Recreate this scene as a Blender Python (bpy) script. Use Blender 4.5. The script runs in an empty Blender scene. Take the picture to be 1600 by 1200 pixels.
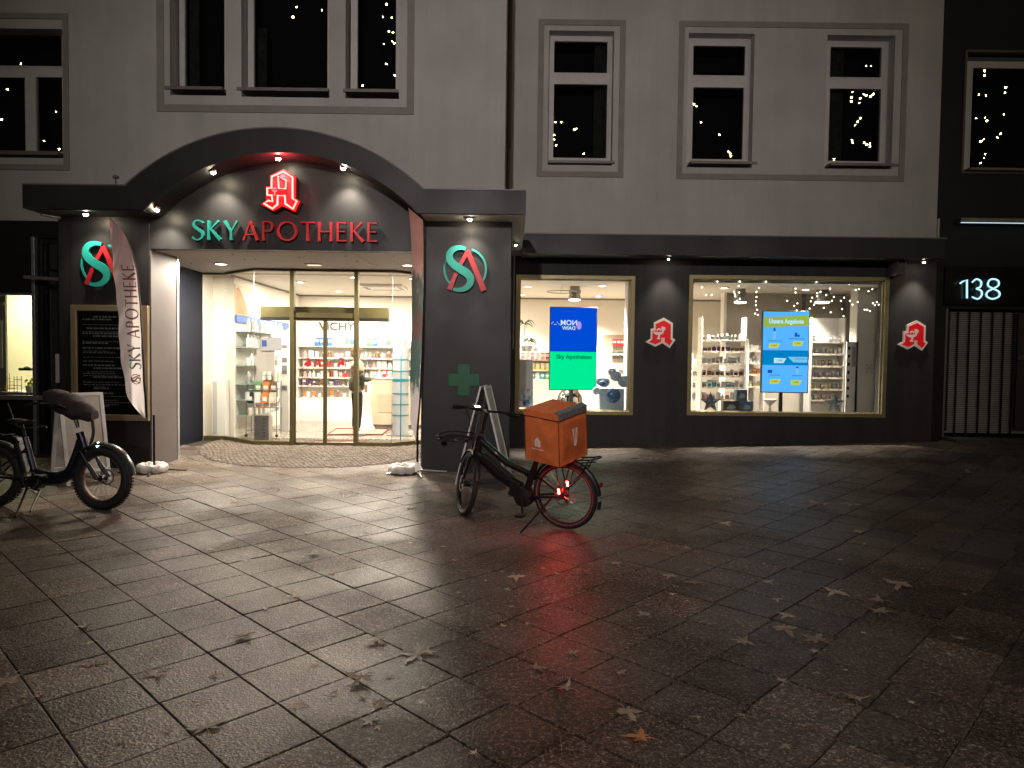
import bpy, bmesh, math, random
from mathutils import Vector, Matrix
R = math.radians
random.seed(7)
scene = bpy.context.scene
COL = scene.collection

# ------------------------------------------------------------------ camera
FOC, HZ, ROLL, EYE = 1100.0, 560.0, 0.0125, 1.65
PITCH = math.atan((600 - HZ) / FOC)
cam = bpy.data.cameras.new('camera')
camo = bpy.data.objects.new('camera', cam)
COL.objects.link(camo)
cam.sensor_width = 36
cam.lens = FOC / 1600 * 36
cam.clip_start = 0.05
cam.clip_end = 500
camo.matrix_world = Matrix.Translation((0, 0, EYE)) @ Matrix.Rotation(math.pi / 2 - PITCH, 4, 'X') @ Matrix.Rotation(ROLL, 4, 'Z')
scene.camera = camo

# ------------------------------------------------------------------ world, night sky
world = bpy.data.worlds.new('World')
scene.world = world
world.use_nodes = True
wt = world.node_tree
bg = wt.nodes['Background']
bg.inputs['Color'].default_value = (0.20, 0.165, 0.17, 1)      # city glow on low cloud
bg.inputs['Strength'].default_value = 0.050
scene.view_settings.view_transform = 'Standard'
scene.view_settings.look = 'None'
scene.view_settings.exposure = 0.0
scene.view_settings.gamma = 1.0
scene.cycles.max_bounces = 7
scene.cycles.diffuse_bounces = 4
scene.cycles.glossy_bounces = 3
scene.cycles.transparent_max_bounces = 12
scene.cycles.sample_clamp_indirect = 4
scene.cycles.caustics_reflective = False
scene.cycles.caustics_refractive = False

# ------------------------------------------------------------------ pixel -> place helpers
MC = camo.matrix_world.copy()
def ray(px, py):
    return (MC.to_3x3() @ Vector(((px - 800) / FOC, -(py - 600) / FOC, -1.0)))
def U(px, py, Y):
    d = ray(px, py); t = Y / d.y
    return d.x * t, EYE + d.z * t
def Gd(px, py, z=0.0):
    d = ray(px, py); t = (z - EYE) / d.z
    return d.x * t, d.y * t
def Rc(x0, y0, x1, y1, Y):
    a = U(x0, y0, Y); b = U(x1, y0, Y); c = U(x0, y1, Y); d = U(x1, y1, Y)
    return (a[0] + c[0]) / 2, (b[0] + d[0]) / 2, (c[1] + d[1]) / 2, (a[1] + b[1]) / 2   # X0,X1,Z0,Z1

YC, YP, YL, YG, YR = 9.6, 10.1, 11.4, 12.2, 13.2     # canopy front, portal front, left facade, entrance glass, right facade
YS = 12.86                                          # side glazing
YB = 17.4                                           # back wall of the shop
FLR = 0.09
CEIL = 3.147

# ------------------------------------------------------------------ materials
def nodes_of(m):
    m.use_nodes = True
    nt = m.node_tree
    return nt, nt.nodes, nt.links
MATS = {}
def pm(name, col, rough=0.6, metal=0.0, spec=0.5, var=0.0, vscale=3.0, bump=0.0, bscale=60.0, emit=None, estr=0.0, coat=0.0, rvar=0.0):
    if name in MATS: return MATS[name]
    m = bpy.data.materials.new(name); MATS[name] = m
    nt, N, L = nodes_of(m)
    b = N['Principled BSDF']
    b.inputs['Base Color'].default_value = (*col, 1)
    b.inputs['Roughness'].default_value = rough
    b.inputs['Metallic'].default_value = metal
    b.inputs['Specular IOR Level'].default_value = spec
    b.inputs['Coat Weight'].default_value = coat
    geo = N.new('ShaderNodeNewGeometry')
    if var > 0 or rvar > 0:
        n = N.new('ShaderNodeTexNoise'); n.inputs['Scale'].default_value = vscale; n.inputs['Detail'].default_value = 6
        L.new(geo.outputs['Position'], n.inputs['Vector'])
        if var > 0:
            mr = N.new('ShaderNodeMapRange')
            mr.inputs[1].default_value = 0.3; mr.inputs[2].default_value = 0.7
            mr.inputs[3].default_value = 1 - var; mr.inputs[4].default_value = 1 + var
            L.new(n.outputs['Fac'], mr.inputs[0])
            mx = N.new('ShaderNodeVectorMath'); mx.operation = 'SCALE'
            mx.inputs[0].default_value = col
            L.new(mr.outputs[0], mx.inputs['Scale'])
            L.new(mx.outputs[0], b.inputs['Base Color'])
        if rvar > 0:
            mr2 = N.new('ShaderNodeMapRange')
            mr2.inputs[1].default_value = 0.3; mr2.inputs[2].default_value = 0.7
            mr2.inputs[3].default_value = max(0.02, rough - rvar); mr2.inputs[4].default_value = rough + rvar
            L.new(n.outputs['Fac'], mr2.inputs[0]); L.new(mr2.outputs[0], b.inputs['Roughness'])
    if bump > 0:
        n2 = N.new('ShaderNodeTexNoise'); n2.inputs['Scale'].default_value = bscale; n2.inputs['Detail'].default_value = 4
        L.new(geo.outputs['Position'], n2.inputs['Vector'])
        bp = N.new('ShaderNodeBump'); bp.inputs['Strength'].default_value = bump; bp.inputs['Distance'].default_value = 0.01
        L.new(n2.outputs['Fac'], bp.inputs['Height']); L.new(bp.outputs[0], b.inputs['Normal'])
    if emit is not None:
        b.inputs['Emission Color'].default_value = (*emit, 1)
        b.inputs['Emission Strength'].default_value = estr
    return m

def glass_mat(name, ior=1.45, tint=(0.97, 0.98, 0.97), boost=1.0):
    m = bpy.data.materials.new(name); MATS[name] = m
    nt, N, L = nodes_of(m)
    N.remove(N['Principled BSDF'])
    out = N['Material Output']
    # thin-pane reflectance (Schlick), the same from both sides
    lw = N.new('ShaderNodeLayerWeight'); lw.inputs['Blend'].default_value = 0.5
    pw = N.new('ShaderNodeMath'); pw.operation = 'POWER'; pw.inputs[1].default_value = 5.0
    f0 = ((ior - 1) / (ior + 1)) ** 2
    fr = N.new('ShaderNodeMath'); fr.operation = 'MULTIPLY_ADD'; fr.inputs[1].default_value = 1 - f0; fr.inputs[2].default_value = f0
    L.new(lw.outputs['Facing'], pw.inputs[0]); L.new(pw.outputs[0], fr.inputs[0])
    tr = N.new('ShaderNodeBsdfTransparent'); tr.inputs[0].default_value = (*tint, 1)
    gl = N.new('ShaderNodeBsdfGlossy'); gl.inputs['Roughness'].default_value = 0.0
    mx = N.new('ShaderNodeMixShader')
    mm = N.new('ShaderNodeMath'); mm.operation = 'MULTIPLY'; mm.inputs[1].default_value = boost; mm.use_clamp = True
    L.new(fr.outputs[0], mm.inputs[0]); L.new(mm.outputs[0], mx.inputs[0])
    L.new(tr.outputs[0], mx.inputs[1]); L.new(gl.outputs[0], mx.inputs[2]); L.new(mx.outputs[0], out.inputs['Surface'])
    return m

M_PLASTER = pm('plaster', (0.56, 0.54, 0.52), 0.9, var=0.10, vscale=.9, bump=0.4, bscale=70)
M_BAND = pm('plaster_band', (0.33, 0.305, 0.275), 0.9, var=0.08, vscale=4, bump=0.3, bscale=120)
M_ANTH = pm('anthracite_render', (0.042, 0.041, 0.044), 0.75, var=0.15, vscale=2.0, bump=0.12, bscale=140, rvar=0.08)
M_ANTHP = pm('anthracite_panel', (0.019, 0.019, 0.021), 0.48, var=0.12, vscale=1.5, rvar=0.08, bump=0.02, bscale=20)
M_PANEL = pm('grey_panel', (0.12, 0.10, 0.097), 0.6, var=0.08, vscale=2.0, bump=0.05, bscale=80)
M_SOFFIT = pm('soffit_paint', (0.42, 0.39, 0.37), 0.7, var=0.04)
M_WFRAME = pm('window_frame_paint', (0.66, 0.63, 0.62), 0.45, var=0.05, vscale=5)
M_SILL = pm('sill_metal', (0.24, 0.21, 0.21), 0.5, metal=0.3, var=0.1)
M_BRONZE = pm('bronze_anodised', (0.36, 0.30, 0.16), 0.42, metal=0.6, var=0.08, vscale=6)
M_BRONZED = pm('dark_bronze_profile', (0.115, 0.095, 0.040), 0.45, metal=0.5, var=0.1, vscale=6)
M_GLASS = glass_mat('shop_glass', 1.35)
M_GLASSU = glass_mat('window_glass', 1.5, (0.7, 0.72, 0.72), 1.4)
M_ROOMD = pm('dark_room', (0.012, 0.012, 0.013), 0.95)
M_CURT = pm('dim_curtain', (0.10, 0.10, 0.095), 0.9, var=0.3, vscale=8)
M_IWALL = pm('shop_wall', (0.80, 0.75, 0.66), 0.8, var=0.03, vscale=1)
M_IWALL2 = pm('shop_partition', (0.46, 0.41, 0.34), 0.8, var=0.08, vscale=2.5)
M_IFLOOR = pm('shop_floor', (0.26, 0.225, 0.19), 0.3, var=0.06, vscale=3, rvar=0.1)
M_ICEIL = pm('shop_ceiling', (0.82, 0.78, 0.70), 0.9)
M_WHITE = pm('white_lacquer', (0.78, 0.75, 0.70), 0.4, var=0.03)
M_BEIGE = pm('beige_laminate', (0.62, 0.50, 0.36), 0.5, var=0.06, vscale=4)
M_BLACK = pm('black_plastic', (0.012, 0.012, 0.014), 0.45, var=0.2, vscale=20)
M_BLACKM = pm('black_metal', (0.014, 0.014, 0.017), 0.32, metal=0.4, coat=0.3)
M_RUBBER = pm('tyre_rubber', (0.016, 0.016, 0.017), 0.72, bump=0.3, bscale=150, var=0.2, vscale=30)
M_STEEL = pm('brushed_steel', (0.45, 0.45, 0.46), 0.3, metal=1.0, var=0.1, vscale=12)
M_ALU = pm('aluminium_profile', (0.52, 0.53, 0.55), 0.42, metal=0.8, var=0.08, vscale=10)
M_DARKSHOP = pm('dark_shopfront', (0.014, 0.014, 0.016), 0.4, var=0.2, vscale=2, bump=0.05, bscale=40)
M_TEAL = pm('teal_enamel', (0.018, 0.34, 0.29), 0.45, var=0.06)
M_RED = pm('red_enamel', (0.46, 0.018, 0.028), 0.42, var=0.06)
M_SIGNRED = pm('sign_red', (0.62, 0.006, 0.010), 0.4, emit=(0.75, 0.005, 0.01), estr=0.35)
M_SIGNWHITE = pm('sign_white', (0.85, 0.78, 0.72), 0.45, emit=(1, 0.86, 0.78), estr=0.12)

def weather(m, amt):
    nt, N, L = nodes_of(m); b = N['Principled BSDF']; src = b.inputs['Base Color'].links[0].from_socket
    geo = N.new('ShaderNodeNewGeometry'); mp = N.new('ShaderNodeMapping'); mp.inputs['Scale'].default_value = (3.2, 3.2, .22)
    n = N.new('ShaderNodeTexNoise'); n.inputs['Scale'].default_value = 1.6; n.inputs['Detail'].default_value = 7; n.inputs['Roughness'].default_value = .65
    L.new(geo.outputs['Position'], mp.inputs[0]); L.new(mp.outputs[0], n.inputs['Vector'])
    mr = N.new('ShaderNodeMapRange'); mr.inputs[1].default_value = .35; mr.inputs[2].default_value = .65; mr.inputs[3].default_value = 1 - amt; mr.inputs[4].default_value = 1.04
    L.new(n.outputs['Fac'], mr.inputs[0])
    sc = N.new('ShaderNodeVectorMath'); sc.operation = 'SCALE'; L.new(src, sc.inputs[0]); L.new(mr.outputs[0], sc.inputs['Scale']); L.new(sc.outputs[0], b.inputs['Base Color'])
weather(M_PLASTER, .05); weather(M_ANTH, .3); weather(M_ANTHP, .25)

def emis(name, col, s):
    if name in MATS: return MATS[name]
    m = bpy.data.materials.new(name); MATS[name] = m
    nt, N, L = nodes_of(m)
    N.remove(N['Principled BSDF'])
    e = N.new('ShaderNodeEmission'); e.inputs[0].default_value = (*col, 1); e.inputs[1].default_value = s
    L.new(e.outputs[0], N['Material Output'].inputs['Surface'])
    return m
M_LAMP = emis('lamp_glow', (1.0, 0.84, 0.60), 260)
M_BULB = emis('fairy_bulb', (1.0, 0.84, 0.34), 150)
M_BULBI = emis('fairy_bulb_inside', (1.0, 0.93, 0.72), 9)
M_DL = emis('downlight_glow', (1.0, 0.93, 0.80), 14)
M_NEON = emis('neon_tube', (1.0, 0.40, 0.32), 2.6)
M_NEONC = emis('cool_neon', (0.45, 0.86, 1.0), 1.4)
M_REDLAMP = emis('rear_lamp_glow', (1.0, 0.03, 0.02), 280)
M_HEADL = emis('head_lamp_glow', (0.7, 1.0, 0.9), 14)

# ------------------------------------------------------------------ mesh builder
def bezier_smooth(pts, n=4, closed=False):
    P = [Vector(p) for p in pts]; out = []
    m = len(P)
    rng = range(m) if closed else range(m - 1)
    for i in rng:
        p0 = P[(i - 1) % m] if (closed or i > 0) else P[i]
        p1 = P[i]; p2 = P[(i + 1) % m]
        p3 = P[(i + 2) % m] if (closed or i + 2 < m) else p2
        for k in range(n):
            t = k / n
            out.append(0.5 * ((2 * p1) + (p2 - p0) * t + (2 * p0 - 5 * p1 + 4 * p2 - p3) * t * t + (3 * p1 - p0 - 3 * p2 + p3) * t ** 3))
    if not closed: out.append(P[-1])
    return out

class MB:
    def __init__(s, xf=None): s.v = []; s.f = []; s.xf = xf; s.mi = []; s.cur = 0
    def V(s, p):
        s.v.append(tuple(s.xf(p)) if s.xf else tuple(p)); return len(s.v) - 1
    def F(s, *i): s.f.append(tuple(i)); s.mi.append(s.cur)
    def box(s, x0, x1, y0, y1, z0, z1):
        a = [s.V((x, y, z)) for z in (z0, z1) for y in (y0, y1) for x in (x0, x1)]
        for q in ((0, 1, 3, 2), (4, 6, 7, 5), (0, 4, 5, 1), (2, 3, 7, 6), (0, 2, 6, 4), (1, 5, 7, 3)):
            s.F(*[a[i] for i in q])
        return s
    def obox(s, c, ax, ay, az):           # oriented box, half axes
        c = Vector(c); a = []
        for k in (-1, 1):
            for j in (-1, 1):
                for i in (-1, 1):
                    a.append(s.V(c + i * Vector(ax) + j * Vector(ay) + k * Vector(az)))
        for q in ((0, 1, 3, 2), (4, 6, 7, 5), (0, 4, 5, 1), (2, 3, 7, 6), (0, 2, 6, 4), (1, 5, 7, 3)):
            s.F(*[a[i] for i in q])
        return s
    def prism(s, poly, y0, y1):            # poly of (x,z)
        n = len(poly)
        A = [s.V((x, y0, z)) for x, z in poly]; B = [s.V((x, y1, z)) for x, z in poly]
        s.F(*A); s.F(*reversed(B))
        for i in range(n): s.F(A[i], B[i], B[(i + 1) % n], A[(i + 1) % n])
        return s
    def prismz(s, poly, z0, z1):           # poly of (x,y)
        n = len(poly)
        A = [s.V((x, y, z0)) for x, y in poly]; B = [s.V((x, y, z1)) for x, y in poly]
        s.F(*reversed(A)); s.F(*B)
        for i in range(n): s.F(A[i], A[(i + 1) % n], B[(i + 1) % n], B[i])
        return s
    def ribbon(s, pts, widths, y0, y1, closed=False):
        P = [Vector((p[0], p[1])) for p in pts]; n = len(P)
        if not isinstance(widths, (list, tuple)): widths = [widths] * n
        q = []
        for i in range(n):
            a = P[(i - 1) % n] if (closed or i) else P[i]
            b = P[(i + 1) % n] if (closed or i < n - 1) else P[i]
            d = (b - a).normalized(); nn = Vector((-d.y, d.x))
            k = 1.0
            if closed or 0 < i < n - 1:
                d1 = (P[i] - a).normalized(); d2 = (b - P[i]).normalized()
                k = 1 / max(0.45, math.sqrt(max(0, (1 + d1.dot(d2)) / 2)))
            w = widths[i] / 2 * k
            l = P[i] + nn * w; r = P[i] - nn * w
            q.append([s.V((l.x, y0, l.y)), s.V((r.x, y0, r.y)), s.V((r.x, y1, r.y)), s.V((l.x, y1, l.y))])
        for i in range(n if closed else n - 1):
            a = q[i]; b = q[(i + 1) % n]
            for k in range(4): s.F(a[k], a[(k + 1) % 4], b[(k + 1) % 4], b[k])
        if not closed: s.F(*reversed(q[0])); s.F(*q[-1])
        return s
    def tube(s, pts, r, seg=8, closed=False, flat=1.0):
        P = [Vector(p) for p in pts]; n = len(P)
        if not isinstance(r, (list, tuple)): r = [r] * n
        rings = []; up = None
        for i in range(n):
            a = P[(i - 1) % n] if (closed or i) else P[i]
            b = P[(i + 1) % n] if (closed or i < n - 1) else P[i]
            d = (b - a)
            d = d.normalized() if d.length > 1e-9 else Vector((0, 0, 1))
            if up is None:
                up = Vector((0, 0, 1)) if abs(d.z) < 0.9 else Vector((1, 0, 0))
            u = (up - d * up.dot(d))
            if u.length < 1e-6: u = d.orthogonal()
            u.normalize(); w = d.cross(u); up = u
            rings.append([s.V(P[i] + u * math.cos(t) * r[i] + w * math.sin(t) * r[i] * flat) for t in [2 * math.pi * k / seg for k in range(seg)]])
        for i in range(n if closed else n - 1):
            a = rings[i]; b = rings[(i + 1) % n]
            for k in range(seg): s.F(a[k], a[(k + 1) % seg], b[(k + 1) % seg], b[k])
        if not closed: s.F(*reversed(rings[0])); s.F(*rings[-1])
        return s
    def ring(s, c, R_, r, n=40, seg=8, plane='xz', rr=None):
        c = Vector(c); pts = []
        for i in range(n):
            t = 2 * math.pi * i / n
            if plane == 'xz': pts.append(c + Vector((math.cos(t) * R_, 0, math.sin(t) * R_)))
            elif plane == 'xy': pts.append(c + Vector((math.cos(t) * R_, math.sin(t) * R_, 0)))
        P = []
        base = len(s.v)
        rr = rr or r
        for i, p in enumerate(pts):
            d = (p - c).normalized(); ax = Vector((0, 1, 0)) if plane == 'xz' else Vector((0, 0, 1))
            P.append([s.V(p + d * math.cos(2 * math.pi * k / seg) * r + ax * math.sin(2 * math.pi * k / seg) * rr) for k in range(seg)])
        for i in range(n):
            a = P[i]; b = P[(i + 1) % n]
            for k in range(seg): s.F(a[k], b[k], b[(k + 1) % seg], a[(k + 1) % seg])
        return s
    def lathe(s, c, prof, seg=16, axis='z'):    # prof of (r, h)
        c = Vector(c); rings = []
        for r, h in prof:
            ring = []
            for k in range(seg):
                t = 2 * math.pi * k / seg
                if axis == 'z': p = c + Vector((r * math.cos(t), r * math.sin(t), h))
                elif axis == 'y': p = c + Vector((r * math.cos(t), h, r * math.sin(t)))
                else: p = c + Vector((h, r * math.cos(t), r * math.sin(t)))
                ring.append(s.V(p))
            rings.append(ring)
        for a, b in zip(rings, rings[1:]):
            for k in range(seg): s.F(a[k], a[(k + 1) % seg], b[(k + 1) % seg], b[k])
        s.F(*reversed(rings[0])); s.F(*rings[-1])
        return s
    def ball(s, c, r, seg=10, sq=(1, 1, 1)):
        prof = [(max(1e-4, math.sin(math.pi * i / (seg // 2 + 1))), -math.cos(math.pi * i / (seg // 2 + 1))) for i in range(seg // 2 + 2)]
        c = Vector(c); rings = []
        for rr, h in prof:
            rings.append([s.V(c + Vector((rr * math.cos(2 * math.pi * k / seg) * r * sq[0], rr * math.sin(2 * math.pi * k / seg) * r * sq[1], h * r * sq[2]))) for k in range(seg)])
        for a, b in zip(rings, rings[1:]):
            for k in range(seg): s.F(a[k], a[(k + 1) % seg], b[(k + 1) % seg], b[k])
        return s
    def wallh(s, x0, x1, z0, z1, y0, y1, holes):    # wall slab in xz with rectangular holes (X0,X1,Z0,Z1)
        xs = sorted({x0, x1, *[v for h in holes for v in h[:2]]}); xs = [x for x in xs if x0 <= x <= x1]
        zs = sorted({z0, z1, *[v for h in holes for v in h[2:]]}); zs = [z for z in zs if z0 <= z <= z1]
        nx, nz = len(xs) - 1, len(zs) - 1
        def solid(i, k):
            if i < 0 or k < 0 or i >= nx or k >= nz: return False
            cx, cz = (xs[i] + xs[i + 1]) / 2, (zs[k] + zs[k + 1]) / 2
            return not any(h[0] < cx < h[1] and h[2] < cz < h[3] for h in holes)
        for i in range(nx):
            for k in range(nz):
                if not solid(i, k): continue
                a, b, c, d = xs[i], xs[i + 1], zs[k], zs[k + 1]
                s.F(s.V((a, y0, c)), s.V((b, y0, c)), s.V((b, y0, d)), s.V((a, y0, d)))
                s.F(s.V((a, y1, c)), s.V((a, y1, d)), s.V((b, y1, d)), s.V((b, y1, c)))
                if not solid(i - 1, k): s.F(s.V((a, y0, c)), s.V((a, y0, d)), s.V((a, y1, d)), s.V((a, y1, c)))
                if not solid(i + 1, k): s.F(s.V((b, y0, c)), s.V((b, y1, c)), s.V((b, y1, d)), s.V((b, y0, d)))
                if not solid(i, k - 1): s.F(s.V((a, y0, c)), s.V((a, y1, c)), s.V((b, y1, c)), s.V((b, y0, c)))
                if not solid(i, k + 1): s.F(s.V((a, y0, d)), s.V((b, y0, d)), s.V((b, y1, d)), s.V((a, y1, d)))
        return s
    def mesh(s, name, mats, off=(0, 0, 0), smooth=False, recalc=True):
        me = bpy.data.meshes.new(name)
        o = Vector(off)
        me.from_pydata([tuple(Vector(v) - o) for v in s.v], [], s.f)
        mats = mats if isinstance(mats, (list, tuple)) else [mats]
        for m in mats: me.materials.append(m)
        for p, k in zip(me.polygons, s.mi): p.material_index = k
        bm = bmesh.new(); bm.from_mesh(me)
        bmesh.ops.remove_doubles(bm, verts=bm.verts, dist=1e-5)
        if recalc: bmesh.ops.recalc_face_normals(bm, faces=bm.faces)
        bm.to_mesh(me); bm.free()
        if smooth:
            for p in me.polygons: p.use_smooth = True
            try: me.set_sharp_from_angle(angle=R(35))
            except Exception: pass
        return me
    def build(s, name, mats, parent=None, smooth=False, bevel=0.0, origin=None):
        if parent is None:
            if origin is None:
                xs = [v[0] for v in s.v]; ys = [v[1] for v in s.v]; zs = [v[2] for v in s.v]
                origin = ((min(xs) + max(xs)) / 2, (min(ys) + max(ys)) / 2, min(zs))
            off = origin
        else:
            off = Vector((0, 0, 0)); p = parent
            while p is not None: off = off + p.location; p = p.parent
        o = bpy.data.objects.new(name, s.mesh(name, mats, off, smooth))
        COL.objects.link(o)
        if parent is None: o.location = origin
        else: o.parent = parent
        if bevel > 0:
            bv = o.modifiers.new('bevel', 'BEVEL'); bv.width = bevel; bv.segments = 2; bv.limit_method = 'ANGLE'; bv.angle_limit = R(40)
        return o

def tag(o, label=None, cat=None, group=None, kind=None):
    if label: o['label'] = label
    if cat: o['category'] = cat
    if group: o['group'] = group
    if kind: o['kind'] = kind
    return o
def thing(name, label, cat, loc=(0, 0, 0), group=None):
    o = bpy.data.objects.new(name, None); COL.objects.link(o); o.location = loc
    o.empty_display_size = 0.2
    return tag(o, label, cat, group)
def copy_tree(o, parent=None):
    c = o.copy(); COL.objects.link(c); c.parent = parent
    for ch in o.children: copy_tree(ch, c)
    return c
def lamp(name, kind, loc, energy, col, target=None, size=0.05, spot=None, blend=0.6, parent=None, spread=None):
    l = bpy.data.lights.new(name, kind); l.energy = energy; l.color = col
    if kind == 'AREA':
        l.shape = 'DISK'; l.size = size
        if spread: l.spread = spread
    else: l.shadow_soft_size = size
    if kind == 'SPOT': l.spot_size = spot; l.spot_blend = blend
    o = bpy.data.objects.new(name, l); COL.objects.link(o)
    off = Vector((0, 0, 0)); p = parent
    while p is not None: off = off + p.location; p = p.parent
    o.location = Vector(loc) - off
    if parent: o.parent = parent
    if target is not None:
        o.rotation_euler = (Vector(target) - Vector(loc)).to_track_quat('-Z', 'Y').to_euler()
    return o

def text_poly(mb, s, x, y, z, size, depth=0.004, align='CENTER', mirror=False, sx=1.0, place=None, bold=0.0):
    cu = bpy.data.curves.new('lettering', 'FONT'); cu.body = s; cu.size = size; cu.align_x = align; cu.align_y = 'CENTER'
    cu.extrude = depth / 2; cu.resolution_u = 3; cu.offset = bold
    ob = bpy.data.objects.new('lettering', cu); COL.objects.link(ob)
    dg = bpy.context.evaluated_depsgraph_get()
    me = bpy.data.meshes.new_from_object(ob.evaluated_get(dg))
    base = len(mb.v); m = -1 if mirror else 1
    for v in me.vertices:
        a = v.co
        mb.V(place(a) if place else (x + a.x * m * sx, y - a.z, z + a.y))
    for p in me.polygons: mb.F(*[base + i for i in p.vertices])
    bpy.data.objects.remove(ob); bpy.data.curves.remove(cu); bpy.data.meshes.remove(me)
    return mb

# ------------------------------------------------------------------ ground
def sstep(t): t = max(0.0, min(1.0, t)); return t * t * (3 - 2 * t)
def gh(x, y):
    a = 0.024 * max(0.0, min(8.0, x - 0.8)) * sstep((y - 7) / 5.5)
    b = 0.086 * sstep((y - 10.3) / 1.9) * sstep((-0.1 - x) / 1.2) * sstep((x + 7.2) / 1.2)
    return a + b

def ground_mat():
    m = bpy.data.materials.new('wet_slab_paving'); nt, N, L = nodes_of(m)
    b = N['Principled BSDF']
    geo = N.new('ShaderNodeNewGeometry')
    at = N.new('ShaderNodeAttribute'); at.attribute_name = 'slab'
    big = N.new('ShaderNodeTexNoise'); big.inputs['Scale'].default_value = 0.55; big.inputs['Detail'].default_value = 5
    grain = N.new('ShaderNodeTexNoise'); grain.inputs['Scale'].default_value = 85; grain.inputs['Detail'].default_value = 3; grain.inputs['Roughness'].default_value = 0.7
    vor = N.new('ShaderNodeTexVoronoi'); vor.inputs['Scale'].default_value = 80
    med = N.new('ShaderNodeTexNoise'); med.inputs['Scale'].default_value = 7; med.inputs['Detail'].default_value = 6
    for t in (big, grain, vor, med): L.new(geo.outputs['Position'], t.inputs['Vector'])
    # aggregate grains
    cr = N.new('ShaderNodeValToRGB')
    cr.color_ramp.elements[0].position = 0.44; cr.color_ramp.elements[0].color = (0.034, 0.026, 0.021, 1)
    cr.color_ramp.elements[1].position = 0.66; cr.color_ramp.elements[1].color = (0.38, 0.305, 0.245, 1)
    e = cr.color_ramp.elements.new(0.55); e.color = (0.082, 0.063, 0.050, 1)
    grain2 = N.new('ShaderNodeTexNoise'); grain2.inputs['Scale'].default_value = 36; grain2.inputs['Detail'].default_value = 3; grain2.inputs['Roughness'].default_value = .75
    L.new(geo.outputs['Position'], grain2.inputs['Vector'])
    gm = N.new('ShaderNodeMath'); gm.operation = 'MULTIPLY_ADD'; gm.inputs[1].default_value = .55
    gm2 = N.new('ShaderNodeMath'); gm2.operation = 'MULTIPLY'; gm2.inputs[1].default_value = .5
    L.new(grain2.outputs['Fac'], gm2.inputs[0]); L.new(grain.outputs['Fac'], gm.inputs[0]); L.new(gm2.outputs[0], gm.inputs[2])
    L.new(gm.outputs[0], cr.inputs['Fac'])
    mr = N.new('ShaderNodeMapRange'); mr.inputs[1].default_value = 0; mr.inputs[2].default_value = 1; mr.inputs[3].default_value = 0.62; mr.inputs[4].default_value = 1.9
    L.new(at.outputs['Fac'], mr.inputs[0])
    mr3 = N.new('ShaderNodeMapRange'); mr3.inputs[1].default_value = 0.3; mr3.inputs[2].default_value = 0.7; mr3.inputs[3].default_value = 0.75; mr3.inputs[4].default_value = 1.25
    L.new(med.outputs['Fac'], mr3.inputs[0])
    mu = N.new('ShaderNodeMath'); mu.operation = 'MULTIPLY'; L.new(mr.outputs[0], mu.inputs[0]); L.new(mr3.outputs[0], mu.inputs[1])
    sc = N.new('ShaderNodeVectorMath'); sc.operation = 'SCALE'; L.new(cr.outputs['Color'], sc.inputs[0]); L.new(mu.outputs[0], sc.inputs['Scale'])
    L.new(sc.outputs[0], b.inputs['Base Color'])
    # roughness: damp patches plus per slab
    r1 = N.new('ShaderNodeMapRange'); r1.inputs[1].default_value = 0.35; r1.inputs[2].default_value = 0.65; r1.inputs[3].default_value = 0.27; r1.inputs[4].default_value = 0.50
    L.new(big.outputs['Fac'], r1.inputs[0])
    r2 = N.new('ShaderNodeMath'); r2.operation = 'MULTIPLY_ADD'; r2.inputs[1].default_value = 0.12; L.new(at.outputs['Fac'], r2.inputs[0]); L.new(r1.outputs[0], r2.inputs[2])
    r3 = N.new('ShaderNodeMath'); r3.operation = 'MULTIPLY_ADD'; r3.inputs[1].default_value = -0.10; L.new(med.outputs['Fac'], r3.inputs[0]); L.new(r2.outputs[0], r3.inputs[2])
    L.new(r3.outputs[0], b.inputs['Roughness'])
    wet = N.new('ShaderNodeTexNoise'); wet.inputs['Scale'].default_value = .75; wet.inputs['Detail'].default_value = 4; L.new(geo.outputs['Position'], wet.inputs['Vector'])
    ws = N.new('ShaderNodeMapRange'); ws.inputs[1].default_value = .42; ws.inputs[2].default_value = .62; ws.inputs[3].default_value = .07; ws.inputs[4].default_value = .62
    L.new(wet.outputs['Fac'], ws.inputs[0]); L.new(ws.outputs[0], b.inputs['Specular IOR Level'])
    bp = N.new('ShaderNodeBump'); bp.inputs['Strength'].default_value = 0.6; bp.inputs['Distance'].default_value = 0.006
    ad = N.new('ShaderNodeMath'); ad.operation = 'MULTIPLY_ADD'; ad.inputs[1].default_value = 0.6
    L.new(vor.outputs['Distance'], ad.inputs[0]); L.new(grain.outputs['Fac'], ad.inputs[2])
    L.new(ad.outputs[0], bp.inputs['Height']); L.new(bp.outputs[0], b.inputs['Normal'])
    return m
M_SLAB = ground_mat()
M_JOINT = pm('joint_sand', (0.030, 0.023, 0.018), 0.95, bump=0.3, bscale=200)

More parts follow.
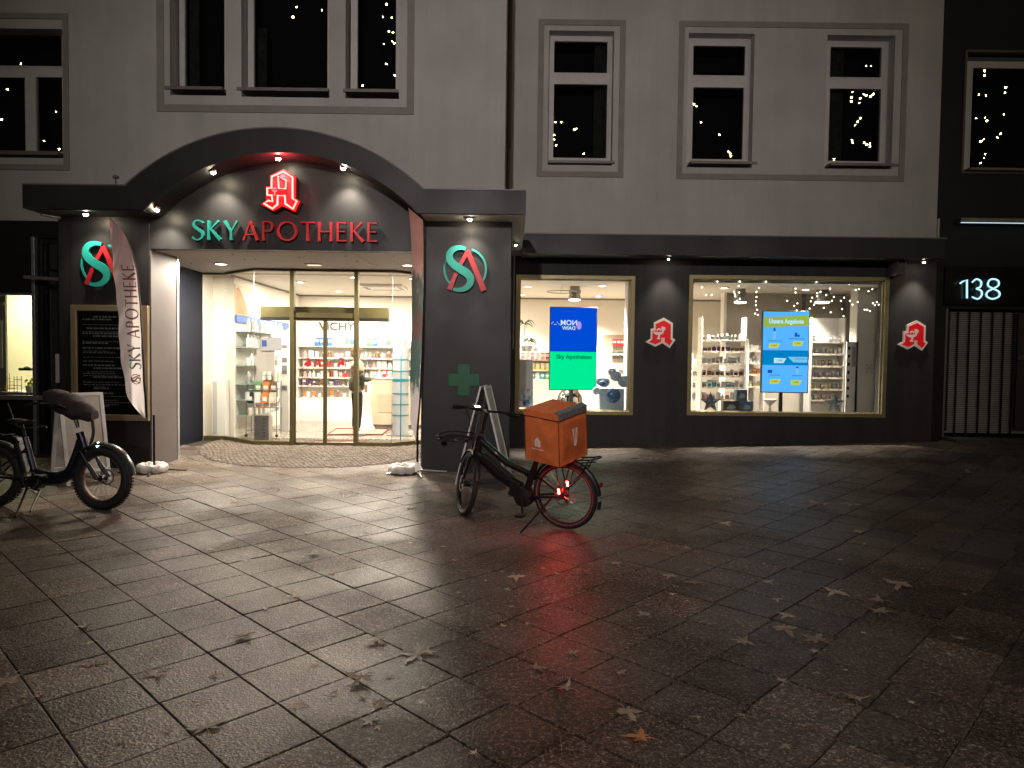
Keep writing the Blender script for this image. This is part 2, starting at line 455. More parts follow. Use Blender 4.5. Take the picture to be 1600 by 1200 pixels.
def build_ground():
    # one sheet under everything (the joints show it)
    mb = MB(); nx, ny = 70, 60
    X = [-26 + 52 * i / nx for i in range(nx + 1)]; Y = [-26 + 45 * j / ny for j in range(ny + 1)]
    idx = [[mb.V((x, y, gh(x, y) - 0.011)) for x in X] for y in Y]
    for j in range(ny):
        for i in range(nx): mb.F(idx[j][i], idx[j][i + 1], idx[j + 1][i + 1], idx[j + 1][i])
    g = mb.build('ground', M_JOINT, None, origin=(0, 0, 0)); tag(g, kind='structure')
    # slabs
    mb = MB(); vals = []
    p = 0.397; g2 = 0.0032; ang = R(45.8); ca, sa = math.cos(ang), math.sin(ang)
    ox, oy = Gd(503, 1149)
    rnd = random.Random(3)
    shift = [rnd.choice((0, 0, .012, -.02, .03, -.012)) for _ in range(151)]
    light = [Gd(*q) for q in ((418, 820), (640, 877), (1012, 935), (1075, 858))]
    for i in range(-75, 76):
        for j in range(-75, 76):
            cx = ox + ((i + .5) * p) * ca - ((j + .5) * p) * sa
            cy = oy + ((i + .5) * p) * sa + ((j + .5) * p) * ca
            cx += shift[i + 75] * ca * 0 + shift[i + 75] * -sa; cy += shift[i + 75] * ca
            if not (-14 < cx < 14.5 and -4 < cy < 15.0): continue
            if cy > YR + .3: continue
            if cx < -0.2 and cy > 12.0: continue
            e = ((cx + 3.2) / 1.75) ** 2 + ((cy - 12.2) / 1.95) ** 2
            h = gh(cx, cy); tx, ty = rnd.gauss(0, .0022), rnd.gauss(0, .0022); dz = rnd.gauss(0, .0009)
            gx = (gh(cx + .1, cy) - gh(cx - .1, cy)) / .2; gy = (gh(cx, cy + .1) - gh(cx, cy - .1)) / .2
            jit = [rnd.gauss(0, .0011) for _ in range(8)]
            q = []
            for lvl, ins in ((-.02, 0), (-.003, 0), (0, .004)):
                rr = []
                for n, (a, b) in enumerate(((-1, -1), (1, -1), (1, 1), (-1, 1))):
                    u = a * (p / 2 - g2 - ins) + jit[n]; v = b * (p / 2 - g2 - ins) + jit[n + 4]
                    x = u * ca - v * sa; y = u * sa + v * ca
                    rr.append(mb.V((cx + x, cy + y, h + dz + (gx + tx) * x + (gy + ty) * y + lvl)))
                q.append(rr)
            r = rnd.random()
            r = 0.15 + 0.55 * r
            if rnd.random() < 0.02: r = .9
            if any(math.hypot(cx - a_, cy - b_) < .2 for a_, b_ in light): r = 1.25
            nf0 = len(mb.f)
            for a, b in ((0, 1), (1, 2)):
                for k in range(4): mb.F(q[a][k], q[a][(k + 1) % 4], q[b][(k + 1) % 4], q[b][k])
            mb.F(*q[2])
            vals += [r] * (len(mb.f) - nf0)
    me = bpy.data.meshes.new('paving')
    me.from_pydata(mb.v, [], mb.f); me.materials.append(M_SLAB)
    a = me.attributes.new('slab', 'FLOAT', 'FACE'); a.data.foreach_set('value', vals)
    o = bpy.data.objects.new('paving', me); COL.objects.link(o); tag(o, kind='structure')
    # small cobbles in front of the doors
    mb = MB(); rnd = random.Random(5)
    def inside(x, y):
        return ((x + 3.2) / 2.15) ** 2 + ((y - 12.5) / 2.2) ** 2 < 1 and y < YS + .4
    s = 0.07
    n = 0
    base = []
    for k in range(64):
        t = math.pi + math.pi * k / 63
        base.append((-3.2 + 2.17 * math.cos(t), 12.5 + 2.22 * math.sin(t)))
    for jj in range(70):
        for ii in range(-40, 40):
            x = -3.2 + ii * s + (s / 2 if jj % 2 else 0) + rnd.gauss(0, .006); y = 10.2 + jj * s + rnd.gauss(0, .006) + 0.05 * math.sin(ii * .45)
            if not inside(x, y) or not (-5.55 < x < -.8): continue
            h = gh(x, y) + .014 + rnd.gauss(0, .002); w = s / 2 - .004
            lo = []; hi = []
            for a, b in ((-1, -1), (1, -1), (1, 1), (-1, 1)):
                jx, jy = rnd.gauss(0, .004), rnd.gauss(0, .004)
                lo.append(mb.V((x + a * w + jx, y + b * w + jy, h - .02))); hi.append(mb.V((x + a * (w - .009) + jx, y + b * (w - .009) + jy, h)))
            for k in range(4): mb.F(lo[k], lo[(k + 1) % 4], hi[(k + 1) % 4], hi[k])
            mb.F(*hi)
    o = mb.build('cobbled_paving', pm('granite_cobble', (0.15, 0.12, 0.095), 0.65, var=0.35, vscale=9, bump=0.4, bscale=120), None, origin=(0, 0, 0))
    tag(o, kind='structure')
    mb = MB(); rows = []
    # bed between the cobbles, follows the slope
    for j in range(13):
        y = 10.28 + (12.5 - 10.28) * j / 12
        w = 2.17 * math.sqrt(max(0, 1 - ((y - 12.5) / 2.22) ** 2))
        rows.append([mb.V((-3.2 + w * (2 * i / 10 - 1), y, gh(-3.2 + w * (2 * i / 10 - 1), y) + .0045)) for i in range(11)])
    for a, b in zip(rows, rows[1:]):
        for i in range(10): mb.F(a[i], a[i + 1], b[i + 1], b[i])
    tag(mb.build('cobble_bedding', pm('bedding_sand', (.07, .055, .045), .95), None, origin=(0, 0, 0)), kind='structure')
build_ground()

# ------------------------------------------------------------------ street lamps behind the camera (they light the facade)
def street_lamp(x, y, energy, col, label, tx, cone, ty=13.0, tz=5.0):
    t = thing('street_lamp', label, 'street lamp', (x, y, 0), 'street lamps behind the viewer')
    MB().tube([(x, y, 0), (x, y, 1.0)], [.09, .085], 12).tube([(x, y, 1.0), (x, y, 6.2)], [.06, .045], 12).build('pole', M_BLACKM, t, True)
    MB().tube([(x, y, 6.2), (x, y + .15, 6.45), (x, y + .7, 6.55)], .03, 8).build('arm', M_BLACKM, t, True)
    MB().obox((x, y + .95, 6.55), (.14, 0, 0), (0, .3, 0), (0, 0, .05)).build('lamp_head', M_BLACKM, t, bevel=.02)
    MB().obox((x, y + .95, 6.485), (.1, 0, 0), (0, .22, 0), (0, 0, .012)).build('lamp_lens', emis('street_lens', (1, .8, .6), 12), t)
    lamp('lamp_light', 'SPOT', (x, y + .95, 6.44), energy, col, (tx, ty, tz), .15, R(cone), 1.0, t)
street_lamp(-1.5, -7.5, 4300, (1.0, 0.90, 0.87), 'black street lamp standing left behind the viewer', -.6, 58)
street_lamp(9.5, -9.0, 1100, (1.0, 0.88, 0.82), 'black street lamp standing right behind the viewer', 6.0, 64)
street_lamp(.8, -3.6, 1050, (1.0, .88, .84), 'black street lamp standing close behind the viewer', -.5, 66, 5.0, 0)

# ------------------------------------------------------------------ the pharmacy building
BLD = thing('pharmacy_building', 'pale rendered building with anthracite ground floor, arched entrance and two lit display windows', 'building', (0, YR, 0))
PI = math.pi
def window(parent, frame_px, panes_px, Yf, sill_px=None, glass=None, deep=.5, curtain=None):
    """frame rect and pane rects in photo pixels on plane Yf (front of the frame)"""
    fx = Rc(*frame_px, Yf)
    holes = []
    for p in panes_px: holes.append(Rc(*p, Yf))
    w = MB().wallh(fx[0], fx[1], fx[2], fx[3], Yf, Yf + .07, holes).build('window', M_WFRAME, parent, bevel=.004)
    # raised sash rim round each pane
    for h in holes:
        s = .028
        MB().wallh(h[0] - s, h[1] + s, h[2] - s, h[3] + s, Yf - .012, Yf, [h]).build('sash', M_WFRAME, w, bevel=.003)
        MB().box(h[0] + .001, h[1] - .001, Yf + .03, Yf + .036, h[2] + .001, h[3] - .001).build('pane', glass or M_GLASSU, w)
    rb = MB()
    x0, x1, z0, z1 = fx
    y0, y1 = Yf + .08, Yf + .08 + deep
    for q in (((x0, y1, z0), (x1, y1, z0), (x1, y1, z1), (x0, y1, z1)), ((x0, y0, z0), (x0, y1, z0), (x0, y1, z1), (x0, y0, z1)),
              ((x1, y0, z0), (x1, y1, z0), (x1, y1, z1), (x1, y0, z1)), ((x0, y0, z0), (x1, y0, z0), (x1, y1, z0), (x0, y1, z0)), ((x0, y0, z1), (x1, y0, z1), (x1, y1, z1), (x0, y1, z1))):
        rb.F(*[rb.V(v) for v in q])
    rb.build('dark_room', M_ROOMD, w)
    if curtain:
        c = Rc(*curtain, Yf + .2)
        mb = MB(); n = 14; pts = [(c[0] + (c[1] - c[0]) * i / n, Yf + .2 + .018 * math.sin(i * 2.1)) for i in range(n + 1)]
        a = [mb.V((x, y, c[2])) for x, y in pts]; b = [mb.V((x, y, c[3])) for x, y in pts]
        for i in range(n): mb.F(a[i], a[i + 1], b[i + 1], b[i])
        mb.build('curtain', M_CURT, w, True)
    if sill_px:
        s = Rc(*sill_px, Yf - .02)
        MB().box(s[0], s[1], Yf - .25, Yf + .01, s[2], s[3]).build('sill', M_SILL, w, bevel=.004)
    return w
def band_frame(parent, px, wd, Y, open_top=False):
    x0, x1, z0, z1 = Rc(*px, Y)
    mb = MB()
    mb.wallh(x0, x1, z0, z1, Y - .022, Y - .001, [(x0 + wd, x1 - wd, z0 + wd, z1 - wd)])
    return mb.build('plaster_band', M_BAND, parent, bevel=.004)

REC = .22
# left bay upper wall
wl_bot = U(60, 345, YL)[1]
openL = []
o1 = Rc(-110, 44, 100, 246, YL); o2 = Rc(265, -90, 353, 149, YL); o3 = Rc(377, -90, 515, 152, YL); o4 = Rc(540, -90, 624, 154, YL)
bay_r = U(789.5, 200, YL)[0]
TOP = 11.6
MB().wallh(-15, bay_r, wl_bot, TOP, YL, YL + .38, [o1, o2, o3, o4]).build('upper_wall', M_PLASTER, BLD)
MB().box(bay_r - .38, bay_r, YL + .38, YR + .3, wl_bot, TOP).build('bay_side_wall', M_PLASTER, BLD)
# the frames stand REC behind the facade: their pixels are read on that plane
window(BLD, (-118, 52, 104, 247), [(-60, 54, 97, 103), (-60, 121, 40, 237), (57, 121, 98, 237)], YL + REC, (-130, 241, 104, 247))
window(BLD, (280, -80, 355, 145), [(289, -70, 351, 137)], YL + REC, (268, 143, 356, 148), curtain=(296, -60, 312, 137))
window(BLD, (387, -80, 517, 147), [(397, -70, 512, 140)], YL + REC, (378, 145, 519, 150), curtain=(403, 44, 418, 138))
window(BLD, (548, -80, 625, 149), [(559, -70, 619, 142)], YL + REC, (541, 147, 626, 152))
band_frame(BLD, (-160, 20, 108, 265), .09, YL)
band_frame(BLD, (245, -110, 648, 177), .115, YL)

# right upper wall
can_top = U(1140, 400, YR - .62)[1] + .05
xr_end = U(1467, 250, YR)[0]
r1 = Rc(857, 48, 958, 258, YR); r2 = Rc(1074, 52, 1177, 262, YR); r3 = Rc(1290, 55, 1396, 264, YR)
MB().wallh(bay_r, xr_end, can_top + .001, TOP, YR, YR + .38, [r1, r2, r3]).build('upper_wall', M_PLASTER, BLD)
MB().box(xr_end - .001, xr_end + .04, YR - .03, YR + .4, can_top, U(1467, 342, YR)[1]).build('corner_bead', M_PLASTER, BLD)
window(BLD, (857, 56, 957, 259), [(866, 65, 949, 114), (865, 132, 948, 247)], YR + REC, (856, 256, 958, 260), curtain=(928, 60, 956, 250))
window(BLD, (1074, 60, 1174, 261), [(1083, 72, 1164, 118), (1082, 137, 1161, 249)], YR + REC, (1074, 257, 1177, 261))
window(BLD, (1288, 64, 1388, 264), [(1297, 74, 1377, 121), (1295, 139, 1375, 252)], YR + REC, (1289, 260, 1395, 264), curtain=(1290, 66, 1316, 255))
band_frame(BLD, (840, 31, 976, 277), .105, YR)
band_frame(BLD, (1059, 35, 1416, 282), .105, YR)
# rain pipe in the corner
px_, _ = U(795.5, 150, YR - .12)
MB().tube([(px_, YR - .12, U(795, 232, YR - .12)[1]), (px_, YR - .12, TOP)], .045, 12).tube([(px_, YR - .12, 3.4), (px_, YR - .12, U(795, 232, YR - .12)[1])], .03, 12).build('rain_pipe', pm('zinc', (.12, .12, .12), .5, metal=.5, var=.15), BLD, True)
# eaves
MB().box(-15, xr_end + .1, YL - .4, YR + 6, TOP, TOP + .25).build('roof', M_SILL, BLD)

# ground floor right, anthracite render with two openings
W1 = (805, 430, 991, 648); W2 = (1075, 431, 1387, 651)
A1 = Rc(808, 433, 988, 646, YR); A2 = Rc(1078, 434, 1384, 649, YR)
MB().wallh(bay_r - .02, xr_end + .03, -.15, can_top, YR + .004, YR + .34, [A1, A2]).build('ground_floor_wall', M_ANTH, BLD)
def shop_window(a, px):
    o = Rc(*px, YR - .03)
    g = .075
    w = MB().wallh(o[0], o[1], o[2], o[3], YR - .035, YR + .03, [(o[0] + g, o[1] - g, o[2] + g, o[3] - g)]).build('display_window', M_BRONZE, BLD, bevel=.006)
    MB().wallh(o[0] + g * .6, o[1] - g * .6, o[2] + g * .6, o[3] - g * .6, YR + .031, YR + .075, [(o[0] + g * 1.25, o[1] - g * 1.25, o[2] + g * 1.2, o[3] - g * 1.2)]).build('inner_frame', M_BRONZE, w, bevel=.004)
    MB().box(o[0] + g * .9, o[1] - g * .9, YR + .04, YR + .048, o[2] + g * .9, o[3] - g * .9).build('pane', M_GLASS, w)
    return o
S1 = shop_window(A1, W1); S2 = shop_window(A2, W2)
# canopy over the right shop front
YF = YR - .62
cx0 = U(815, 385, YF)[0]; cx1 = U(1478, 385, YF)[0]
cz1 = U(1140, 369, YF)[1]; cz0 = U(1140, 400, YF)[1]
MB().box(cx0, cx1, YF, YR - .002, cz0, cz1).build('canopy', M_ANTHP, BLD, bevel=.006)
MB().box(cx0, cx1 + .01, YF - .012, YF + .05, cz1, cz1 + .02).build('canopy_flashing', M_SILL, BLD)
MB().box(U(1388, 520, YR)[0] - .05, U(1388, 520, YR)[0] + .09, YR - .35, YR, U(1380, 433, YR)[1], cz0).build('canopy_bracket', M_PANEL, BLD, bevel=.004)

# ---- portal
CAN_T = U(120, 289, YC)[1]; CAN_B = U(120, 325, YC)[1]
def cp(px, py): return U(px, py, YC)
zT = (cp(110, 289)[1] + cp(760, 297)[1]) / 2; zB = (cp(110, 325)[1] + cp(760, 335)[1]) / 2
xcl = cp(35, 305)[0]; xcr = cp(822, 315)[0]
aL = cp(195, 289)[0]; aR = cp(662, 297)[0]; apex = cp(430, 200)[1]
iL = cp(226, 330)[0]; iR = cp(652, 339)[0]; iap = cp(434, 238)[1]
def arc(x0, x1, zb, zt, n):
    c = (x0 + x1) / 2; h = (x1 - x0) / 2; s = zt - zb; r = (h * h + s * s) / (2 * s); a = math.asin(h / r) if s < h else math.pi - math.asin(h / r)
    return [(c + r * math.sin(-a + 2 * a * i / n), zt - r + r * math.cos(-a + 2 * a * i / n)) for i in range(n + 1)]
outer = arc(aL, aR, zT, apex, 48); inner = arc(iL, iR, zB, iap, 48)
# band as strips so that the curved faces stay clean
mb = MB()
def strip(mb, A, B, y0, y1):
    for (a, b) in zip(zip(A, B), zip(A[1:], B[1:])):
        (a0, a1), (b0, b1) = a, b
        f = [mb.V((a0[0], y0, a0[1])), mb.V((b0[0], y0, b0[1])), mb.V((b1[0], y0, b1[1])), mb.V((a1[0], y0, a1[1]))]
        g = [mb.V((a0[0], y1, a0[1])), mb.V((b0[0], y1, b0[1])), mb.V((b1[0], y1, b1[1])), mb.V((a1[0], y1, a1[1]))]
        mb.F(*f); mb.F(*reversed(g)); mb.F(f[0], f[1], g[1], g[0]); mb.F(f[3], f[2], g[2], g[3])
strip(mb, outer, inner, YC, YL - .003)
mb.prism([(xcl, zB), (iL, zB), (aL, zT), (xcl, zT)], YC, YL - .003)
mb.prism([(iR, zB), (xcr, zB), (xcr, zT), (aR, zT)], YC, YL - .003)
mb.build('arched_canopy', M_ANTHP, BLD)
# canopy edge trim
mb = MB(); t = .018
top = [(xcl, zT)] + outer + [(xcr, zT)]
mb.tube([(x, YC - .004, z + .006) for x, z in top], .012, 6)
mb.build('canopy_trim', M_SILL, BLD)
# soffit panels (pale grey) of the flat parts
MB().box(xcl + .03, iL - .03, YC + .04, YL - .01, zB - .012, zB - .001).build('soffit', M_ANTHP, BLD)
MB().box(iR + .05, xcr - .03, YC + .04, YR - .75, zB - .012, zB - .001).build('soffit', M_SOFFIT, BLD)
MB().tube([(xcl + .05, YC + .3, zB - .03), (xcl + .55, YP + .6, zB - .03)], .018, 6).build('canopy_strut', M_SILL, BLD)
# side piece of the canopy running back to the right facade
MB().box(xcr - .28, xcr - .012, YL, YF + .1, zB, zB + .12).build('canopy_return', M_SOFFIT, BLD)
# pillars
pl0 = U(92, 500, YP)[0]; pl1 = U(234.5, 500, YP)[0]; pr0 = U(660, 500, YP)[0]; pr1 = U(798, 500, YP)[0]
zl = CEIL
def pillar(x0, x1):
    m = MB(); m.box(x0, x1, YP, YP + .8, -.1, zB - .002)
    return m.build('pillar', M_ANTHP, BLD, bevel=.008)
pillar(pl0, pl1); pillar(pr0, pr1)
# panel joints and plinths on the pillars
for a, b in ((pl0, pl1), (pr0, pr1)):
    MB().box(a + .17, a + .178, YP - .0035, YP, -.05, zB - .02).build('panel_joint', M_BLACK, BLD)
# inner cheek of the left pillar and its twin
for x, s in ((pl1, 1), (pr0, -1)):
    MB().box(min(x, x + s * .012), max(x, x + s * .012), YP + .012, YP + .8, -.05, zl).build('cheek_panel', M_PANEL, BLD)
    MB().box(min(x, x + s * .02), max(x, x + s * .02), YP + .78, YP + .84, -.05, zl).build('cheek_trim', M_ALU, BLD)
# deeper side walls
MB().box(U(318, 550, YS)[0] - .2, U(318, 550, YS)[0] - .03, YP + .8, YS + .4, -.1, zB).build('recess_wall', pm('navy_panel', (.009, .010, .018), .75, spec=.15, var=.1), BLD)
MB().box(-.95, -.75, YP + .8, YR + .1, -.1, zB).build('recess_wall', M_ANTHP, BLD)
MB().box(U(803, 450, YL + .4)[0] - .01, U(803, 450, YL + .4)[0] + .012, YL + .38, YL + .4, U(803, 545, YL + .4)[1], U(803, 345, YL + .4)[1]).build('edge_profile', M_SOFFIT, BLD)
# wall filling between the bay side and the recess (behind the right pillar)
MB().box(pr1 - .25, bay_r - .001, YP + .8, YR + .3, -.1, zB - .003).build('bay_side_base', M_ANTH, BLD)
zfl = U(440, 391, YP)[1]
# tympanum
mb = MB()
inn = [p for p in inner if p[1] >= zB - 1e-6]
low = [(x, zfl) for x, z in inn]
inn2 = [(x, z + .02) for x, z in inn]
strip(mb, inn2, low, YP + .001, YP + .13)
mb.prism([(pl1 + .001, zfl), (inn[0][0], zfl), (inn[0][0], zB + .02), (pl1 + .001, zB + .02)], YP + .001, YP + .13) if inn[0][0] > pl1 + .002 else None
mb.build('tympanum', M_ANTHP, BLD)
# lettering board line on the tympanum
zj = U(440, 336, YP)[1]
MB().box(pl1 + .05, pr0 - .05, YP - .006, YP, zfl, zj).build('sign_board', M_ANTHP, BLD)
# entrance ceiling
mb = MB()
x = pl1 - .55
xs = [pl1 - .55 + i * .86 for i in range(7)]
for a, b in zip(xs, xs[1:]): mb.box(a + .004, min(b, -.76) - .004, YP + .13, YS + .3, CEIL, CEIL + .02)
mb.build('entrance_ceiling', M_SOFFIT, BLD)
MB().box(pl1 - .55, -.76, YP + .13, YS + .3, CEIL + .021, CEIL + .05).build('ceiling_void', M_BLACK, BLD)
mb = MB()
for px, py in ((298, 411), (364, 397), (382, 405), (399, 405), (468, 402), (486, 409), (540, 400), (558, 408), (615, 401)):
    a = ray(px, py); tt = (CEIL - EYE) / a.z; c = a * tt
    mb.lathe((c.x, c.y, CEIL - .012), [(.012, 0), (.012, .012)], 8)
mb.build('ceiling_screws', M_SILL, BLD)

# ---- entrance glazing
gx = [U(318.5, 550, YS)[0], U(352, 550, YS)[0], U(397, 550, YG)[0], U(457, 550, YG)[0], U(557, 550, YG)[0], U(613, 550, YG)[0], -1.30, -.97]
gy = [YS, YS, YG, YG, YG, YG, YS, YS]
GL = MB()
ztop = CEIL - .01
def seg(mb, i, z0, z1, th, inset=0, oy=0):
    a = Vector((gx[i], gy[i] + oy, 0)); b = Vector((gx[i + 1], gy[i + 1] + oy, 0)); d = (b - a).normalized(); n = Vector((-d.y, d.x, 0))
    c = (a + b) / 2; c.z = (z0 + z1) / 2
    mb.obox(c, d * ((b - a).length / 2 - inset), n * th / 2, (0, 0, (z1 - z0) / 2))
ent = MB()
for i in range(7): seg(ent, i, ztop - .035, ztop, .06)
glz = ent.build('entrance_glazing', M_BRONZED, BLD, bevel=.004)
for i in (0, 1, 2, 4, 5, 6):
    q = MB(); seg(q, i, -.02, FLR + .075, .07); q.build('bottom_rail', M_BRONZED, glz, bevel=.004)
g = MB()
for i in (0, 1, 2, 4, 5, 6): seg(g, i, FLR + .075, ztop - .035, .01)
g.build('pane', M_GLASS, glz)
zt0 = U(507, 497, YG)[1]; zt1 = U(507, 489, YG)[1]
g = MB(); seg(g, 3, zt1, ztop - .035, .01); g.build('pane', M_GLASS, glz)
for i in (3, 4):
    MB().box(gx[i] - .035, gx[i] + .035, YG - .05, YG + .06, -.02, ztop).build('mullion', M_BRONZED, glz, bevel=.004)
for i in (2, 5):
    MB().box(gx[i] - .004, gx[i] + .004, YG - .004, YG + .008, FLR, ztop).build('glass_joint', M_SILL, glz)
MB().box(gx[3] + .035, gx[4] - .035, YG - .03, YG + .05, zt0, zt1).build('transom', M_BRONZED, glz, bevel=.003)
hx = Rc(408, 480, 607, 497, YG + .12)
MB().box(hx[0], hx[1], YG + .07, YG + .24, hx[2], hx[3]).build('door_operator', M_BRONZED, glz, bevel=.006)
MB().box(hx[0], hx[1], YG + .066, YG + .25, hx[2] - .045, hx[2] - .001).build('operator_rail', M_BLACK, glz)
xm = U(507.5, 600, YG)[0]
for a, b, side in ((gx[3] + .037, xm - .002, 1), (xm + .002, gx[4] - .037, -1)):
    f = MB().wallh(a, b, FLR - .01, zt0 - .004, YG + .01, YG + .045, [(a + (.014 if side > 0 else .03), b - (.03 if side > 0 else .014), FLR + .055, zt0 - .03)]).build('sliding_door', M_BRONZED, glz)
    MB().box(a + .008, b - .008, YG + .024, YG + .03, FLR + .05, zt0 - .02).build('pane', M_GLASS, f)

# ---- recessed spots under the canopies
def soffit_z(x):
    if x < iL or x > iR: return zB - .012
    for a, b in zip(inner, inner[1:]):
        if a[0] <= x <= b[0]: return a[1] + (b[1] - a[1]) * (x - a[0]) / (b[0] - a[0])
    return zB
def spot(px, py, Y, label, e=26, below=None, tgt=None, kind_under=True):
    X, Z = U(px, py, Y)
    if Y < YC + 1: Z = soffit_z(X)
    elif py < 370: Z = zB - .012
    else: Z = cz0
    Z -= .022
    t = thing('canopy_spotlight', label, 'spotlight', (X, Y, Z), 'small spotlights under the canopies')
    MB().lathe((X, Y, Z), [(.028, -.004), (.044, -.006), (.046, .0), (.046, .03)], 16).build('housing', M_STEEL, t, True)
    MB().ball((X, Y, Z - .006), .030 if px < 800 else .018, 12, (1, 1, .75)).build('lens', M_LAMP, t, True)
    if tgt is None: tgt = (X, YP + .04, Z - 1.0)
    lamp('spot_light', 'SPOT', (X, Y, Z - .06), e * (3.3 if 200 < px < 600 else 1.4 if px < 1000 else 1.4), (1.0, .86, .68), tgt, .045, R(95 if px < 1000 else 74), .9, t)
YSP = YC + .2
spot(134, 325, YSP, 'small spotlight above the left round logo', 30)
spot(245, 302, YSP, 'small spotlight on the left foot of the arch', 26)
spot(333, 254, YSP, 'small spotlight on the arch left of the red neon letter', 30)
spot(435, 238, YSP, 'small spotlight at the top of the arch above the neon letter', 20)
spot(536, 256, YSP, 'small spotlight on the arch right of the red neon letter', 30)
spot(734, 333, YSP, 'small spotlight above the right round logo', 34)
spot(1045, 398, YF + .3, 'small spotlight above the red letter sign between the two display windows', 30, tgt=(U(1045, 398, YF + .3)[0], YR + .03, 2.3))
spot(1444, 402, YF + .3, 'small spotlight above the red letter sign at the right building edge', 30, tgt=(U(1444, 402, YF + .3)[0], YR + .03, 2.3))
spot(806, 359, YR - 1.25, 'small spotlight in the pale soffit beside the right pillar', 8, tgt=(U(806, 359, YR - 1.25)[0], YR - 1.0, 0))

# ---- downlights of the entrance ceiling
def downlight(px, py, label, shape, e, zc=CEIL, glow=None, cone=True):
    a = ray(px, py); tt = (zc - EYE) / a.z; c = a * tt
    t = thing('ceiling_downlight', label, 'downlight', (c.x, c.y, zc), 'downlights in the entrance ceiling')
    if shape == 'round':
        MB().ring((c.x, c.y, zc - .006), .1, .012, 28, 6, 'xy').build('rim', M_STEEL, t, True)
        MB().lathe((c.x, c.y, zc), [(.088, -.009), (.09, -.002)], 24).build('diffuser', glow or M_DL, t)
    else:
        MB().box(c.x - .13, c.x + .13, c.y - .1, c.y + .1, zc - .014, zc - .001).build('rim', M_BRONZE, t, bevel=.003)
        MB().box(c.x - .1, c.x + .1, c.y - .07, c.y + .07, zc - .019, zc - .0145).build('diffuser', glow or M_DL, t)
    if e: lamp('downlight_light', 'AREA', (c.x, c.y, zc - .03), e, (1, .88, .72), (c.x, c.y, 0), .16, parent=t)
downlight(345, 412, 'bright round downlight at the left of the entrance ceiling', 'round', 225)
downlight(491, 413, 'dim rectangular ceiling light above the sliding doors', 'box', 0, glow=emis('dim_glow', (1, .85, .6), 1.2))
downlight(638, 414, 'bright round downlight at the right of the entrance ceiling', 'round', 225)

# ------------------------------------------------------------------ inside: shell and lights
def quadmesh(name, mat, quads, parent):
    mb = MB()
    for q in quads: mb.F(*[mb.V(v) for v in q])
    return mb.build(name, mat, parent)
XL = -5.25; XRR = 7.75
MB().prismz([(gx[0] - .02, YS), (gx[1], YS), (gx[2], YG), (gx[5], YG), (gx[6], YS), (-.97, YS), (-.3, YS + .1), (-.3, YR + .34), (XRR, YR + .34), (XRR, YB + .1), (XL - .8, YB + .1), (XL - .8, YS)], -.02, FLR).build('shop_floor', M_IFLOOR, BLD)
MB().prismz([(gx[0] - .02, YS + .301), (-.97, YS + .301), (-.3, YS + .302), (-.3, YR + .34), (XRR, YR + .34), (XRR, YB + .1), (XL - .8, YB + .1)], CEIL + .001, CEIL + .05).build('shop_ceiling', M_ICEIL, BLD)
MB().prismz([(gx[2], YG + .01), (gx[5], YG + .01), (gx[6], YS), (gx[1], YS)], CEIL - .008, CEIL - .002).build('bay_ceiling', M_ICEIL, BLD)
MB().prismz([(gx[0] - .4, YS + .04), (gx[0] - .02, YS + .04), (gx[0] - .02, 13.3), (XL, 13.3), (XL, YB), (gx[0] - .4, YB)], FLR, CEIL).build('shop_wall', M_IWALL, BLD)
MB().box(XL - .4, XRR, YB, YB + .1, FLR, CEIL).build('shop_wall', M_IWALL, BLD)
MB().box(-.74, -.3, YS + .06, YR + .35, FLR, CEIL).build('shop_wall', M_IWALL, BLD)
MB().box(XRR, XRR + .1, YR + .34, YB, FLR, CEIL).build('shop_wall', M_IWALL, BLD)
a = U(977, 540, YR + .6)[0]
MB().box(a, a + 1.0, YR + .36, YR + .75, FLR, CEIL).build('shop_pillar', M_IWALL, BLD)
# dark picture rail line at the ceiling
mb = MB(); mb.box(XL + .001, XRR, YB - .02, YB, CEIL - .035, CEIL - .004); mb.box(XL, XL + .02, YS + .3, YB - .02, CEIL - .035, CEIL - .004)
mb.build('ceiling_rail', M_SILL, BLD)
PXL = U(1133, 500, 15.6)[0]
MB().box(PXL, XRR, 15.6, 15.7, FLR, CEIL).build('partition', M_IWALL2, BLD)
MB().box(PXL - .06, PXL, 15.5, 15.75, FLR, CEIL).build('partition_end', M_WHITE, BLD)
q = Rc(1252, 448, 1318, 600, 15.58)
MB().wallh(q[0], q[1], FLR, q[3], 15.52, 15.58, [(q[0] + .05, q[1] - .05, FLR + .05, q[3] - .05)]).build('partition_frame', pm('grey_frame', (.16, .16, .15), .5), BLD)
q = Rc(1338, 440, 1384, 640, YR + .9)
MB().box(q[0], q[1] + 1.3, YR + .9, YR + 1.2, FLR, CEIL).build('shop_pillar', M_IWALL, BLD)

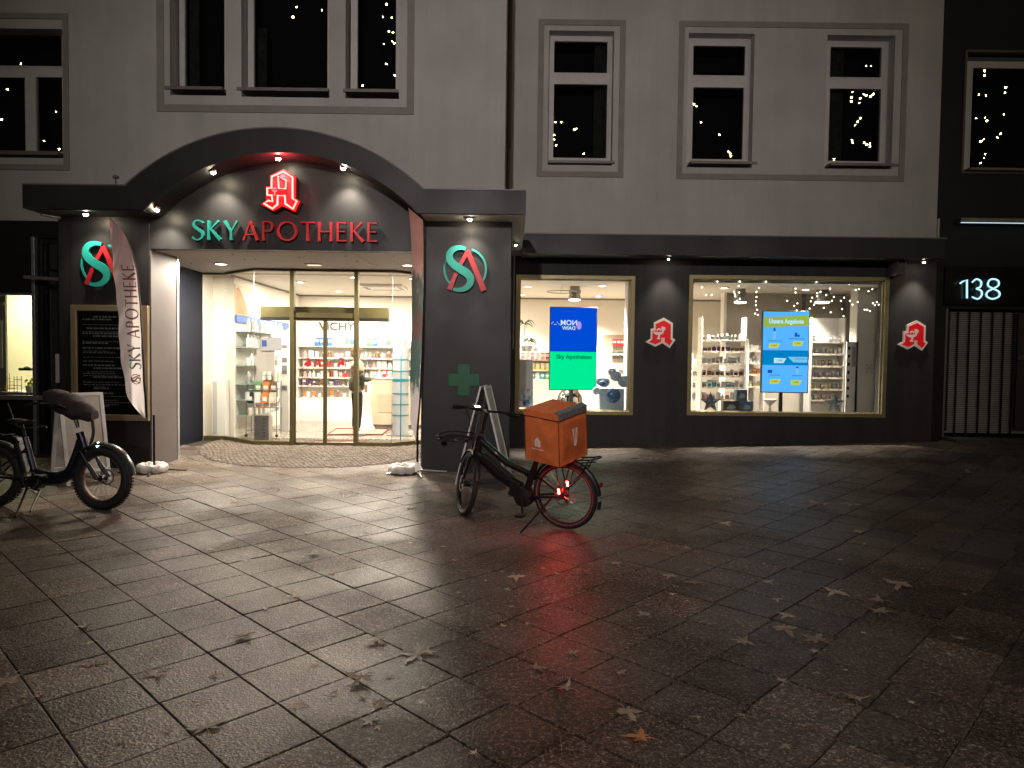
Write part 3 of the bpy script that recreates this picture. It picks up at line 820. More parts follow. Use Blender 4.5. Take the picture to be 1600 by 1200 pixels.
def inner_light(x, y, e, col=(1, .90, .77), size=.35, z=None, label='round ceiling lamp inside the shop', spread=None):
    z = z or CEIL
    t = thing('shop_ceiling_light', label, 'ceiling light', (x, y, z), 'round ceiling lights inside the pharmacy')
    MB().ring((x, y, z - .008), .085, .012, 24, 6, 'xy').build('rim', M_WHITE, t, True)
    MB().lathe((x, y, z), [(.072, -.012), (.075, -.003)], 20).build('diffuser', M_DL, t)
    lamp('shop_light', 'AREA', (x, y, z - .03), e, col, (x, y, 0), size, parent=t, spread=spread)
for i, (x, y, e) in enumerate(((-4.3, 14.3, 60), (-4.0, 16.2, 60), (-3.0, 13.3, 50), (-2.6, 15.6, 60), (-1.9, 13.4, 50), (-1.2, 15.8, 60), (.3, 14.6, 70), (1.8, 14.3, 60), (.2, 16.5, 60), (2.0, 16.6, 60), (4.3, 14.4, 42), (6.0, 14.5, 42), (3.4, 16.5, 40))):
    inner_light(x, y, e * (1.5 if x < 0 else 2.6), spread=(None if x < 0 else R(95)), label='round ceiling lamp inside the shop, ' + ['above the left wall shelf', 'deep behind the left wall shelf', 'behind the left side glass', 'deep behind the left door leaf', 'behind the right door leaf', 'deep above the counter', 'above the screen with the blue upper half', 'above the right side of the smaller display window', 'deep behind the blue and green screen', 'deep behind the round blue balls', 'above the left shelf of the large window', 'above the right shelf of the large window', 'deep at the left of the large window'][i])

# ------------------------------------------------------------------ neighbouring shop on the left
LS = thing('corner_shop', 'dark shopfront at the left edge with a brightly lit window and a glass door', 'shopfront', (-9, YL, 0))
wz = wl_bot
lw = Rc(-150, 456, 55, 615, YL); ld = Rc(60, 372, 92, 705, YL)
MB().wallh(-15, pl0 + .03, -.15, wz - .002, YL + .01, YL + .3, [(lw[0], lw[1], lw[2], lw[3]), (ld[0], ld[1], .02, ld[3])]).build('front_wall', M_DARKSHOP, LS)
MB().box(-15, pl0 + .02, YL - .03, YL + .01, lw[2] - .09, lw[2] - .015).build('window_ledge', M_ALU, LS, bevel=.004)
p = Rc(52, 370, 60, 700, YL - .03)
MB().box(p[0], p[1] - .03, YL - .06, YL + .01, -.02, p[3]).build('front_post', M_ALU, LS, bevel=.004)
MB().wallh(lw[0], lw[1], lw[2], lw[3], YL + .05, YL + .1, [(lw[0] + .05, lw[1] - .03, lw[2] + .03, lw[3] - .04)]).build('window_frame', M_ALU, LS)
MB().box(lw[0] + .03, lw[1] - .02, YL + .07, YL + .078, lw[2] + .02, lw[3] - .02).build('pane', M_GLASS, LS)
# lit room behind
x0, x1 = -13, U(92, 500, YL + .3)[0] + .4
MB().box(x0, lw[1] + .02, YL + 1.5, YL + 1.6, 0, 3).build('room_wall', pm('cream_wall', (.72, .68, .52), .8, var=.05), LS)
MB().box(lw[1] + .02, lw[1] + .06, YL + .3, YL + 1.6, 0, 3).build('room_side_wall', pm('cream_wall', (.72, .68, .52)), LS)
MB().box(x0, lw[1] + .05, YL + .3, YL + 1.6, 2.95, 3.0).build('room_ceiling', M_ICEIL, LS)
MB().box(x0, lw[1] + .02, YL + .12, YL + 1.5, lw[2] - .05, lw[2] - .01).build('window_board', M_WHITE, LS)
MB().box(x0, x1, YL + 1.7, YL + 1.8, 0, 3.2).build('back_wall', M_ROOMD, LS)
MB().box(ld[0] + .02, ld[1] - .02, YL + .08, YL + .09, .05, ld[3]).build('door_pane', M_GLASSU, LS)
MB().wallh(ld[0], ld[1], .02, ld[3], YL + .05, YL + .12, [(ld[0] + .05, ld[1] - .05, .2, ld[3] - .08)]).build('door_frame', M_DARKSHOP, LS)
h = Rc(87, 553, 93, 598, YL - .05)
MB().box(h[0], h[1], YL - .06, YL - .03, h[2], h[3]).box(h[0] + .01, h[1] - .01, YL - .035, YL + .06, h[2] + .04, h[2] + .06).box(h[0] + .01, h[1] - .01, YL - .035, YL + .06, h[3] - .06, h[3] - .04).build('door_handle', M_WHITE, LS, bevel=.004)
a = Rc(53, 424, 92, 438, YL - .1)
MB().prismz([(a[0], YL - .35), (a[0] + .02, YL - .35), (a[1], YL + .01), (a[0] + .1, YL + .01)], a[2], a[2] + .05).build('door_awning', M_SILL, LS)
lamp('room_light', 'AREA', (lw[1] - 1.0, YL + .8, 2.9), 55, (1, .93, .62), (lw[1] - 1.0, YL + .8, 0), .5, parent=LS)
# grey panel with yellow lettering in the left of its window
q = Rc(-60, 458, 9, 612, YL + .35)
pb = tag(MB().box(q[0], q[1], YL + .35, YL + .39, lw[2], q[3]).build('info_board', pm('panel_grey', (.30, .29, .27), .6), None), 'grey display panel with yellow letters in the corner shop window', 'panel')
q2 = Rc(-30, 500, 3, 575, YL + .33)
MB().box(q2[0], q2[1], YL + .33, YL + .349, q2[2], q2[3]).build('panel_picture', M_WHITE, pb)
xx, zz = U(2, 427 - 0 + 0, YL + .33); xx, zz = U(7, 475, YL + .33)
text_poly(MB(), 'XE', xx, YL + .34, zz, .075, .012, 'RIGHT').build('panel_lettering', pm('yellow_letter', (.75, .68, .08), .5), pb)
# ornaments in that window
def shelf_plant(px, py, label):
    X, Z = U(px, py, YL + .3)
    t = thing('flowering_plant', label, 'plant', (X, YL + .3, Z))
    MB().lathe((X, YL + .3, Z), [(.05, 0), (.065, .09), (.07, .12)], 14).build('pot', M_WHITE, t, True)
    rnd = random.Random(4); mb = MB()
    for i in range(26):
        a = rnd.uniform(0, 6.28); r = rnd.uniform(.02, .09); z = Z + .13 + rnd.uniform(0, .12)
        c = Vector((X + r * math.cos(a), YL + .3 + r * math.sin(a) * .6, z)); u = Vector((rnd.gauss(0, 1), rnd.gauss(0, 1), rnd.gauss(0, 1))).normalized() * .028; w = u.orthogonal().normalized() * .02
        mb.F(mb.V(c - u), mb.V(c + w), mb.V(c + u), mb.V(c - w))
    mb.build('blossoms', pm('yellow_petal', (.75, .72, .03), .6), t)
    return t
shelf_plant(47, 614, 'yellow flowering plant in a white pot behind the corner shop window')
X, Z = U(15, 614, YL + .28)
t = thing('ornament_tree', 'small gold wire tree ornament in the corner shop window', 'ornament', (X, YL + .28, Z))
mb = MB()
for i in range(5):
    w = .12 - i * .022; mb.ring((X, YL + .28, Z + .02 + i * .055), w, .005, 16, 5, 'xy')
mb.tube([(X, YL + .28, Z), (X, YL + .28, Z + .33)], .006, 6); mb.build('wire_rings', pm('gold_wire', (.5, .36, .12), .35, metal=.9), t, True)
X, Z = U(27, 614, YL + .26)
mb = MB()
for dz in (.02, .12, .22): mb.tube([(X - .06, YL + .26, Z + dz), (X + .08, YL + .26, Z + dz)], .005, 5)
for dx in (-.05, .0, .07): mb.tube([(X + dx, YL + .26, Z), (X + dx, YL + .26, Z + .28)], .005, 5)
tag(mb.build('wire_stand', M_BLACK, None), 'thin dark wire stand between tree ornament and yellow flowers', 'stand')
shelf_y = Rc(30, 575, 50, 579, YL + .3)
tag(MB().box(shelf_y[0], shelf_y[1], YL + .28, YL + .4, shelf_y[2], shelf_y[3]).lathe(((shelf_y[0] + shelf_y[1]) / 2, YL + .33, shelf_y[3]), [(.05, 0), (.03, .02), (.01, .03)], 10).build('dark_dish', M_BLACK, None), 'flat dark dish standing high beside the yellow flowers', 'dish')

# ------------------------------------------------------------------ dark building on the right
DB = thing('dark_building', 'black building at the right edge with gated entrance and large upper window', 'building', (9.5, YR + .5, 0))
YD = YR + .42
M_DARKW = pm('black_render', (.016, .015, .017), .7, var=.2, vscale=2)
dw = Rc(1504, 80, 1760, 273, YD); dg = Rc(1474, 484, 1760, 684, YD)
MB().wallh(xr_end + .01, 15, -.1, TOP, YD, YD + .3, [dw, (dg[0], 15, dg[2], dg[3])]).build('facade', M_DARKW, DB)
w = window(DB, (1507, 97, 1780, 270), [(1517, 108, 1770, 264)], YD + .12, (1504, 268, 1780, 272))
MB().wallh(dw[0] - .0, dw[1], dw[2], dw[3], YD - .03, YD + .12, [(dw[0] + .04, dw[1] - .04, dw[2] + .04, dw[3] - .04)]).build('window_surround', pm('stone_surround', (.16, .135, .12), .8), DB)
s = Rc(1474, 418, 1760, 478, YD)
MB().box(s[0], 15, YD - .06, YD - .002, s[2], s[3]).build('fascia_panel', pm('fascia_metal', (.03, .026, .022), .3, metal=.6, var=.6, vscale=1.6), DB, bevel=.003)
# glowing strip
s = Rc(1501, 342, 1760, 350, YD - .2)
t = thing('light_strip', 'thin metal rail with a cool glowing lower edge on the black building', 'light strip', (s[0], YD - .1, s[2]))
MB().box(s[0], s[1], YD - .22, YD - .02, s[2] + .012, s[3]).build('rail', M_STEEL, t, bevel=.004)
MB().box(s[0], s[1], YD - .225, YD - .20, s[2], s[2] + .011).build('glow_edge', emis('cool_strip', (.6, .85, 1), 1.0), t)
# house number
t = thing('house_number_sign', 'cool white back-lit house number 138 on the black fascia', 'house number', (*U(1530, 470, YD - .12)[:1], YD - .1, U(1530, 470, YD - .12)[1]))
def pxpath(pts, Y, n=5, closed=False, smooth=True):
    P = [(U(a, b, Y)[0], Y, U(a, b, Y)[1]) for a, b in pts]
    return bezier_smooth(P, n, closed) if smooth else [Vector(p) for p in P]
Yn = YD - .13
digits = {'1': [[(1500, 443), (1504, 440), (1511, 437), (1511, 466)]],
          '3': [[(1519, 441), (1526, 436), (1533, 440), (1532, 448), (1526, 451), (1533, 454), (1534, 461), (1528, 467), (1519, 464)]],
          '8': [[(1552, 451), (1544, 446), (1546, 438), (1553, 436), (1560, 439), (1560, 446), (1552, 451), (1543, 456), (1542, 463), (1551, 467), (1561, 463), (1561, 456), (1552, 451)]]}
for d, ss in digits.items():
    mb = MB(); mb2 = MB()
    for p_ in ss:
        P = pxpath(p_, Yn, 5, smooth=(d != '1')); mb.tube(P, .015, 8)
        mb2.tube([p + Vector((.012, .055, -.004)) for p in P], .030, 8)
    dd = mb2.build('digit', pm('sign_metal', (.25, .27, .28), .35, metal=.8), t, True)
    mb.build('digit_glow', M_NEONC, dd, True)
# gate
t = thing('entrance_gate', 'dark metal gate with horizontal louvres and vertical bars right of the pharmacy', 'gate', (U(1474, 684, YD)[0] + .5, YD, .1))
mb = MB(); z = dg[2] + .08
while z < dg[3] - .03:
    mb.obox((( dg[0] + 15) / 2, YD + .14, z), ((15 - dg[0]) / 2 - .1, 0, 0), (0, .014, .008), (0, -.003, .006)); z += .037
mb.build('louvres', pm('louvre_metal', (.72, .66, .64), .5, metal=.3, var=.15, vscale=3), t)
for px in (1495, 1513, 1531, 1549, 1567, 1583):
    x = U(px, 560, YD + .08)[0]
    MB().box(x - .012, x + .012, YD + .07, YD + .1, dg[2], dg[3]).build('bar', M_BLACK, t)
MB().box(dg[0], dg[0] + .04, YD - .02, YD + .2, dg[2], dg[3]).build('jamb', M_SILL, t)
MB().box(dg[0] + .04, dg[0] + .16, YD + .1, YD + .13, dg[2] + .1, dg[3]).build('side_strip', M_BLACK, t)
MB().box(dg[0], 15, YD + .2, YD + .25, dg[2], dg[3]).build('back_panel', M_ROOMD, t)
x = U(1590, 560, YD + .02)[0]
MB().box(x, x + 1.2, YD + .03, YD + .06, dg[2] + .15, dg[3] - .06).build('door_leaf', pm('louvre_dark', (.05, .045, .045), .5), t)
q = Rc(1591, 555, 1600, 563, YD)
MB().box(q[0], q[1] + .1, YD - .02, YD + .029, q[2], q[3]).build('door_handle', M_STEEL, t, bevel=.004)
MB().box(dg[0] - .02, 15, YD - .5, YD + .2, -.1, dg[2] - .0).build('doorstep', pm('step_stone', (.09, .08, .075), .7, var=.2), t)

# ------------------------------------------------------------------ lettering over the entrance
def glyphs():
    th, tn = .15, .075
    G = {}
    G['S'] = (.56, [([(.53, .86), (.45, .955), (.32, 1.0), (.17, .965), (.09, .86), (.10, .73), (.2, .61), (.35, .5), (.48, .38), (.5, .22), (.42, .07), (.28, 0), (.12, .03), (.02, .13)], [.10, .07, .07, .09, .13, .16, .17, .18, .17, .15, .11, .08, .08, .11], 1)])
    G['K'] = (.66, [([(.09, 0), (.09, .5), (.09, 1)], [.17, .13, .17], 0), ([(.56, 1), (.34, .74), (.14, .50)], [.13, .08, .07], 0), ([(.20, .56), (.42, .27), (.64, 0)], [.12, .15, .20], 0)])
    G['Y'] = (.68, [([(.05, 1), (.2, .72), (.34, .46)], [.19, .15, .14], 0), ([(.64, 1), (.5, .74), (.36, .46)], [.12, .08, .08], 0), ([(.345, .5), (.345, .2), (.345, 0)], [.13, .13, .17], 0)])
    G['A'] = (.78, [([(.06, 0), (.2, .4), (.39, .98)], [.12, .07, .07], 0), ([(.385, 1.0), (.56, .5), (.72, 0)], [.13, .15, .19], 0), ([(.15, .30), (.62, .30)], [.07, .07], 0)])
    G['P'] = (.58, [([(.09, 0), (.09, .5), (.09, 1)], [.17, .13, .14], 0), ([(.10, .965), (.3, .97), (.46, .9), (.50, .74), (.45, .57), (.3, .48), (.12, .48)], [.06, .07, .12, .16, .12, .07, .06], 1)])
    G['O'] = (.98, [([(.49 + .42 * math.cos(t), .5 + .47 * math.sin(t)) for t in [2 * math.pi * k / 28 for k in range(28)]], [.075 + .085 * abs(math.cos(2 * math.pi * k / 28)) for k in range(28)], 2)])
    G['T'] = (.66, [([(.33, 0), (.33, .5), (.33, .97)], [.17, .13, .14], 0), ([(.0, .96), (.33, .965), (.66, .96)], [.10, .06, .10], 0)])
    G['H'] = (.74, [([(.09, 0), (.09, .5), (.09, 1)], [.17, .13, .17], 0), ([(.64, 0), (.64, .5), (.64, 1)], [.17, .13, .17], 0), ([(.1, .5), (.64, .5)], [.065, .065], 0)])
    G['E'] = (.52, [([(.09, 0), (.09, .5), (.09, 1)], [.14, .13, .14], 0), ([(.1, .965), (.3, .965), (.48, .96)], [.06, .06, .1], 0), ([(.1, .51), (.3, .51), (.43, .51)], [.06, .06, .09], 0), ([(.1, .035), (.3, .035), (.5, .04)], [.06, .06, .1], 0)])
    return G
GLY = glyphs()
def glyph(mb, ch, x, z, h, y0, y1, wscale=1.0, fat=1.0):
    w, strokes = GLY[ch]
    for k, (pts, ws, mode) in enumerate(strokes):
        P = [(x + a * h * wscale, z + b * h) for a, b in pts]; W = [q * h * fat for q in ws]
        if mode == 1:
            P2 = bezier_smooth([(a, b) for a, b in P], 4); W2 = []
            for i in range(len(P2)):
                u = i / 4; j = min(int(u), len(W) - 1); f = u - j; W2.append(W[j] * (1 - f) + W[min(j + 1, len(W) - 1)] * f)
            P, W = [(p[0], p[1]) for p in P2], W2
        mb.ribbon(P, W, y0 - .0012 * k, y1 - .0006 * k, closed=(mode == 2))
    return w * h * wscale
def word(parent, s, x0, x1, z, h, Y, mat, name='letter', depth=.05):
    tot = sum(GLY[c][0] for c in s) + .13 * (len(s) - 1)
    k = (x1 - x0) / (tot * h); x = x0
    for c in s:
        mb = MB(); wdt = glyph(mb, c, x, z, h, Y - depth, Y, k, .86)
        mb.build(name, mat, parent)
        x += wdt + .13 * h * k
Ys = YP - .035
LT = thing('shop_sign_lettering', 'raised teal and red shop name above the sliding doors', 'sign', (U(446, 378, Ys)[0], Ys, U(446, 378, Ys)[1]))
a = U(302, 375, Ys); b = U(374, 376, Ys); c = U(380, 377, Ys); d = U(591, 379, Ys)
hh = U(380, 347, Ys)[1] - U(380, 377, Ys)[1]
word(LT, 'SKY', a[0], b[0], (a[1] + d[1]) / 2, hh, Ys, M_TEAL)
word(LT, 'APOTHEKE', c[0], d[0], (a[1] + d[1]) / 2, hh, Ys, M_RED)
for q in range(5):
    x = a[0] + (d[0] - a[0]) * (q + .5) / 5
    MB().box(x - .01, x + .01, Ys, YP - .007, a[1] + .1, a[1] + .12).build('spacer', M_BLACK, LT)

# round logos
def logo(cx, cy, label, s=1.0):
    Y = YP - .03
    X, Z = U(cx, cy, Y)
    t = thing('round_logo_sign', label, 'logo sign', (X, Y, Z), 'round logos on the entrance pillars')
    k = 1 / 110 * s * 1.0 * 10.1 / 10
    def Q(px, py): return (X + (px - 226) / 2.61 * k, Z - (py - 312) / 2.61 * k)
    # right arc, left arc (behind)
    def arcp(a0, a1, r, n=22): return [Q(226 + r * math.cos(math.radians(a0 + (a1 - a0) * i / n)), 312 - r * math.sin(math.radians(a0 + (a1 - a0) * i / n))) for i in range(n + 1)]
    MB().ribbon(arcp(72, -36, 84), .028 * s, Y - .02, Y).build('ring_arc', M_TEAL, t)
    MB().ribbon(arcp(140, 236, 84), .028 * s, Y - .02, Y).build('ring_arc', M_TEAL, t)
    pts = [(228, 231), (205, 226), (180, 232), (164, 250), (164, 273), (180, 294), (206, 312), (232, 328), (248, 348), (245, 372), (226, 390), (200, 396), (178, 392)]
    wd = [.05, .07, .09, .105, .115, .125, .13, .13, .12, .105, .085, .065, .045]
    P2 = bezier_smooth([Q(*p) for p in pts], 4); W2 = []
    for i in range(len(P2)):
        u = i / 4; j = min(int(u), len(wd) - 1); f = u - j; W2.append(s * .88 * (wd[j] * (1 - f) + wd[min(j + 1, len(wd) - 1)] * f))
    MB().ribbon([(p[0], p[1]) for p in P2], W2, Y - .045, Y + .0).build('letter', M_TEAL, t)
    MB().ribbon([Q(233, 244), Q(208, 292)], [.055 * s, .052 * s], Y - .038, Y - .001).ribbon([Q(190, 328), Q(163, 395)], [.055 * s, .068 * s], Y - .038, Y - .001).build('letter_left_leg', M_RED, t)
    MB().ribbon([Q(233, 236), Q(268, 315), Q(303, 398)], [.065 * s, .072 * s, .080 * s], Y - .041, Y - .0005).build('letter_right_leg', M_RED, t)
    MB().box(X - .02, X + .02, Y, YP - .001, Z - .02, Z + .02).build('spacer', M_BLACK, t)
logo(160.5, 413.5, 'round teal and red logo on the left pillar, half behind the flag', .98)
logo(727, 421, 'round teal and red logo on the right pillar above the green cross')

# green cross
X, Z = U(725, 594, YP)
cs = .225; ar = .088
poly = [(-ar, -cs), (ar, -cs), (ar, -ar), (cs, -ar), (cs, ar), (ar, ar), (ar, cs), (-ar, cs), (-ar, ar), (-cs, ar), (-cs, -ar), (-ar, -ar)]
tag(MB().prism([(X + a, Z + b) for a, b in poly], YP - .012, YP - .001).build('green_cross_sign', pm('cross_green', (.008, .11, .045), .4, var=.08), None, bevel=.01), 'flat dark green cross on the right pillar', 'cross sign')

# red letter signs on the right facade
def letter_sign(cx, cy, label):
    Y = YR - .05
    X, Z = U(cx, cy, Y); k = YR / FOC / 15
    def Q(px, py): return (X + (px - 480) * k, Z - (py - 590) * k)
    t = thing('pharmacy_letter_sign', label, 'letter sign', (X, Y, Z - .3), 'small red letter signs on the anthracite wall')
    out = [(555, 238), (768, 362), (768, 706), (832, 750), (705, 944), (535, 828), (370, 917), (138, 806), (256, 733), (256, 495), (328, 492), (328, 350)]
    inn = [(555, 300), (716, 394), (716, 738), (766, 775), (695, 880), (578, 800), (578, 706), (495, 706), (495, 795), (370, 862), (212, 806), (292, 740), (292, 545), (366, 540), (366, 385)]
    MB().prism([Q(*p) for p in out], Y, Y + .048).build('backplate', M_SIGNWHITE, t, bevel=.004)
    MB().prism([Q(*p) for p in inn], Y - .014, Y - .0005).build('letter', M_SIGNRED, t, bevel=.002)
    g = MB()
    g.ribbon([Q(310, 575), Q(360, 600), Q(430, 612), Q(500, 600), Q(550, 570)], [.02, .045, .055, .045, .02], Y - .020, Y - .0145)
    g.ribbon([Q(395, 545), Q(405, 515), Q(435, 497), Q(470, 510), Q(480, 545)], .026, Y - .021, Y - .0146)
    g.ribbon([Q(432, 620), Q(450, 665), Q(425, 700)], [.03, .03, .03], Y - .0205, Y - .0147)
    g.ribbon([Q(395, 722), Q(470, 722)], .03, Y - .0212, Y - .0148)
    g.ribbon([Q(500, 450), Q(530, 480), Q(585, 490)], [.02, .05, .03], Y - .0214, Y - .0149); g.ribbon([Q(510, 480), Q(540, 530), Q(575, 500)], [.03, .06, .03], Y - .0218, Y - .0150)
    g.build('goblet_emblem', M_SIGNWHITE, t)
    MB().box(X - .1, X + .1, Y + .048, YR + .003, Z - .1, Z + .1).build('spacer', M_BLACK, t)
letter_sign(1032, 520, 'small red letter A sign with white goblet between the two display windows')
letter_sign(1427, 524, 'small red letter A sign with white goblet at the right end of the wall')

# neon letter over the door
def neon_sign():
    Y = YP - .16
    k = Y / FOC / 10.91
    X, Z = U(439, 297, Y)
    def Q(px, py): return (X + (px - 535) * k, Z - (py - 620) * k)
    def Q3(px, py, y): a = Q(px, py); return (a[0], y, a[1])
    t = thing('neon_letter_sign', 'large glowing red neon letter A under the arch', 'neon sign', (X, Y, Z - .3))
    body = [(575, 268), (785, 385), (785, 755), (858, 805), (775, 985), (555, 885), (400, 975), (190, 862), (275, 800), (275, 560), (345, 555), (345, 375)]
    MB().prism([Q(*p) for p in body], Y + .02, YP - .04).build('box_body', pm('neon_box', (.30, .01, .012), .35), t, bevel=.004)
    MB().prism([(Q(*p)[0] * .985 + X * .015, Q(*p)[1] * .985 + Z * .015) for p in body], Y + .008, Y + .0195).build('lit_face', pm('neon_face', (.6, .005, .01), .3, emit=(1, .004, .004), estr=.75), t)
    MB().box(X - .05, X + .05, YP - .04, YP - .001, Z - .1, Z + .1).build('spacer', M_BLACK, t)
    o1 = [(385, 400), (575, 315), (735, 408), (735, 760), (805, 805), (742, 935), (612, 850), (605, 715), (485, 715), (480, 865), (395, 935), (252, 850), (325, 800), (395, 815), (385, 712), (308, 708), (308, 592), (380, 590)]
    mb = MB(); mb.tube([Q3(*p, Y - .012) for p in o1], 0.0135, 8, closed=True); mb.build('neon_tube', M_NEON, t, True)
    o2 = [(488, 385), (628, 462), (618, 598), (505, 595)]
    mb = MB(); mb.tube([Q3(*p, Y - .012) for p in o2], .0125, 8, closed=True); mb.build('neon_tube', M_NEON, t, True)
    mb = MB(); e = .010
    mb.tube([Q3(390, 622, Y - .012), Q3(430, 650, Y - .012), Q3(470, 632, Y - .012)], e, 6); mb.tube([Q3(408, 605, Y - .014), Q3(440, 590, Y - .014), Q3(466, 605, Y - .014)], e, 6); mb.tube([Q3(436, 660, Y - .012), Q3(428, 715, Y - .012)], e, 6)
    mb.build('goblet_emblem', emis('neon_dim', (1, .25, .25), 1.5), t, True)
    lamp('neon_glow', 'POINT', (X, Y - .14, Z - .02), 12, (1.0, .03, .05), None, .25, parent=t)
    lamp('neon_glow', 'POINT', (X, YP - .16, Z + .22), 26, (1.0, .03, .07), None, .05, parent=t)
neon_sign()

# small camera on the canopy roof
X, Z = U(181, 288, YC + .4)
t = thing('security_camera', 'small dark camera standing on the left canopy roof', 'camera', (X, YC + .4, Z))
MB().tube([(X, YC + .4, zT), (X, YC + .4, Z + .09)], .008, 6).build('stalk', M_BLACK, t)
MB().ball((X, YC + .4, Z + .1), .035, 10, (1.4, 1, .8)).build('camera_body', M_SILL, t, True)

# ------------------------------------------------------------------ notice board on the left pillar
b0 = Rc(113, 477, 233, 657, YP - .03)
NB = thing('notice_board', 'bronze framed glass notice board with lines of white writing on the left pillar', 'notice board', (b0[0] + .3, YP - .03, b0[2]))
g_ = .085
MB().wallh(b0[0], b0[1], b0[2], b0[3], YP - .07, YP - .002, [(b0[0] + g_, b0[1] - g_, b0[2] + g_, b0[3] - g_)]).build('board_frame', pm('board_bronze', (.30, .24, .15), .4, metal=.5, var=.1), NB, bevel=.005)
MB().box(b0[0] + g_, b0[1] - g_, YP - .035, YP - .003, b0[2] + g_, b0[3] - g_).build('board_back', pm('board_black', (.012, .012, .013), .35), NB)
rnd = random.Random(11); mb = MB()
zr = b0[3] - g_ - .09; rows = 0
while zr > b0[2] + g_ + .05:
    x = b0[0] + g_ + .07 + rnd.choice((0, 0, .06, .15))
    hgt = rnd.choice((.008, .008, .012, .02)); end = b0[0] + g_ + rnd.uniform(.35, .8)
    while x < end:
        l = rnd.uniform(.02, .08); mb.box(x, min(x + l, end), YP - .037, YP - .0352, zr, zr + hgt); x += l + .015
    zr -= hgt + rnd.choice((.018, .022, .05))
o = mb.build('writing_lines', pm('board_writing', (.75, .75, .75), .7), NB)
MB().box(b0[0] + g_ + .002, b0[1] - g_ - .002, YP - .048, YP - .044, b0[2] + g_ + .002, b0[3] - g_ - .002).build('board_pane', M_GLASSU, NB)

# ------------------------------------------------------------------ feather flags
def cloth_mat(name, stops, rough=.8):
    m = bpy.data.materials.new(name); nt, N, L = nodes_of(m); b = N['Principled BSDF']; b.inputs['Roughness'].default_value = rough
    geo = N.new('ShaderNodeTexCoord'); sp = N.new('ShaderNodeSeparateXYZ'); L.new(geo.outputs['Object'], sp.inputs[0])
    no = N.new('ShaderNodeTexNoise'); no.inputs['Scale'].default_value = 5; no.inputs['Detail'].default_value = 4; L.new(geo.outputs['Object'], no.inputs['Vector'])
    ad = N.new('ShaderNodeMath'); ad.operation = 'MULTIPLY_ADD'; ad.inputs[1].default_value = .9; L.new(no.outputs['Fac'], ad.inputs[0]); L.new(sp.outputs['Z'], ad.inputs[2])
    mr = N.new('ShaderNodeMapRange'); mr.inputs[1].default_value = .45; mr.inputs[2].default_value = 3.6 + .45; L.new(ad.outputs[0], mr.inputs[0])
    cr = N.new('ShaderNodeValToRGB'); cr.color_ramp.elements[0].position = stops[0][0]; cr.color_ramp.elements[0].color = (*stops[0][1], 1)
    cr.color_ramp.elements[1].position = stops[1][0]; cr.color_ramp.elements[1].color = (*stops[1][1], 1)
    for p_, c in stops[2:]:
        e = cr.color_ramp.elements.new(p_); e.color = (*c, 1)
    L.new(mr.outputs[0], cr.inputs[0]); L.new(cr.outputs[0], b.inputs['Base Color'])
    tl = N.new('ShaderNodeBsdfTranslucent'); mx = N.new('ShaderNodeMixShader'); mx.inputs[0].default_value = .38
    L.new(cr.outputs[0], tl.inputs[0]); L.new(b.outputs[0], mx.inputs[1]); L.new(tl.outputs[0], mx.inputs[2]); L.new(mx.outputs[0], N['Material Output'].inputs['Surface'])
    return m
def flag_base(t, X, Y, big=True):
    for a, l in ((.25, .42), (1.85, .3), (3.5, .45), (5.0, .40)):
        MB().tube([(X, Y, .05), (X + l * math.cos(a), Y + l * math.sin(a), .018)], [.014, .011], 6, flat=1.0).build('base_leg', M_ALU if not big else M_BLACKM, t, True)
def water_bag(X, Y, label):
    rnd = random.Random(2); mb = MB(); n = 28
    ring = MB(); ring.ring((X, Y, .062), .145, .062, 30, 10, 'xy', .07)
    ring.v = [(x + .012 * math.sin(7 * math.atan2(y - Y, x - X)), y + .01 * math.cos(5 * math.atan2(y - Y, x - X)), max(.004, z + .012 * math.sin(9 * math.atan2(y - Y, x - X)))) for x, y, z in ring.v]
    return tag(ring.build('water_weight_bag', pm('white_vinyl', (.62, .60, .58), .35, var=.12, vscale=12, bump=.2, bscale=25), None, True), label, 'weight bag')
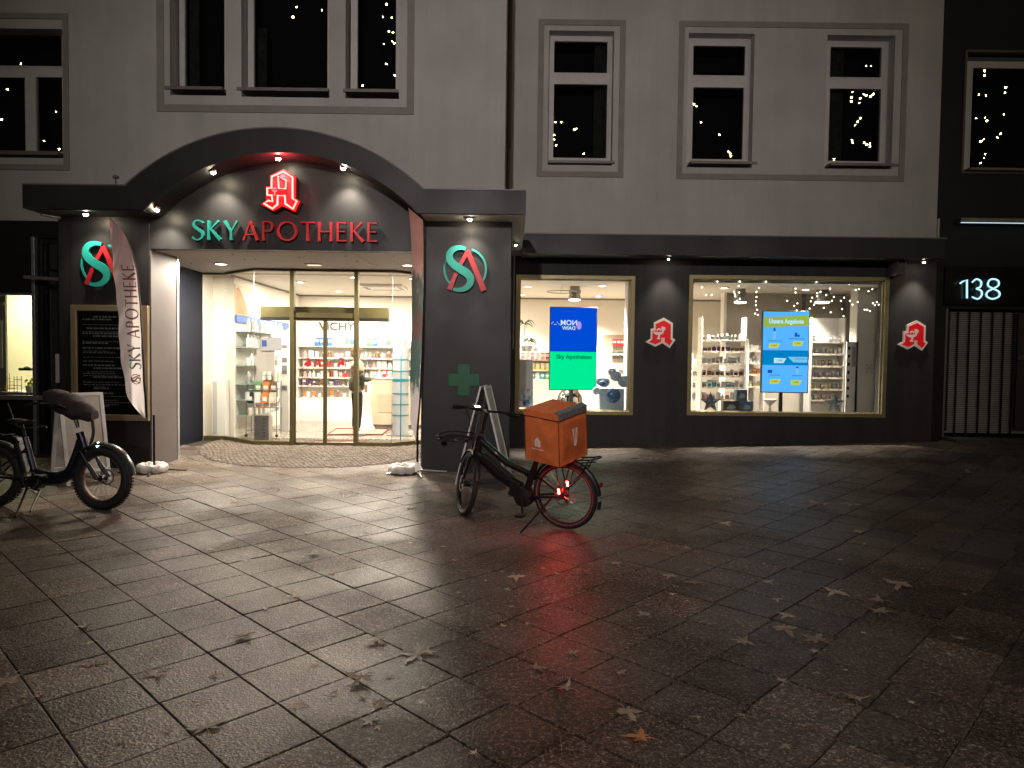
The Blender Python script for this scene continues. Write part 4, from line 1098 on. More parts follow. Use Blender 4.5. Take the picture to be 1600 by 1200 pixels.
def flag(label, left_px, right_px, base_px, Yf, mat, textfn=None, rot=0.0, name='feather_flag', wav=.018, curl=None):
    bx, by = Gd(*base_px)
    t = thing(name, label, 'flag', (bx, Yf, 0), 'feather flags beside the entrance')
    Lp = [U(a, b, Yf) for a, b in left_px]; Rp = [U(a, b, Yf) for a, b in right_px]
    def at(L_, z):
        for (a, b) in zip(L_, L_[1:]):
            if (a[1] >= z >= b[1]): f = (a[1] - z) / max(1e-6, a[1] - b[1]); return a[0] + (b[0] - a[0]) * f
        return L_[0][0] if z > L_[0][1] else L_[-1][0]
    Lp2 = [(p[0], p[1]) for p in bezier_smooth(Lp, 4)]; Rp2 = [(p[0], p[1]) for p in bezier_smooth(Rp, 4)]
    zt, zb = Lp[0][1], Rp[-1][1]; ny, nx = 70, 14
    def S(u, v, off=0.0):     # u across 0..1 (left..right), v 0..1 top..bottom
        z = zt + (zb - zt) * v; xl, xr = at(Lp2, z), at(Rp2, z)
        x = xl + (xr - xl) * u
        y = Yf + wav * (1 - u) * math.sin(v * 17 + u * 4) + .012 * math.sin(v * 41 + u * 9) * (1 - u * .6) + .03 * math.sin(v * 6)
        d = (x - xr)
        return Vector((xr + d * math.cos(rot), y + d * math.sin(rot) - off, z))
    mb = MB(); idx = [[mb.V(S(i / nx, j / ny)) for i in range(nx + 1)] for j in range(ny + 1)]
    for j in range(ny):
        for i in range(nx): mb.F(idx[j][i], idx[j][i + 1], idx[j + 1][i + 1], idx[j + 1][i])
    cl = mb.build('flag_cloth', mat, t, True)
    # pole with the bent tip
    pts = [(bx, Yf, .05), (bx + .0, Yf, .8)]
    for k in range(12):
        p = S(1.0, 1 - k / 11); pts.append((p.x + .012, p.y + .008, p.z))
    MB().tube(pts, [.016] * 4 + [.013 - .0007 * k for k in range(len(pts) - 4)], 8).build('pole', M_BLACKM, t, True)
    flag_base(t, bx, Yf, big=(rot == 0))
    if textfn: textfn(t, S)
    return t, S, bx
M_FLAGT = pm('flag_print_red', (.30, .07, .08), .8); M_FLAGG = pm('flag_print_grey', (.12, .20, .21), .8)
def ftext(t, S):
    # lettering runs upwards along the cloth
    specs = [('SKY', .755, M_FLAGG), ('APOTHEKE', .60, M_FLAGT)]
    v = .735
    for s, v0, mat in specs:
        v = v0
        mb = MB()
        for ch in s:
            w, strokes = GLY[ch]; sc = .056
            for k, (pts, ws, mode) in enumerate(strokes):
                P = bezier_smooth(pts, 3) if mode == 1 else (bezier_smooth([p for p in pts] + [pts[0]], 1) if mode == 2 else bezier_smooth(pts, 3))
                P = [(p[0], p[1]) for p in P]
                base = len(mb.v)
                for i, (a, b) in enumerate(P):
                    q0 = P[max(0, i - 1)]; q1 = P[min(len(P) - 1, i + 1)]
                    dx, dy = q1[0] - q0[0], q1[1] - q0[1]; ln = math.hypot(dx, dy) or 1
                    f = i / max(1, len(P) - 1) * (len(ws) - 1); j = int(f); wd = ws[j] + (ws[min(j + 1, len(ws) - 1)] - ws[j]) * (f - j)
                    nx_, ny_ = -dy / ln * wd / 2 * 1.0, dx / ln * wd / 2 * 1.0
                    for sg in (1, -1):
                        aa, bb = a + nx_ * sg, b + ny_ * sg
                        mb.V(S(.62 - (bb - .5) * .58 + .03, v - aa * sc, .0055 + .0006 * k))
                for i in range(len(P) - 1):
                    mb.F(base + 2 * i, base + 2 * i + 1, base + 2 * i + 3, base + 2 * i + 2)
            v -= (w + .16) * sc
        mb.build('flag_lettering', mat, t)
    mb = MB(); n = 22
    ring = [(.0 + .46 * math.cos(2 * math.pi * i / n), .46 * math.sin(2 * math.pi * i / n)) for i in range(n + 1)]
    shapes = [(ring, .07), (bezier_smooth([(.2, .4), (-.05, .45), (-.22, .22), (0, .0), (.15, -.2), (0, -.42), (-.2, -.4)], 3), .13), ([(.0, .45), (-.38, -.45)], .09), ([(.02, .45), (.42, -.45)], .1)]
    for k, (P, wd) in enumerate(shapes):
        base = len(mb.v); P = [(p[0], p[1]) for p in P]
        for i, (a, b) in enumerate(P):
            q0 = P[max(0, i - 1)]; q1 = P[min(len(P) - 1, i + 1)]; dx, dy = q1[0] - q0[0], q1[1] - q0[1]; ln = math.hypot(dx, dy) or 1
            for sg in (1, -1):
                aa, bb = a - dy / ln * wd / 2 * sg, b + dx / ln * wd / 2 * sg
                mb.V(S(.65 - bb * .52, .805 - aa * .052, .0055 + .0006 * k))
        for i in range(len(P) - 1): mb.F(base + 2 * i, base + 2 * i + 1, base + 2 * i + 3, base + 2 * i + 2)
    mb.build('flag_emblem', M_FLAGT, t)
M_FL1 = cloth_mat('flag_cloth_pink', [(0.0, (.93, .88, .86)), (1.0, (.85, .50, .50)), (.62, (.92, .82, .80)), (.85, (.88, .62, .61))])
M_FL2 = cloth_mat('flag_cloth_print', [(0.0, (.86, .80, .82)), (1.0, (.85, .52, .52)), (.32, (.80, .75, .77)), (.37, (.10, .17, .17)), (.50, (.13, .20, .19)), (.57, (.24, .12, .12)), (.66, (.12, .18, .17)), (.74, (.20, .22, .22)), (.79, (.82, .55, .55))])
Yf1 = Gd(235, 738)[1]
f1, Sf, bx1 = flag('tall white and pink feather flag with shop name beside the notice board',
     [(168.5, 340), (172, 380), (177, 430), (182, 480), (188, 530), (193, 575), (199, 615), (212, 638), (227, 652)],
     [(170.5, 340), (192, 362), (206, 400), (213, 440), (218, 490), (222, 540), (225, 590), (227, 625), (228, 653)], (235, 740), Yf1, M_FL1, ftext)
water_bag(bx1 - .02, Yf1 - .02, 'white water weight bag at the foot of the left flag')
Yf2 = Gd(652, 740)[1]
f2, _, bx2 = flag('feather flag seen nearly edge-on with pink top and dark green print at the right pillar',
     [(570, 343), (585, 400), (590, 450), (592, 500), (594, 550), (596, 600), (606, 650), (640, 680), (648, 688)],
     [(661, 343), (661.5, 380), (661, 430), (660, 480), (659, 530), (657, 580), (655, 630), (652, 660), (650, 690)], (652, 740), Yf2, M_FL2, None, rot=R(84), wav=.03)
water_bag(bx2 - .2, Yf2, 'white water weight bag at the foot of the right flag')
MB()
# pale cloth corner piece over the right base
mb = MB(); a = Vector((bx2, Yf2 - .05, .14)); 
mb.F(mb.V((bx2, Yf2 - .02, .17)), mb.V((bx2 + .09, Yf2 - .1, .09)), mb.V((bx2 - .02, Yf2 - .12, .03)), mb.V((bx2 - .11, Yf2 - .08, .06)))
o = mb.build('base_cover', pm('white_vinyl', (.6, .6, .6)), f2); o.modifiers.new('thickness', 'SOLIDIFY').thickness = .006

# ------------------------------------------------------------------ A-frame boards
def aboard(label, top_c, base_c, half_w, axis, H, spread, paper=True):
    """standing double board: axis = direction across the board (unit, ground plane)"""
    ax = Vector((*axis, 0)).normalized(); nrm = Vector((-ax.y, ax.x, 0))
    C = Vector((*base_c, 0))
    t = thing('pavement_sign', label, 'pavement sign', tuple(C))
    for s in (-1, 1):
        top = C + Vector((0, 0, H)) + nrm * s * .025; bot = C + nrm * s * spread
        up = (top - bot); L_ = up.length; up.normalize(); fn = ax.cross(up).normalized() * (1)
        p = MB()
        for e in (-1, 1):
            p.obox((top + bot) / 2 + ax * e * (half_w - .02), ax * .022, up * (L_ / 2), fn * .012)
        p.obox(top - up * .02, ax * (half_w - .042), up * .02, fn * .011); p.obox(bot + up * .16, ax * (half_w - .042), up * .02, fn * .011)
        p.build('board_frame', pm('bright_aluminium', (.72, .73, .75), .45, metal=.35), t, bevel=.003)
        MB().obox((top + bot) / 2 + up * .07, ax * (half_w - .042), up * (L_ / 2 - .115), fn * .004).build('poster', pm('poster_paper', (.46, .43, .40), .5, var=.10, vscale=6), t)
    return t
# left one, behind the fat tyred bike
c = Gd(126, 752)
t = aboard('white pavement sign behind the fat tyred bicycle', None, (c[0], c[1]), .26, (.6, .8), 1.14, .26)
# right one, seen from its side behind the delivery bike
c = Gd(757, 752)
t = aboard('aluminium pavement sign seen from its side behind the delivery bicycle', None, (c[0], c[1]), .30, (.10, 1), 1.28, .34)

# ------------------------------------------------------------------ bicycles
def wheel(parent, c, Rr, tr, xf, label=None, rimcol=None, fat=False, spokes=32, disc=True):
    """wheel in the local xz plane, rim mesh is the part; tyre, spokes, hub are sub-parts"""
    cx, cy, cz = c
    def B(): return MB(xf)
    r_rim = Rr - tr * 2
    rim = B().ring(c, r_rim + .004, .010 if not fat else .012, 56, 8, 'xz', .014 if not fat else .036).build('wheel', rimcol or M_BLACKM, parent, True)
    B().ring(c, Rr - tr, tr, 56, 12, 'xz', tr * (1.0 if not fat else 1.15)).build('tyre', M_RUBBER, rim, True)
    if fat:
        kn = B()
        for i in range(64):
            a = 2 * math.pi * i / 64
            for s in (-.5, .5):
                d = Vector((math.cos(a + s * .03), 0, math.sin(a + s * .03)))
                kn.obox(Vector(c) + d * (Rr + .001) + Vector((0, s * tr * .9, 0)), d * .005, Vector((-d.z, 0, d.x)) * .010, Vector((0, tr * .28, 0)))
        kn.build('tread_knobs', M_RUBBER, rim)
    sp = B()
    for i in range(spokes):
        a = 2 * math.pi * i / spokes; b = a + (.38 if i % 4 < 2 else -.38); s = 1 if i % 2 else -1
        sp.tube([(cx + .028 * math.cos(b), cy + s * .028, cz + .028 * math.sin(b)), (cx + (r_rim) * math.cos(a), cy + s * .004, cz + r_rim * math.sin(a))], .0013, 4)
    sp.build('spokes', M_STEEL, rim)
    B().lathe((cx, cy - .05, cz), [(.012, -.02), (.022, 0), (.034, .012), (.028, .03), (.028, .07), (.034, .088), (.022, .1), (.012, .12)], 16, 'y').build('hub', M_BLACKM, rim, True)
    if disc:
        d = B(); d.ring((cx, cy + .062, cz), .078, .008, 32, 4, 'xz', .0012)
        for i in range(6):
            a = i * math.pi / 3; d.tube([(cx + .02 * math.cos(a), cy + .062, cz + .02 * math.sin(a)), (cx + .076 * math.cos(a + .4), cy + .062, cz + .076 * math.sin(a + .4))], .004, 4)
        d.build('brake_disc', M_STEEL, rim)
    return rim
def fender(mb, c, Rr, w, a0, a1, th=.004, n=22, flare=0):
    cx, cy, cz = c; prev = None
    for i in range(n + 1):
        a = math.radians(a0 + (a1 - a0) * i / n); q = []
        for (u, dr) in ((-1, -.018), (-.6, 0), (0, .006), (.6, 0), (1, -.018)):
            r = Rr + dr; q.append((mb.V((cx + r * math.cos(a), cy + u * w, cz + r * math.sin(a))), mb.V((cx + (r - th) * math.cos(a), cy + u * w, cz + (r - th) * math.sin(a)))))
        if prev:
            for k in range(4):
                mb.F(prev[k][0], prev[k + 1][0], q[k + 1][0], q[k][0]); mb.F(prev[k][1], q[k][1], q[k + 1][1], prev[k + 1][1])
            mb.F(prev[0][0], q[0][0], q[0][1], prev[0][1]); mb.F(prev[4][0], prev[4][1], q[4][1], q[4][0])
        else: mb.F(*[x[0] for x in q], *[x[1] for x in reversed(q)])
        prev = q
    mb.F(*[x[0] for x in prev], *[x[1] for x in reversed(prev)])
    return mb
def placer(loc, heading, lean=0.0):
    M = Matrix.Translation(Vector(loc)) @ Matrix.Rotation(heading, 4, 'Z') @ Matrix.Rotation(-lean, 4, 'X')
    return M
def grip_handlebar(*a): pass

def delivery_bike():
    rx, ry = Gd(884, 826); fx, fy = Gd(726, 805)
    head = math.atan2(fy - ry, fx - rx); wb = math.hypot(fx - rx, fy - ry); 
    lean = R(5.5)
    M = placer((rx, ry, 0), head, lean)
    T = lambda p: M @ Vector(p)
    t = thing('delivery_bicycle', 'black step-through electric bicycle with glowing red rear lamps under an orange box', 'bicycle', (rx, ry, 0))
    Rr = .335; wb = max(1.02, min(1.16, wb))
    # steering axis
    H1 = Vector((wb - .245, 0, .90)); H0 = Vector((wb - .17, 0, .66)); ax = (H1 - H0).normalized()
    ST = Matrix.Translation(H0) @ Matrix.Rotation(R(-46), 4, ax) @ Matrix.Translation(-H0)
    TS = lambda p: M @ (ST @ Vector(p))
    B = lambda: MB(T); BS = lambda: MB(TS)
    w = wheel(t, (0, 0, Rr), Rr, .030, T)
    MB(T).ring((0, .026, Rr), Rr - .040, .0035, 64, 6, 'xz', .0015).build('reflective_ring', pm('reflective_band', (.30, .30, .30), .35), w, True)
    w2 = wheel(t, (wb, 0, Rr), Rr, .030, TS)
    MB(TS).ring((wb, .026, Rr), Rr - .040, .0035, 64, 6, 'xz', .0015).build('reflective_ring', pm('reflective_band', (.30, .30, .30), .35), w2, True)
    BB = Vector((.43, 0, .295))
    # frame
    f = B()
    f.tube([H0 + ax * .02, Vector((.72, 0, .47)), BB + Vector((.05, 0, .07))], [.050, .058, .062], 12, flat=.8)
    f.tube([H0 + ax * .17, Vector((.62, 0, .60)), Vector((.33, 0, .50))], [.036, .034, .030], 10)
    f.tube([BB, Vector((.36, 0, .48)), Vector((.29, 0, .66))], [.038, .034, .026], 10)
    f.tube([H0 - ax * .02, H0 + ax * .22], .042, 12)
    for s in (-1, 1):
        f.tube([BB + Vector((-.05, s * .045, -.01)), Vector((.2, s * .055, .31)), (0, s * .066, Rr)], .012, 8)
        f.tube([Vector((.335, s * .02, .53)), Vector((.25, s * .045, .5)), (0, s * .066, Rr + .01)], .010, 8)
    f.build('frame', M_BLACKM, t, True)
    B().obox(((H0 + BB) / 2) + Vector((.035, 0, .07)), (BB - H0).normalized() * .20, Vector((0, .038, 0)), (BB - H0).normalized().cross(Vector((0, 1, 0))) * .034).build('battery', M_BLACK, t, bevel=.012)
    B().lathe(BB + Vector((.01, -.065, -.02)), [(.05, 0), (.095, .015), (.10, .05), (.10, .08), (.095, .115), (.05, .13)], 20, 'y').obox(BB + Vector((.06, 0, .03)), (.09, 0, .03), (0, .05, 0), (-.02, 0, .06)).build('motor', M_BLACK, t, True)
    ck = B(); ck.ring(BB + Vector((0, -.085, 0)), .085, .006, 30, 5, 'xz', .003); ck.build('chainring', M_STEEL, t)
    for s, a in ((1, -95), (-1, 85)):
        e = BB + Vector((.17 * math.cos(R(a)), s * .10, .17 * math.sin(R(a))))
        c = B().tube([BB + Vector((0, s * .085, 0)), e], [.014, .011], 8).build('crank', M_BLACKM, t, True)
        B().obox(e + Vector((0, s * .055, 0)), (.045, 0, 0), (0, .045, 0), (0, 0, .011)).build('pedal', M_BLACK, c, bevel=.004)
    ch = B(); ch.tube([BB + Vector((0, -.085, .085)), (0, -.07, Rr + .045)], .005, 5); ch.tube([BB + Vector((0, -.085, -.085)), (.06, -.07, Rr - .10), (0, -.07, Rr - .04)], .005, 5)
    ch.build('chain', M_STEEL, t, True)
    B().tube([(0, -.085, Rr), (.03, -.09, Rr - .06), (.02, -.09, Rr - .12)], .012, 6).build('derailleur', M_BLACKM, t, True)
    # seat
    B().tube([(.29, 0, .64), (.225, 0, .82)], .015, 10).build('seat_post', M_BLACKM, t, True)
    sd = B()
    prof = [(-.15, .085, .0), (-.12, .095, .018), (-.04, .075, .02), (.04, .035, .012), (.11, .022, .004), (.135, .012, -.012)]
    rows = []
    for x, ww, z in prof:
        rows.append([sd.V((.22 + x, ww * math.cos(a), .835 + z + .028 * math.sin(a) * (1 if math.sin(a) > 0 else .6))) for a in [2 * math.pi * k / 12 for k in range(12)]])
    for a, b in zip(rows, rows[1:]):
        for k in range(12): sd.F(a[k], a[(k + 1) % 12], b[(k + 1) % 12], b[k])
    sd.F(*reversed(rows[0])); sd.F(*rows[-1])
    sd.build('saddle', M_BLACK, t, True)
    # rear rack
    zr = .70
    rk = B()
    for s in (-1, 1):
        rk.tube(bezier_smooth([(.30, s * .055, zr - .01), (.1, s * .065, zr), (-.22, s * .065, zr + .01), (-.34, s * .06, zr + .03), (-.37, s * .02, zr + .035)], 3), .0075, 7)
        rk.tube([(-.10, s * .067, zr), (0, s * .075, Rr + .02)], .007, 6); rk.tube([(.08, s * .067, zr), (0.01, s * .075, Rr + .03)], .007, 6)
        rk.tube([(-.28, s * .067, zr + .01), (-.20, s * .075, zr - .12), (-.02, s * .075, Rr + .06)], .006, 6)
        rk.tube([(-.30, s * .068, zr - .03), (-.02, s * .08, zr - .07), (.2, s * .065, zr - .03)], .006, 6)
    for x in (-.3, -.18, -.05, .08, .2): rk.tube([(x, -.065, zr + .003), (x, .065, zr + .003)], .006, 6)
    rk.tube([(-.37, -.02, zr + .035), (-.37, .02, zr + .035)], .0075, 6)
    rk.build('rear_rack', M_BLACKM, t, True)
    fender(B(), (0, 0, Rr), Rr + .032, .032, 18, 175).build('rear_mudguard', M_BLACK, t, True)
    fender(B(), (0, 0, Rr), Rr + .034, .026, 184, 196).build('mudflap', M_BLACK, t, True)
    B().obox((-.372, 0, Rr + .14), (.010, 0, 0), (0, .02, 0), (0, 0, .02)).build('reflector', pm('reflector_red', (.2, .005, .005), .2), t)
    # kick stand: reaches the pavement on the near side
    Mi = M.inverted(); foot = Mi @ Vector((*Gd(813, 834), .008)); 
    ks = B(); ks.tube([(.13, .05, Rr - .04), foot], [.012, .009], 8); ks.build('kickstand', M_BLACKM, t, True)
    # fork, mudguard, stem and bar turn with the wheel
    fk = BS()
    for s in (-1, 1):
        fk.tube([H0 + ax * -.03 + Vector((0, s * .055, 0)), H0 + ax * -.12 + Vector((.01, s * .058, 0)), Vector((wb - .005, s * .06, Rr))], [.021, .021, .014], 10)
    fk.tube([H0 + ax * -.03 + Vector((0, -.06, 0)), H0 + ax * -.03 + Vector((0, .06, 0))], .022, 8)
    fk.build('fork', M_BLACKM, t, True)
    fender(BS(), (wb, 0, Rr), Rr + .03, .032, 30, 168).build('front_mudguard', M_BLACK, t, True)
    st = BS(); S1 = H1 + ax * .20
    st.tube([H1, S1], .019, 10); st.tube([S1, S1 + Vector((.09, 0, .03))], .02, 8)
    st.build('stem', M_BLACKM, t, True)
    C = S1 + Vector((.09, 0, .03)); bar = BS()
    bp = bezier_smooth([C + Vector((-.08, -.36, .0)), C + Vector((-.07, -.22, .01)), C + Vector((.0, -.10, .0)), C, C + Vector((.0, .10, .0)), C + Vector((-.07, .22, .01)), C + Vector((-.08, .36, .0))], 4)
    bar.tube(bp, .0125, 8); bar.build('handlebar', M_BLACKM, t, True)
    for s in (-1, 1):
        e = C + Vector((-.08, s * .36, 0)); i_ = C + Vector((-.062, s * .24, .008))
        BS().tube([i_, e], [.018, .019], 10).build('grip', M_BLACK, t, True)
        BS().tube([i_ + Vector((.03, -s * .03, -.01)), i_ + Vector((.055, s * .03, -.025)), e + Vector((.05, -s * .01, -.02))], .006, 6).build('brake_lever', M_BLACKM, t, True)
    BS().tube([C + Vector((.0, .0, .0)), C + Vector((.10, .05, -.06)), H0 + Vector((.07, .03, .1)), H0 + Vector((.03, .02, -.02))], .004, 5).tube([C + Vector((-.02, .2, .0)), C + Vector((.09, .12, -.1)), H0 + Vector((.06, .03, .06))], .004, 5).build('cables', M_BLACK, t, True)
    dsp = BS().obox(C + Vector((-.02, .09, .035)), (.028, 0, .01), (0, .035, 0), (-.003, 0, .009)).build('display', M_BLACK, t, bevel=.004)
    BS().obox(C + Vector((-.049, .09, .033)), (.002, 0, .0), (0, .026, 0), (0, 0, .008)).build('display_glow', M_HEADL, dsp)
    # front carrier is fixed to the head tube
    cr = B(); z0 = H0.z + .14; x0 = H0.x + .06
    for s in (-1, 1):
        cr.tube(bezier_smooth([(x0, s * .05, z0), (x0 + .06, s * .12, z0 + .01), (x0 + .28, s * .13, z0 + .02), (x0 + .33, s * .09, z0 + .02)], 3), .009, 7)
        cr.tube(bezier_smooth([(x0 + .02, s * .10, z0 + .05), (x0 + .06, s * .135, z0 + .055), (x0 + .29, s * .14, z0 + .06), (x0 + .345, s * .09, z0 + .06)], 3), .007, 7)
        for k in range(4): cr.tube([(x0 + .06 + k * .075, s * .128, z0 + .012), (x0 + .06 + k * .075, s * .136, z0 + .055)], .005, 5)
    for k in range(6): cr.tube([(x0 + .04 + k * .055, -.12, z0 + .01), (x0 + .04 + k * .055, .12, z0 + .01)], .007, 5)
    cr.tube([(x0 + .33, -.09, z0 + .02), (x0 + .33, .09, z0 + .02)], .009, 7); cr.tube([(x0 + .345, -.09, z0 + .06), (x0 + .345, .09, z0 + .06)], .007, 7)
    cr.obox((x0 + .17, 0, z0 + .005), (.14, 0, 0), (0, .08, 0), (0, 0, .006))
    cr.build('front_carrier', M_BLACK, t, True)
    B().lathe((x0 + .30, 0, z0 - .05), [(.015, 0), (.028, .01), (.03, .045), (.026, .05)], 14, 'x').build('headlight', M_BLACK, t, True)
    # rear lamps, lit
    for px, py, dy in ((873, 768, .095), (886.5, 756, .082)):
        d = ray(px, py)
        # find the point on the plane local y = dy
        o_ = Vector((0, 0, EYE)); n_ = M.to_3x3() @ Vector((0, 1, 0)); p0 = M @ Vector((0, dy, 0)); k = (p0 - o_).dot(n_) / d.dot(n_); P = o_ + d * k
        q = Mi @ P
        b_ = B().obox(q + Vector((0, -.012, 0)), (.016, 0, 0), (0, .01, 0), (.004, 0, .034)).build('rear_lamp', M_BLACK, t, bevel=.003)
        B().obox(q, (.009, 0, 0), (0, .003, 0), (.003, 0, .024)).build('lamp_lens', M_REDLAMP, b_, bevel=.003)
        lamp('rear_lamp_light', 'POINT', P + (M.to_3x3() @ Vector((0, .03, 0))), 2.0, (1, .02, .02), None, .02, parent=b_)
    return M, zr, t
MB_, ZR, BIKE = delivery_bike()

def orange_box():
    # stands on the rear rack
    K = MB_ @ Matrix.Translation((.07, .02, ZR + .012)) @ Matrix.Rotation(R(-15), 4, 'Z') @ Matrix.Rotation(R(-5), 4, 'X') @ Matrix.Rotation(R(-4), 4, 'Y')
    T = lambda p: K @ Vector(p)
    lx, ly, hz = .205, .215, .47
    o = K @ Vector((0, 0, 0))
    t = thing('delivery_box', 'orange insulated delivery box on the bicycle rear rack', 'delivery box', tuple(o))
    M_OR = pm('orange_tarpaulin', (.86, .21, .065), .42, var=.14, vscale=9, bump=.5, bscale=9, rvar=.08)
    mb = MB(T); n = 10; rnd = random.Random(8)
    # slightly bulging sides
    def side(P00, P10, P11, P01, nrm, bulge):
        idx = []
        for j in range(n + 1):
            r = []
            for i in range(n + 1):
                u, v = i / n, j / n
                p = (Vector(P00) * (1 - u) + Vector(P10) * u) * (1 - v) + (Vector(P01) * (1 - u) + Vector(P11) * u) * v
                edge = min(u, 1 - u, v, 1 - v)
                p += Vector(nrm) * (bulge * math.sin(math.pi * u) * math.sin(math.pi * v) + (rnd.gauss(0, .0035) if edge > .05 else 0))
                r.append(mb.V(p))
            idx.append(r)
        for j in range(n):
            for i in range(n): mb.F(idx[j][i], idx[j][i + 1], idx[j + 1][i + 1], idx[j + 1][i])
    a, b, h = lx, ly, hz
    side((-a, b, 0), (a, b, 0), (a * .97, b * .97, h), (-a * .97, b * .97, h), (0, 1, 0), .02)
    side((a, -b, 0), (-a, -b, 0), (-a * .97, -b * .97, h), (a * .97, -b * .97, h), (0, -1, 0), .012)
    side((-a, -b, 0), (-a, b, 0), (-a * .97, b * .97, h), (-a * .97, -b * .97, h), (-1, 0, 0), .014)
    side((a, b, 0), (a, -b, 0), (a * .97, -b * .97, h), (a * .97, b * .97, h), (1, 0, 0), .012)
    side((-a, -b, 0), (a, -b, 0), (a, b, 0), (-a, b, 0), (0, 0, -1), 0)
    mb.build('box_body', M_OR, t, True)
    # lid with welt
    mb = MB(T)
    side((-a * 1.01, -b * 1.01, h + .03), (a * 1.01, -b * 1.01, h + .03), (a * 1.01, b * 1.01, h + .03), (-a * 1.01, b * 1.01, h + .03), (0, 0, 1), .03)
    for P, Q in (((-a, b), (a, b)), ((a, b), (a, -b)), ((a, -b), (-a, -b)), ((-a, -b), (-a, b))):
        k = 1.01; side((P[0] * k, P[1] * k, h - .03), (Q[0] * k, Q[1] * k, h - .03), (Q[0] * k, Q[1] * k, h + .03), (P[0] * k, P[1] * k, h + .03), (0, 0, 0), 0)
    mb.build('lid', M_OR, t, True)
    m_p = pm('piping', (.22, .03, .01), .5)
    mb = MB(T); k = 1.015
    mb.tube([(-a * k, -b * k, h - .03), (a * k, -b * k, h - .03), (a * k, b * k, h - .03), (-a * k, b * k, h - .03)], .004, 5, closed=True)
    for sx in (-1, 1):
        for sy in (-1, 1): mb.tube([(sx * a * 1.005, sy * b * 1.005, 0), (sx * a * .985, sy * b * .985, h - .03)], .004, 5)
    mb.build('seam_piping', m_p, t, True)
    # grey reflective strip along the lid edge over the rear face
    mb = MB(T); pts = []
    for i in range(9):
        v = -b + 2 * b * i / 8; pts.append((mb.V((-a * 1.03, v, h - .025 + .003 * math.sin(i * 3))), mb.V((-a * 1.04, v, h + .034)), mb.V((-a * .78, v, h + .052 + .003 * math.sin(i * 2)))))
    for p, q in zip(pts, pts[1:]):
        mb.F(p[0], q[0], q[1], p[1]); mb.F(p[1], q[1], q[2], p[2])
    o = mb.build('reflective_strip', pm('silver_film', (.40, .42, .46), .28, metal=.6, var=.35, vscale=40, bump=.4, bscale=60), t); o.modifiers.new('thickness', 'SOLIDIFY').thickness = .003
    # clear pocket on the rear face with loose folds
    mb = MB(T); n2 = 8; idx = []
    for j in range(n2 + 1):
        idx.append([mb.V((-a * 1.02 - .012 - .006 * math.sin(i * 2.3 + j * 1.1), -b * .8 + 1.6 * b * i / n2, .05 + (h - .12) * j / n2)) for i in range(n2 + 1)])
    for j in range(n2):
        for i in range(n2): mb.F(idx[j][i], idx[j][i + 1], idx[j + 1][i + 1], idx[j + 1][i])
    m = glass_mat('clear_pocket', 1.5, (.96, .92, .90), 1.5); m.node_tree.nodes['Glossy BSDF'].inputs['Roughness'].default_value = .22
    mb.build('clear_pocket', m, t, True)
    # printed house with cutlery on the long side and fork strokes on the rear
    wm = pm('print_white', (.90, .82, .76), .5)
    def side_pt(u, v, off=.002):  # on +y face: u along x (forward is left in the picture)
        return (u, b * (1.0 - .03 * v / h) + .0235 + off, v)
    mb = MB(); K2 = lambda p: T((p[0], 0, p[2]))
    def plate(poly, off):
        A = [mb.V(T(side_pt(u, v, off))) for u, v in poly]; mb.F(*A)
    c0 = .035; z0 = .16
    plate([(c0 - .034, z0), (c0 + .034, z0), (c0 + .034, z0 + .05), (c0 + .028, z0 + .05), (c0 + .040, z0 + .052), (c0, z0 + .092), (c0 - .040, z0 + .052), (c0 - .034, z0 + .05)], .0)
    for u0 in (-.07, -.055, -.04, -.022, -.005, .012, .03, .045, .06): plate([(c0 + u0, z0 - .03), (c0 + u0 + .011, z0 - .03), (c0 + u0 + .011, z0 - .02), (c0 + u0, z0 - .02)], .0)
    mb.build('printed_emblem', wm, t)
    mb = MB()
    for u in (-.012, 0.0, .012): plate([(c0 + u - .002, z0 + .03), (c0 + u + .002, z0 + .03), (c0 + u + .002, z0 + .062), (c0 + u - .002, z0 + .062)], .002)
    plate([(c0 - .003, z0 + .003), (c0 + .003, z0 + .003), (c0 + .003, z0 + .032), (c0 - .003, z0 + .032)], .002)
    mb.build('emblem_fork', M_OR, t)
    mb = MB(T)
    for v in (-.03, 0, .03): mb.tube(bezier_smooth([(-a - .022, v * .3, .16), (-a - .026, v * .8, .24), (-a - .022, v, .33)], 3), .0035, 5)
    mb.build('rear_print', wm, t, True)
orange_box()

